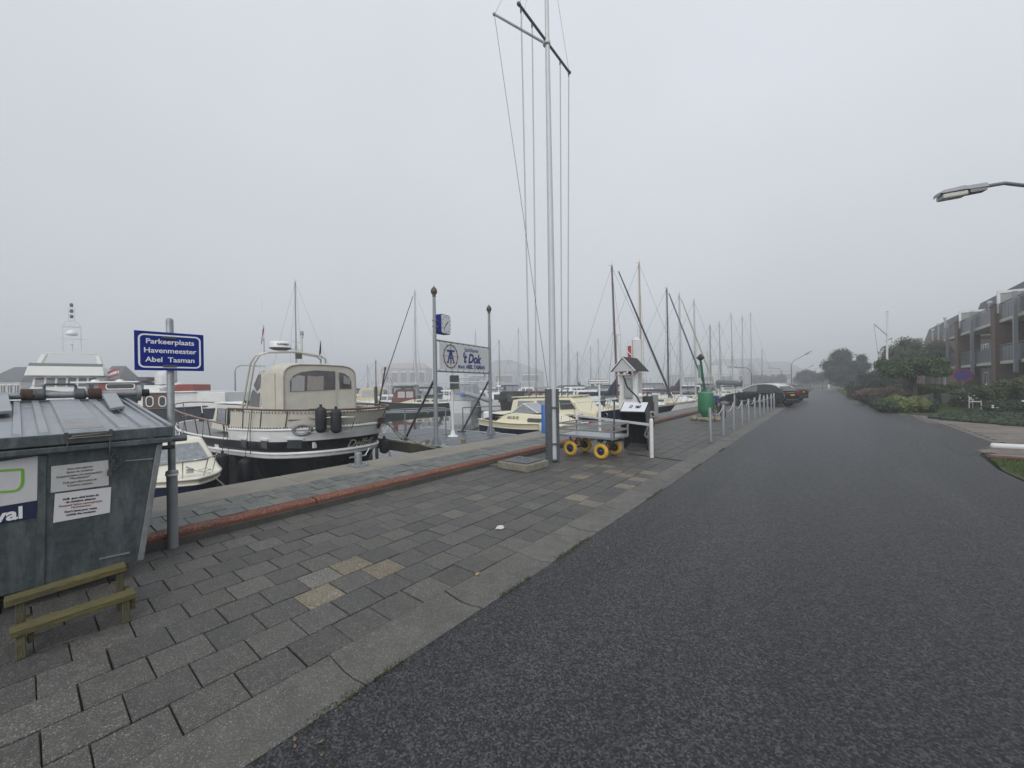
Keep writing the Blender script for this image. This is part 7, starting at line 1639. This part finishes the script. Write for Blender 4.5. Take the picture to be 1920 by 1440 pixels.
def tree(name, label, pos, trunk_h, tr, blobs, n, size, m, cat='tree', group=None, limbs=6, seed=1, cm=None, k=.6):
    t = thing(name, label, cat, pos, 0, group); rr = random.Random(seed)
    b = MB(); b.tube([(0, 0, -.05), (rr.gauss(0, .03), rr.gauss(0, .03), trunk_h * .6), (0, 0, trunk_h)], [tr * 1.25, tr, tr * .8], 9)
    for i in range(limbs):
        bl = blobs[rr.randrange(len(blobs))]; b.tube([(0, 0, trunk_h * .85), (bl[0] * .4, bl[1] * .4, trunk_h + (bl[2] - trunk_h) * .5), (bl[0], bl[1], bl[2])], [tr * .5, tr * .35, tr * .12], 6)
    b.build('trunk', mat('bark', (.065, .05, .04), .9, var=.3, scale=10, bump=.5), t)
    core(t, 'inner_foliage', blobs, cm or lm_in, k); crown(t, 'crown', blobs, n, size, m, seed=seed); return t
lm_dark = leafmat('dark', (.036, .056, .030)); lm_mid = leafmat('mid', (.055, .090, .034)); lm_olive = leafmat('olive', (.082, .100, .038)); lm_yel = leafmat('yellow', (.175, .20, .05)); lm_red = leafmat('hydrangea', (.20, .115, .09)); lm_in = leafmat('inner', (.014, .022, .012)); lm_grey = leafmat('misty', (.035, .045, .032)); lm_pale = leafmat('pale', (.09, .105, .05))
rr = random.Random(3)
# far round tree
p = A(1587, 720, 72); tree('round_tree', 'large round dark tree in the mist at the end of the road', (p.x, p.y, 0), 1.8, .3, blobs_in(rr, 26, (0, 0, 4.5), (2.9, 2.9, 3.0), 1.35) + [(0, 0, 1.9, 2.6, 2.6, 1.5)], 9000, .17, lm_grey, seed=4, k=.75)
p = A(1572, 720, 105); tree('misty_tree', 'pale misty tree left of the large round tree', (p.x - 6, p.y, 0), 1.5, .25, blobs_in(rr, 14, (0, 0, 3.2), (4.5, 3, 1.6), 1.5), 3500, .25, lm_grey, seed=5, k=.75)
# umbrella tree near the pole
p = A(1714, 720, 24); tree('umbrella_tree', 'umbrella-shaped green tree in front of the apartments', (p.x, p.y, 0), 1.6, .12, [(rr.uniform(-1.35, 1.35), rr.uniform(-1.2, 1.2), rr.uniform(2.15, 2.85), .50, .50, .34) for _ in range(30)], 11000, .075, lm_mid, seed=6, k=.6, cm=lm_in)
p = A(1700, 720, 42); tree('tall_garden_tree', 'taller loose garden tree behind the umbrella tree', (p.x, p.y, 0), 2.0, .16, blobs_in(rr, 24, (.8, 0, 4.2), (2.4, 2, 1.7), .85), 6500, .11, lm_olive, seed=7, k=.55)
p = A(1672, 720, 46); tree('slim_garden_tree', 'slim sparse tree behind the white flag pole', (p.x, p.y, 0), 1.6, .12, blobs_in(rr, 12, (0, 0, 3.6), (1.3, 1.0, 1.6), .6), 2600, .10, lm_mid, seed=8, k=.5)
p = A(1647, 720, 44); tree('garden_tree', 'low dark bushy tree left of the white flag pole', (p.x, p.y, 0), .8, .14, blobs_in(rr, 16, (0, 0, 2.1), (1.5, 1.2, .9), .8), 4500, .10, lm_dark, seed=9, k=.7)
p = A(1738, 720, 56); tree('garden_tree', 'tree top rising beside the second apartment block', (p.x, p.y, 0), 2.5, .18, blobs_in(rr, 18, (0, 0, 4.8), (2.6, 2, 2.0), 1.0), 4500, .14, lm_olive, seed=10, k=.55)
def shrub(name, label, pos, blobs, n, size, m, cm=None, cat='shrub', group=None, k=.8, seed=1, extra=None):
    t = thing(name, label, cat, pos, 0, group); b = MB(); b.tube([(0, 0, -.02), (0, 0, .4)], .03, 5); b.build('stem', mat('bark', (0, 0, 0)), t)
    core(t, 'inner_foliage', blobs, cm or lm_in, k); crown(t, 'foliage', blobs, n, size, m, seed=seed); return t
def hb(w_, d, h, n, r):        # box-like hedge blobs
    return [(rr.uniform(-w_, w_), rr.uniform(-d, d), rr.uniform(h * .3, h - r), r * rr.uniform(.8, 1.2), r * rr.uniform(.8, 1.2), r) for _ in range(n)]
p = G(1614, 752, 0); shrub('tall_hedge', 'tall dark hedge at the road edge before the misty tree', (2.95, 52.0, 0), hb(.9, 5.0, 1.75, 30, .62), 8000, .09, lm_dark, cat='hedge', seed=11)
shrub('tall_hedge', 'dark shaggy conifer hedge left of the flag pole foot', (4.3, 45.0, 0), hb(1.3, 1.6, 2.3, 20, .7), 6000, .10, lm_dark, cat='hedge', seed=12)
p = A(1636, 745, 28.5); shrub('hydrangea', 'reddish faded hydrangea bush left of the small dark cube hedge', (p.x, p.y, 0), hb(.75, .5, 1.25, 13, .42), 3600, .065, lm_red, lm_dark, seed=13)
p = A(1686, 740, 27); shrub('hydrangea', 'taller reddish hydrangea bush right of the flag pole foot', (p.x, p.y, 0), hb(.85, .5, 1.35, 14, .44), 4200, .065, lm_red, lm_dark, seed=14)
p = A(1664, 745, 25.5); shrub('hydrangea', 'lower reddish bush between the two hydrangeas', (p.x, p.y, 0), hb(.5, .4, 1.05, 8, .36), 2200, .06, lm_red, lm_dark, seed=15)
p = A(1643, 757, 24.5); shrub('cube_hedge', 'small dark clipped cube hedge', (p.x, p.y, 0), hb(.36, .35, .95, 12, .30), 2800, .045, lm_dark, cat='hedge', seed=16, k=.9)
p = A(1700, 762, 20.9); shrub('yellow_hedge', 'yellow-green variegated clipped hedge', (p.x, p.y, 0), hb(.75, .35, .98, 20, .30), 5600, .05, lm_yel, lm_olive, cat='hedge', seed=17, k=.85)
p = A(1662, 763, 21.3); shrub('green_shrub', 'green leafy shrub left of the yellow hedge', (p.x, p.y, 0), hb(.42, .35, .85, 8, .33), 2200, .05, lm_mid, seed=18)
p = A(1731, 764, 20.6); shrub('dark_shrub', 'dark rounded shrub at the right end of the yellow hedge', (p.x, p.y, 0), hb(.42, .35, .85, 8, .34), 2200, .05, lm_dark, seed=19)
# dwarf palm-like plant on a dark trunk
p = A(1757, 760, 24.3); pl_ = thing('garden_palm', 'spreading dwarf palm-like shrub on a dark shaggy trunk', 'palm', (p.x, p.y, 0)); b = MB(); b.tube([(0, 0, -.05), (.02, 0, .5), (0, 0, 1.0)], [.20, .18, .15], 9); b.build('trunk', mat('trunk_dark', (.018, .018, .016), .95, var=.4, scale=20, bump=.6), pl_)
crown(pl_, 'crown', [(rr.uniform(-1.2, 1.0), rr.uniform(-.8, .8), rr.uniform(.95, 1.5), .42, .42, .18) for _ in range(16)], 5200, .075, lm_olive, seed=20)
# rose bushes at the right
for i, (px, py, t_, w_, h, lab) in enumerate(((1815, 745, 23.5, .5, .9, 'low flowering bush left of the no-stopping sign pole'), (1862, 745, 20.5, .8, 1.5, 'leafy rose bush with white flowers before the white chair'), (1905, 740, 19, .7, 1.9, 'taller twiggy rose bush at the right edge'), (1893, 760, 17.5, .7, .9, 'low grey-green bush at the right edge'))):
    p = A(px, 720, t_); q = shrub('rose_bush', lab, (p.x, p.y, 0), hb(w_, .5, h, 14, .32), 3600, .055, [lm_olive, lm_mid, lm_olive, lm_dark][i], cat='shrub', k=.55, seed=21 + i)
    b = MB()
    for _ in range([16, 8, 5, 12][i]): c0 = (rr.uniform(-w_, w_), -.55 + rr.uniform(-.1, .1), rr.uniform(.35, 1) * h); b.capsule(c0, (c0[0] + .03, c0[1], c0[2] + .01), rr.uniform(.022, .04), 6)
    b.build('blossoms', white, q)
b = MB(); ch = thing('garden_chair', 'white metal garden chair under the balconies', 'chair', A(1832, 742, 22.5)); ch.location.z = 0; ch.rotation_euler = (0, 0, YAW + R(25))
for x_ in (-.25, .25):
    for y_ in (-.22, .24): b = MB(); b.tube([(x_, y_, 0), (x_, y_, .66 if y_ < 0 else .95)], .022, 6); b.build('leg', white, ch)
    b = MB(); b.bar((x_, -.25, .66), (x_, .24, .68), .05, .03); b.build('armrest', white, ch)
b = MB(); b.span((-.27, -.25, .42), (.27, .25, .46)); b.build('seat', white, ch); b = MB()
for z in (.6, .72, .84, .94): b.span((-.26, .22, z), (.26, .25, z + .05))
b.build('backrest', white, ch)
# dark ground cover along the side street and hedge foot
gc = [G(1742, 786, 0), G(1800, 791, 0), G(1870, 797, 0), G(1935, 804, 0), G(2050, 818, 0)]
bl = []
for a, c in zip(gc[:-1], gc[1:]):
    n = int((c - a).length / .35) + 1
    for i in range(n):
        q = a.lerp(c, i / n)
        for r_ in range(5): nx = Vector((.75, .66, 0)); w0 = .35 + r_ * .45; bl.append((q.x + nx.x * w0 + rr.gauss(0, .1), q.y + nx.y * w0 + rr.gauss(0, .1), .05 + .025 * r_, .30, .30, .14 + .03 * r_ * rr.random()))
o = crown(None, 'ground_cover', bl, 24000, .045, lm_dark, seed=31); o['kind'] = 'stuff'
b = MB(); o2 = core(None, 'ground_cover_base', bl, lm_dark, .85); o2['kind'] = 'stuff'
def lg():
    while True:
        x, y_ = rnd.uniform(2.8, 10), rnd.uniform(20, 42)
        if y_ > 31.5 - (x - 2.8) * 1.6: return x, y_, .03
blades('lawn_grass', lg, 16000, .07, m_blade, .012)
def fg():
    y_ = rnd.uniform(62, 100); return (rnd.uniform(-5, -2.2), y_, .01) if rnd.random() < .5 else (rnd.uniform(1.6, 5), rnd.uniform(46, 100), .03)
blades('far_grass', fg, 5000, .12, mat('grass_far', (.085, .125, .035), .8, var=.3), .04)

# no-stopping sign, flag pole, far shelter, marker post
ns = thing('no_stopping_sign', 'round blue and red no-stopping sign on a grey pole', 'sign', (0, 0, 0)); p = A(1806, 720, 25); ns.location = (p.x, p.y, 0)
nm_ = Matrix.Rotation(YAW - R(38), 4, 'Z')
b = MB(); b.tube([(0, 0, 0), (0, 0, 2.05)], .04, 8); b.build('pole', steel, ns)
vd = Vector((-.25, -1, 0)).normalized(); sd_ = Vector((1, -.25, 0)).normalized()
def disc(r0, r1, off, m, nm2, par):
    n = 28; b = MB(); o_ = vd * off + Vector((0, 0, 1.98)); outer = [o_ + sd_ * r1 * math.cos(2 * math.pi * i / n) + Vector((0, 0, r1 * math.sin(2 * math.pi * i / n))) for i in range(n)]
    if r0 == 0: b.poly(outer, vd * -.012)
    else:
        inner = [o_ + sd_ * r0 * math.cos(2 * math.pi * i / n) + Vector((0, 0, r0 * math.sin(2 * math.pi * i / n))) for i in range(n)]; b.add(outer + inner, [(i, (i + 1) % n, n + (i + 1) % n, n + i) for i in range(n)])
    return b.build(nm2, m, par)
nsr = mat('sign_red', (.22, .018, .030), .45); nsb = mat('sign_blue2', (.012, .035, .22), .45)
dk = disc(0, .42, .05, nsb, 'disc', ns); disc(.34, .42, .054, nsr, 'red_ring', dk)
b = MB(); o_ = vd * .056 + Vector((0, 0, 1.98)); b.bar(o_ - sd_ * .25 + Vector((0, 0, .25)), o_ + sd_ * .25 - Vector((0, 0, .25)), .06, .004, up=vd); b.build('red_bar', nsr, dk)
fp = thing('garden_flag_pole', 'white garden flag pole with slanted gaff and short yard', 'flag pole', (0, 0, 0)); p = A(1663, 720, 33); fp.location = (p.x, p.y, 0)
b = MB(); b.tube([(0, 0, 0), (.03, 0, 3.4), (.10, 0, 7.45)], [.085, .075, .055], 8); b.lathe([(.12, 7.45), (.12, 7.5), (.02, 7.52)], (.10, 0, 0), 8); b.build('pole', white, fp)
e1 = rt * -1.12 + Vector((.08, 0, 6.45)); b = MB(); b.tube([Vector((.08, 0, 5.45)), e1], .04, 6); b.build('gaff', mastw, fp)
b = MB(); b.tube([Vector((.06, 0, 5.0)) - rt * .12, Vector((.06, 0, 5.25)) + rt * .42], .03, 6); b.build('yard', dsteel, fp)
line('halyard', e1, rt * -.55 + Vector((0, 0, 2.6)), .012, fp); line('halyard', Vector((.06, 0, 5.25)) + rt * .38, rt * .36 + Vector((0, 0, 4.2)), .01, fp)
p = A(1528, 733, 82); sh_ = thing('bus_shelter', 'small grey shelter in the mist at the end of the road', 'shelter', (p.x, p.y, 0))
b = MB(); b.span((-1.4, -.6, 2.0), (1.4, .6, 2.12)); b.build('roof', dsteel, sh_)
for x_ in (-1.3, 1.3): b = MB(); b.span((x_ - .06, -.06, 0), (x_ + .06, .06, 2.0)); b.build('post', dsteel, sh_)
b = MB(); b.span((-.8, .5, .8), (.6, .55, 1.6)); b.build('notice_panel', mat('panel_pale', (.4, .4, .4), .6), sh_)
p = A(1554, 733, 84); b = MB(); b.lathe([(.16, 0), (.16, .9), (.12, 1.0), (.01, 1.02)], n=8); o = b.build('marker_post', white); o.location = (p.x, p.y, 0); tag(o, 'small white marker post at the far road end', 'marker')

# ================================================================ FAR HOUSES AND WOODS IN THE MIST
def house(label, px, t_, w_, d, h, rh, wallm, roofm, turn=0, wins=4, hip=0.0, z0=.1, cat='house'):
    w_, d, h, rh, t_ = (q * (3.0 if t_ > 85 else 1.25 if t_ > 55 else 1) for q in (w_, d, h, rh, t_))
    p = A(px, 720, t_); o = thing('harbour_house', label, cat, (p.x, p.y, z0), YAW + R(turn))
    b = MB(); b.span((-w_ / 2, 0, 0), (w_ / 2, d, h)); b.build('wall', wallm, o)
    b = MB(); k = hip * w_ / 2; b.add([(-w_ / 2 - .3, -.3, h), (w_ / 2 + .3, -.3, h), (w_ / 2 + .3, d + .3, h), (-w_ / 2 - .3, d + .3, h), (-w_ / 2 - .3 + k, d / 2, h + rh), (w_ / 2 + .3 - k, d / 2, h + rh)], [(0, 1, 5, 4), (2, 3, 4, 5), (1, 2, 5), (3, 0, 4), (3, 2, 1, 0)]); b.build('roof', roofm, o)
    for i in range(wins):
        x = -w_ / 2 + w_ * (i + .5) / wins; b = MB(); b.span((x - w_ / wins * .3, -.05, h * .35), (x + w_ / wins * .3, .02, h * .8)); wn = b.build('window', glass, o); b = MB(); b.span((x - .05, -.07, h * .35), (x + .05, -.03, h * .8)); b.span((x - w_ / wins * .34, -.08, h * .8), (x + w_ / wins * .34, -.0, h * .86)); b.build('frame', white, wn)
    return o
hw_ = mat('house_white', (.50, .50, .50), .7); hg = mat('house_hazed_grey', (.34, .34, .35), .8); hfr = mat('house_hazed_roof', (.27, .28, .29), .8); hr2 = mat('house_roof', (.07, .075, .085), .8); hbk = mat('house_brick', (.22, .15, .12), .8); hb2 = mat('house_hazed_brick', (.38, .32, .29), .8)  # hg, hfr, hb2 lightened: distance haze is put into their colour
house('white house with grey hipped roof at the far left edge', 6, 62, 5.4, 6, 3.2, 2.4, hw_, hr2, 0, 5, .35)
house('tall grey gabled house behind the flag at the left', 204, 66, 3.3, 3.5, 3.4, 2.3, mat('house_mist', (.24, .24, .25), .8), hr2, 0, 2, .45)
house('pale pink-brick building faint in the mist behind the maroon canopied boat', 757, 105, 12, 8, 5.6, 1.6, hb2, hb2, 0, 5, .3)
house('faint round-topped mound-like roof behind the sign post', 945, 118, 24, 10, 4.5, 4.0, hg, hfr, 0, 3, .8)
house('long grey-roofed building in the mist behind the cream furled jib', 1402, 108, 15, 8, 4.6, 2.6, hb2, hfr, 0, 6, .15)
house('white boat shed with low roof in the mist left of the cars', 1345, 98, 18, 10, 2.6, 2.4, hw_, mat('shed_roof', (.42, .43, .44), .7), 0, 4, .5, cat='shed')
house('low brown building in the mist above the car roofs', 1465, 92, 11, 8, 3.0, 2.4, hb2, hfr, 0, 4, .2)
wm = leafmat('wood', (.03, .038, .03))
def wood(name, a, c, h, n):
    bl = []; a = Vector(a); c = Vector(c); k = int((c - a).length / 2.5)
    for i in range(k + 1):
        q = a.lerp(c, i / k); bl.append((q.x + rr.gauss(0, .8), q.y + rr.gauss(0, .8), h * rr.uniform(.2, .5), 2.0, 2.0, h * rr.uniform(.35, .55)))
    o = core(None, name, bl, wm, .85); o['kind'] = 'stuff'; o = crown(None, name + '_leaves', bl, n, .25, wm, seed=41); o['kind'] = 'stuff'
wood('far_woodland', A(1415, 720, 175) * 1 - Vector((0, 0, CAM_H)), A(1552, 720, 150) - Vector((0, 0, CAM_H)), 6.0, 9000)
p = A(26, 740, 50); tree('waterside_bush', 'bare misty bush at the waterside at the far left', (p.x, p.y, -.8), .5, .1, blobs_in(rr, 10, (0, 0, 1.2), (1.9, 1.2, .7), .6), 1500, .11, lm_grey, cat='bush', seed=33, k=.3)
fl = thing('harbour_flag', 'red and white banded flag flying beside the grey gabled house', 'flag', (0, 0, 0)); p = A(224, 720, 40); fl.location = (p.x, p.y, WATER)
b = MB(); b.tube([(0, 0, 0), (0, 0, 5.05)], .04, 6); b.lathe([(.07, 5.03), (.08, 5.08), (.02, 5.12)], n=6); b.build('pole', steel, fl)
def wave(f, g): return rt * (-1.15 * f) + fw * (.12 * math.sin(f * 6)) + Vector((0, 0, 4.9 - .75 * g - .28 * f + .08 * math.sin(f * 5)))
for nm3, g0_, g1_, mm in (('red_band', 0, .33, mat('flag_red', (.40, .05, .05), .7)), ('white_band', .33, .67, signw), ('red_band', .67, 1, mat('flag_red', (0, 0, 0)))):
    b = MB(); n = 10; b.add([wave(i / n, g) for i in range(n + 1) for g in (g0_, g1_)], [(2 * i, 2 * i + 2, 2 * i + 3, 2 * i + 1) for i in range(n)]); b.build(nm3, mm, fl)
b = MB(); b.capsule(wave(.28, .45) - fw * .01, wave(.28, .56) - fw * .01, .05, 6); b.build('emblem', inkb, fl)

# ================================================================ MIST
hz = MB(); hz.span((-420, -150, WATER - 1.8), (190, 430, 20.0)); hzo = hz.build('haze', None, kind='stuff')
mv = bpy.data.materials.new('haze_air'); mv.use_nodes = True; n_ = mv.node_tree.nodes; n_.clear(); l_ = mv.node_tree.links
ov = n_.new('ShaderNodeOutputMaterial'); pv = n_.new('ShaderNodeVolumePrincipled'); pv.inputs['Color'].default_value = (.86, .88, .91, 1); pv.inputs['Density'].default_value = .0034; pv.inputs['Anisotropy'].default_value = .2
l_.new(pv.outputs[0], ov.inputs['Volume']); hzo.data.materials.append(mv)
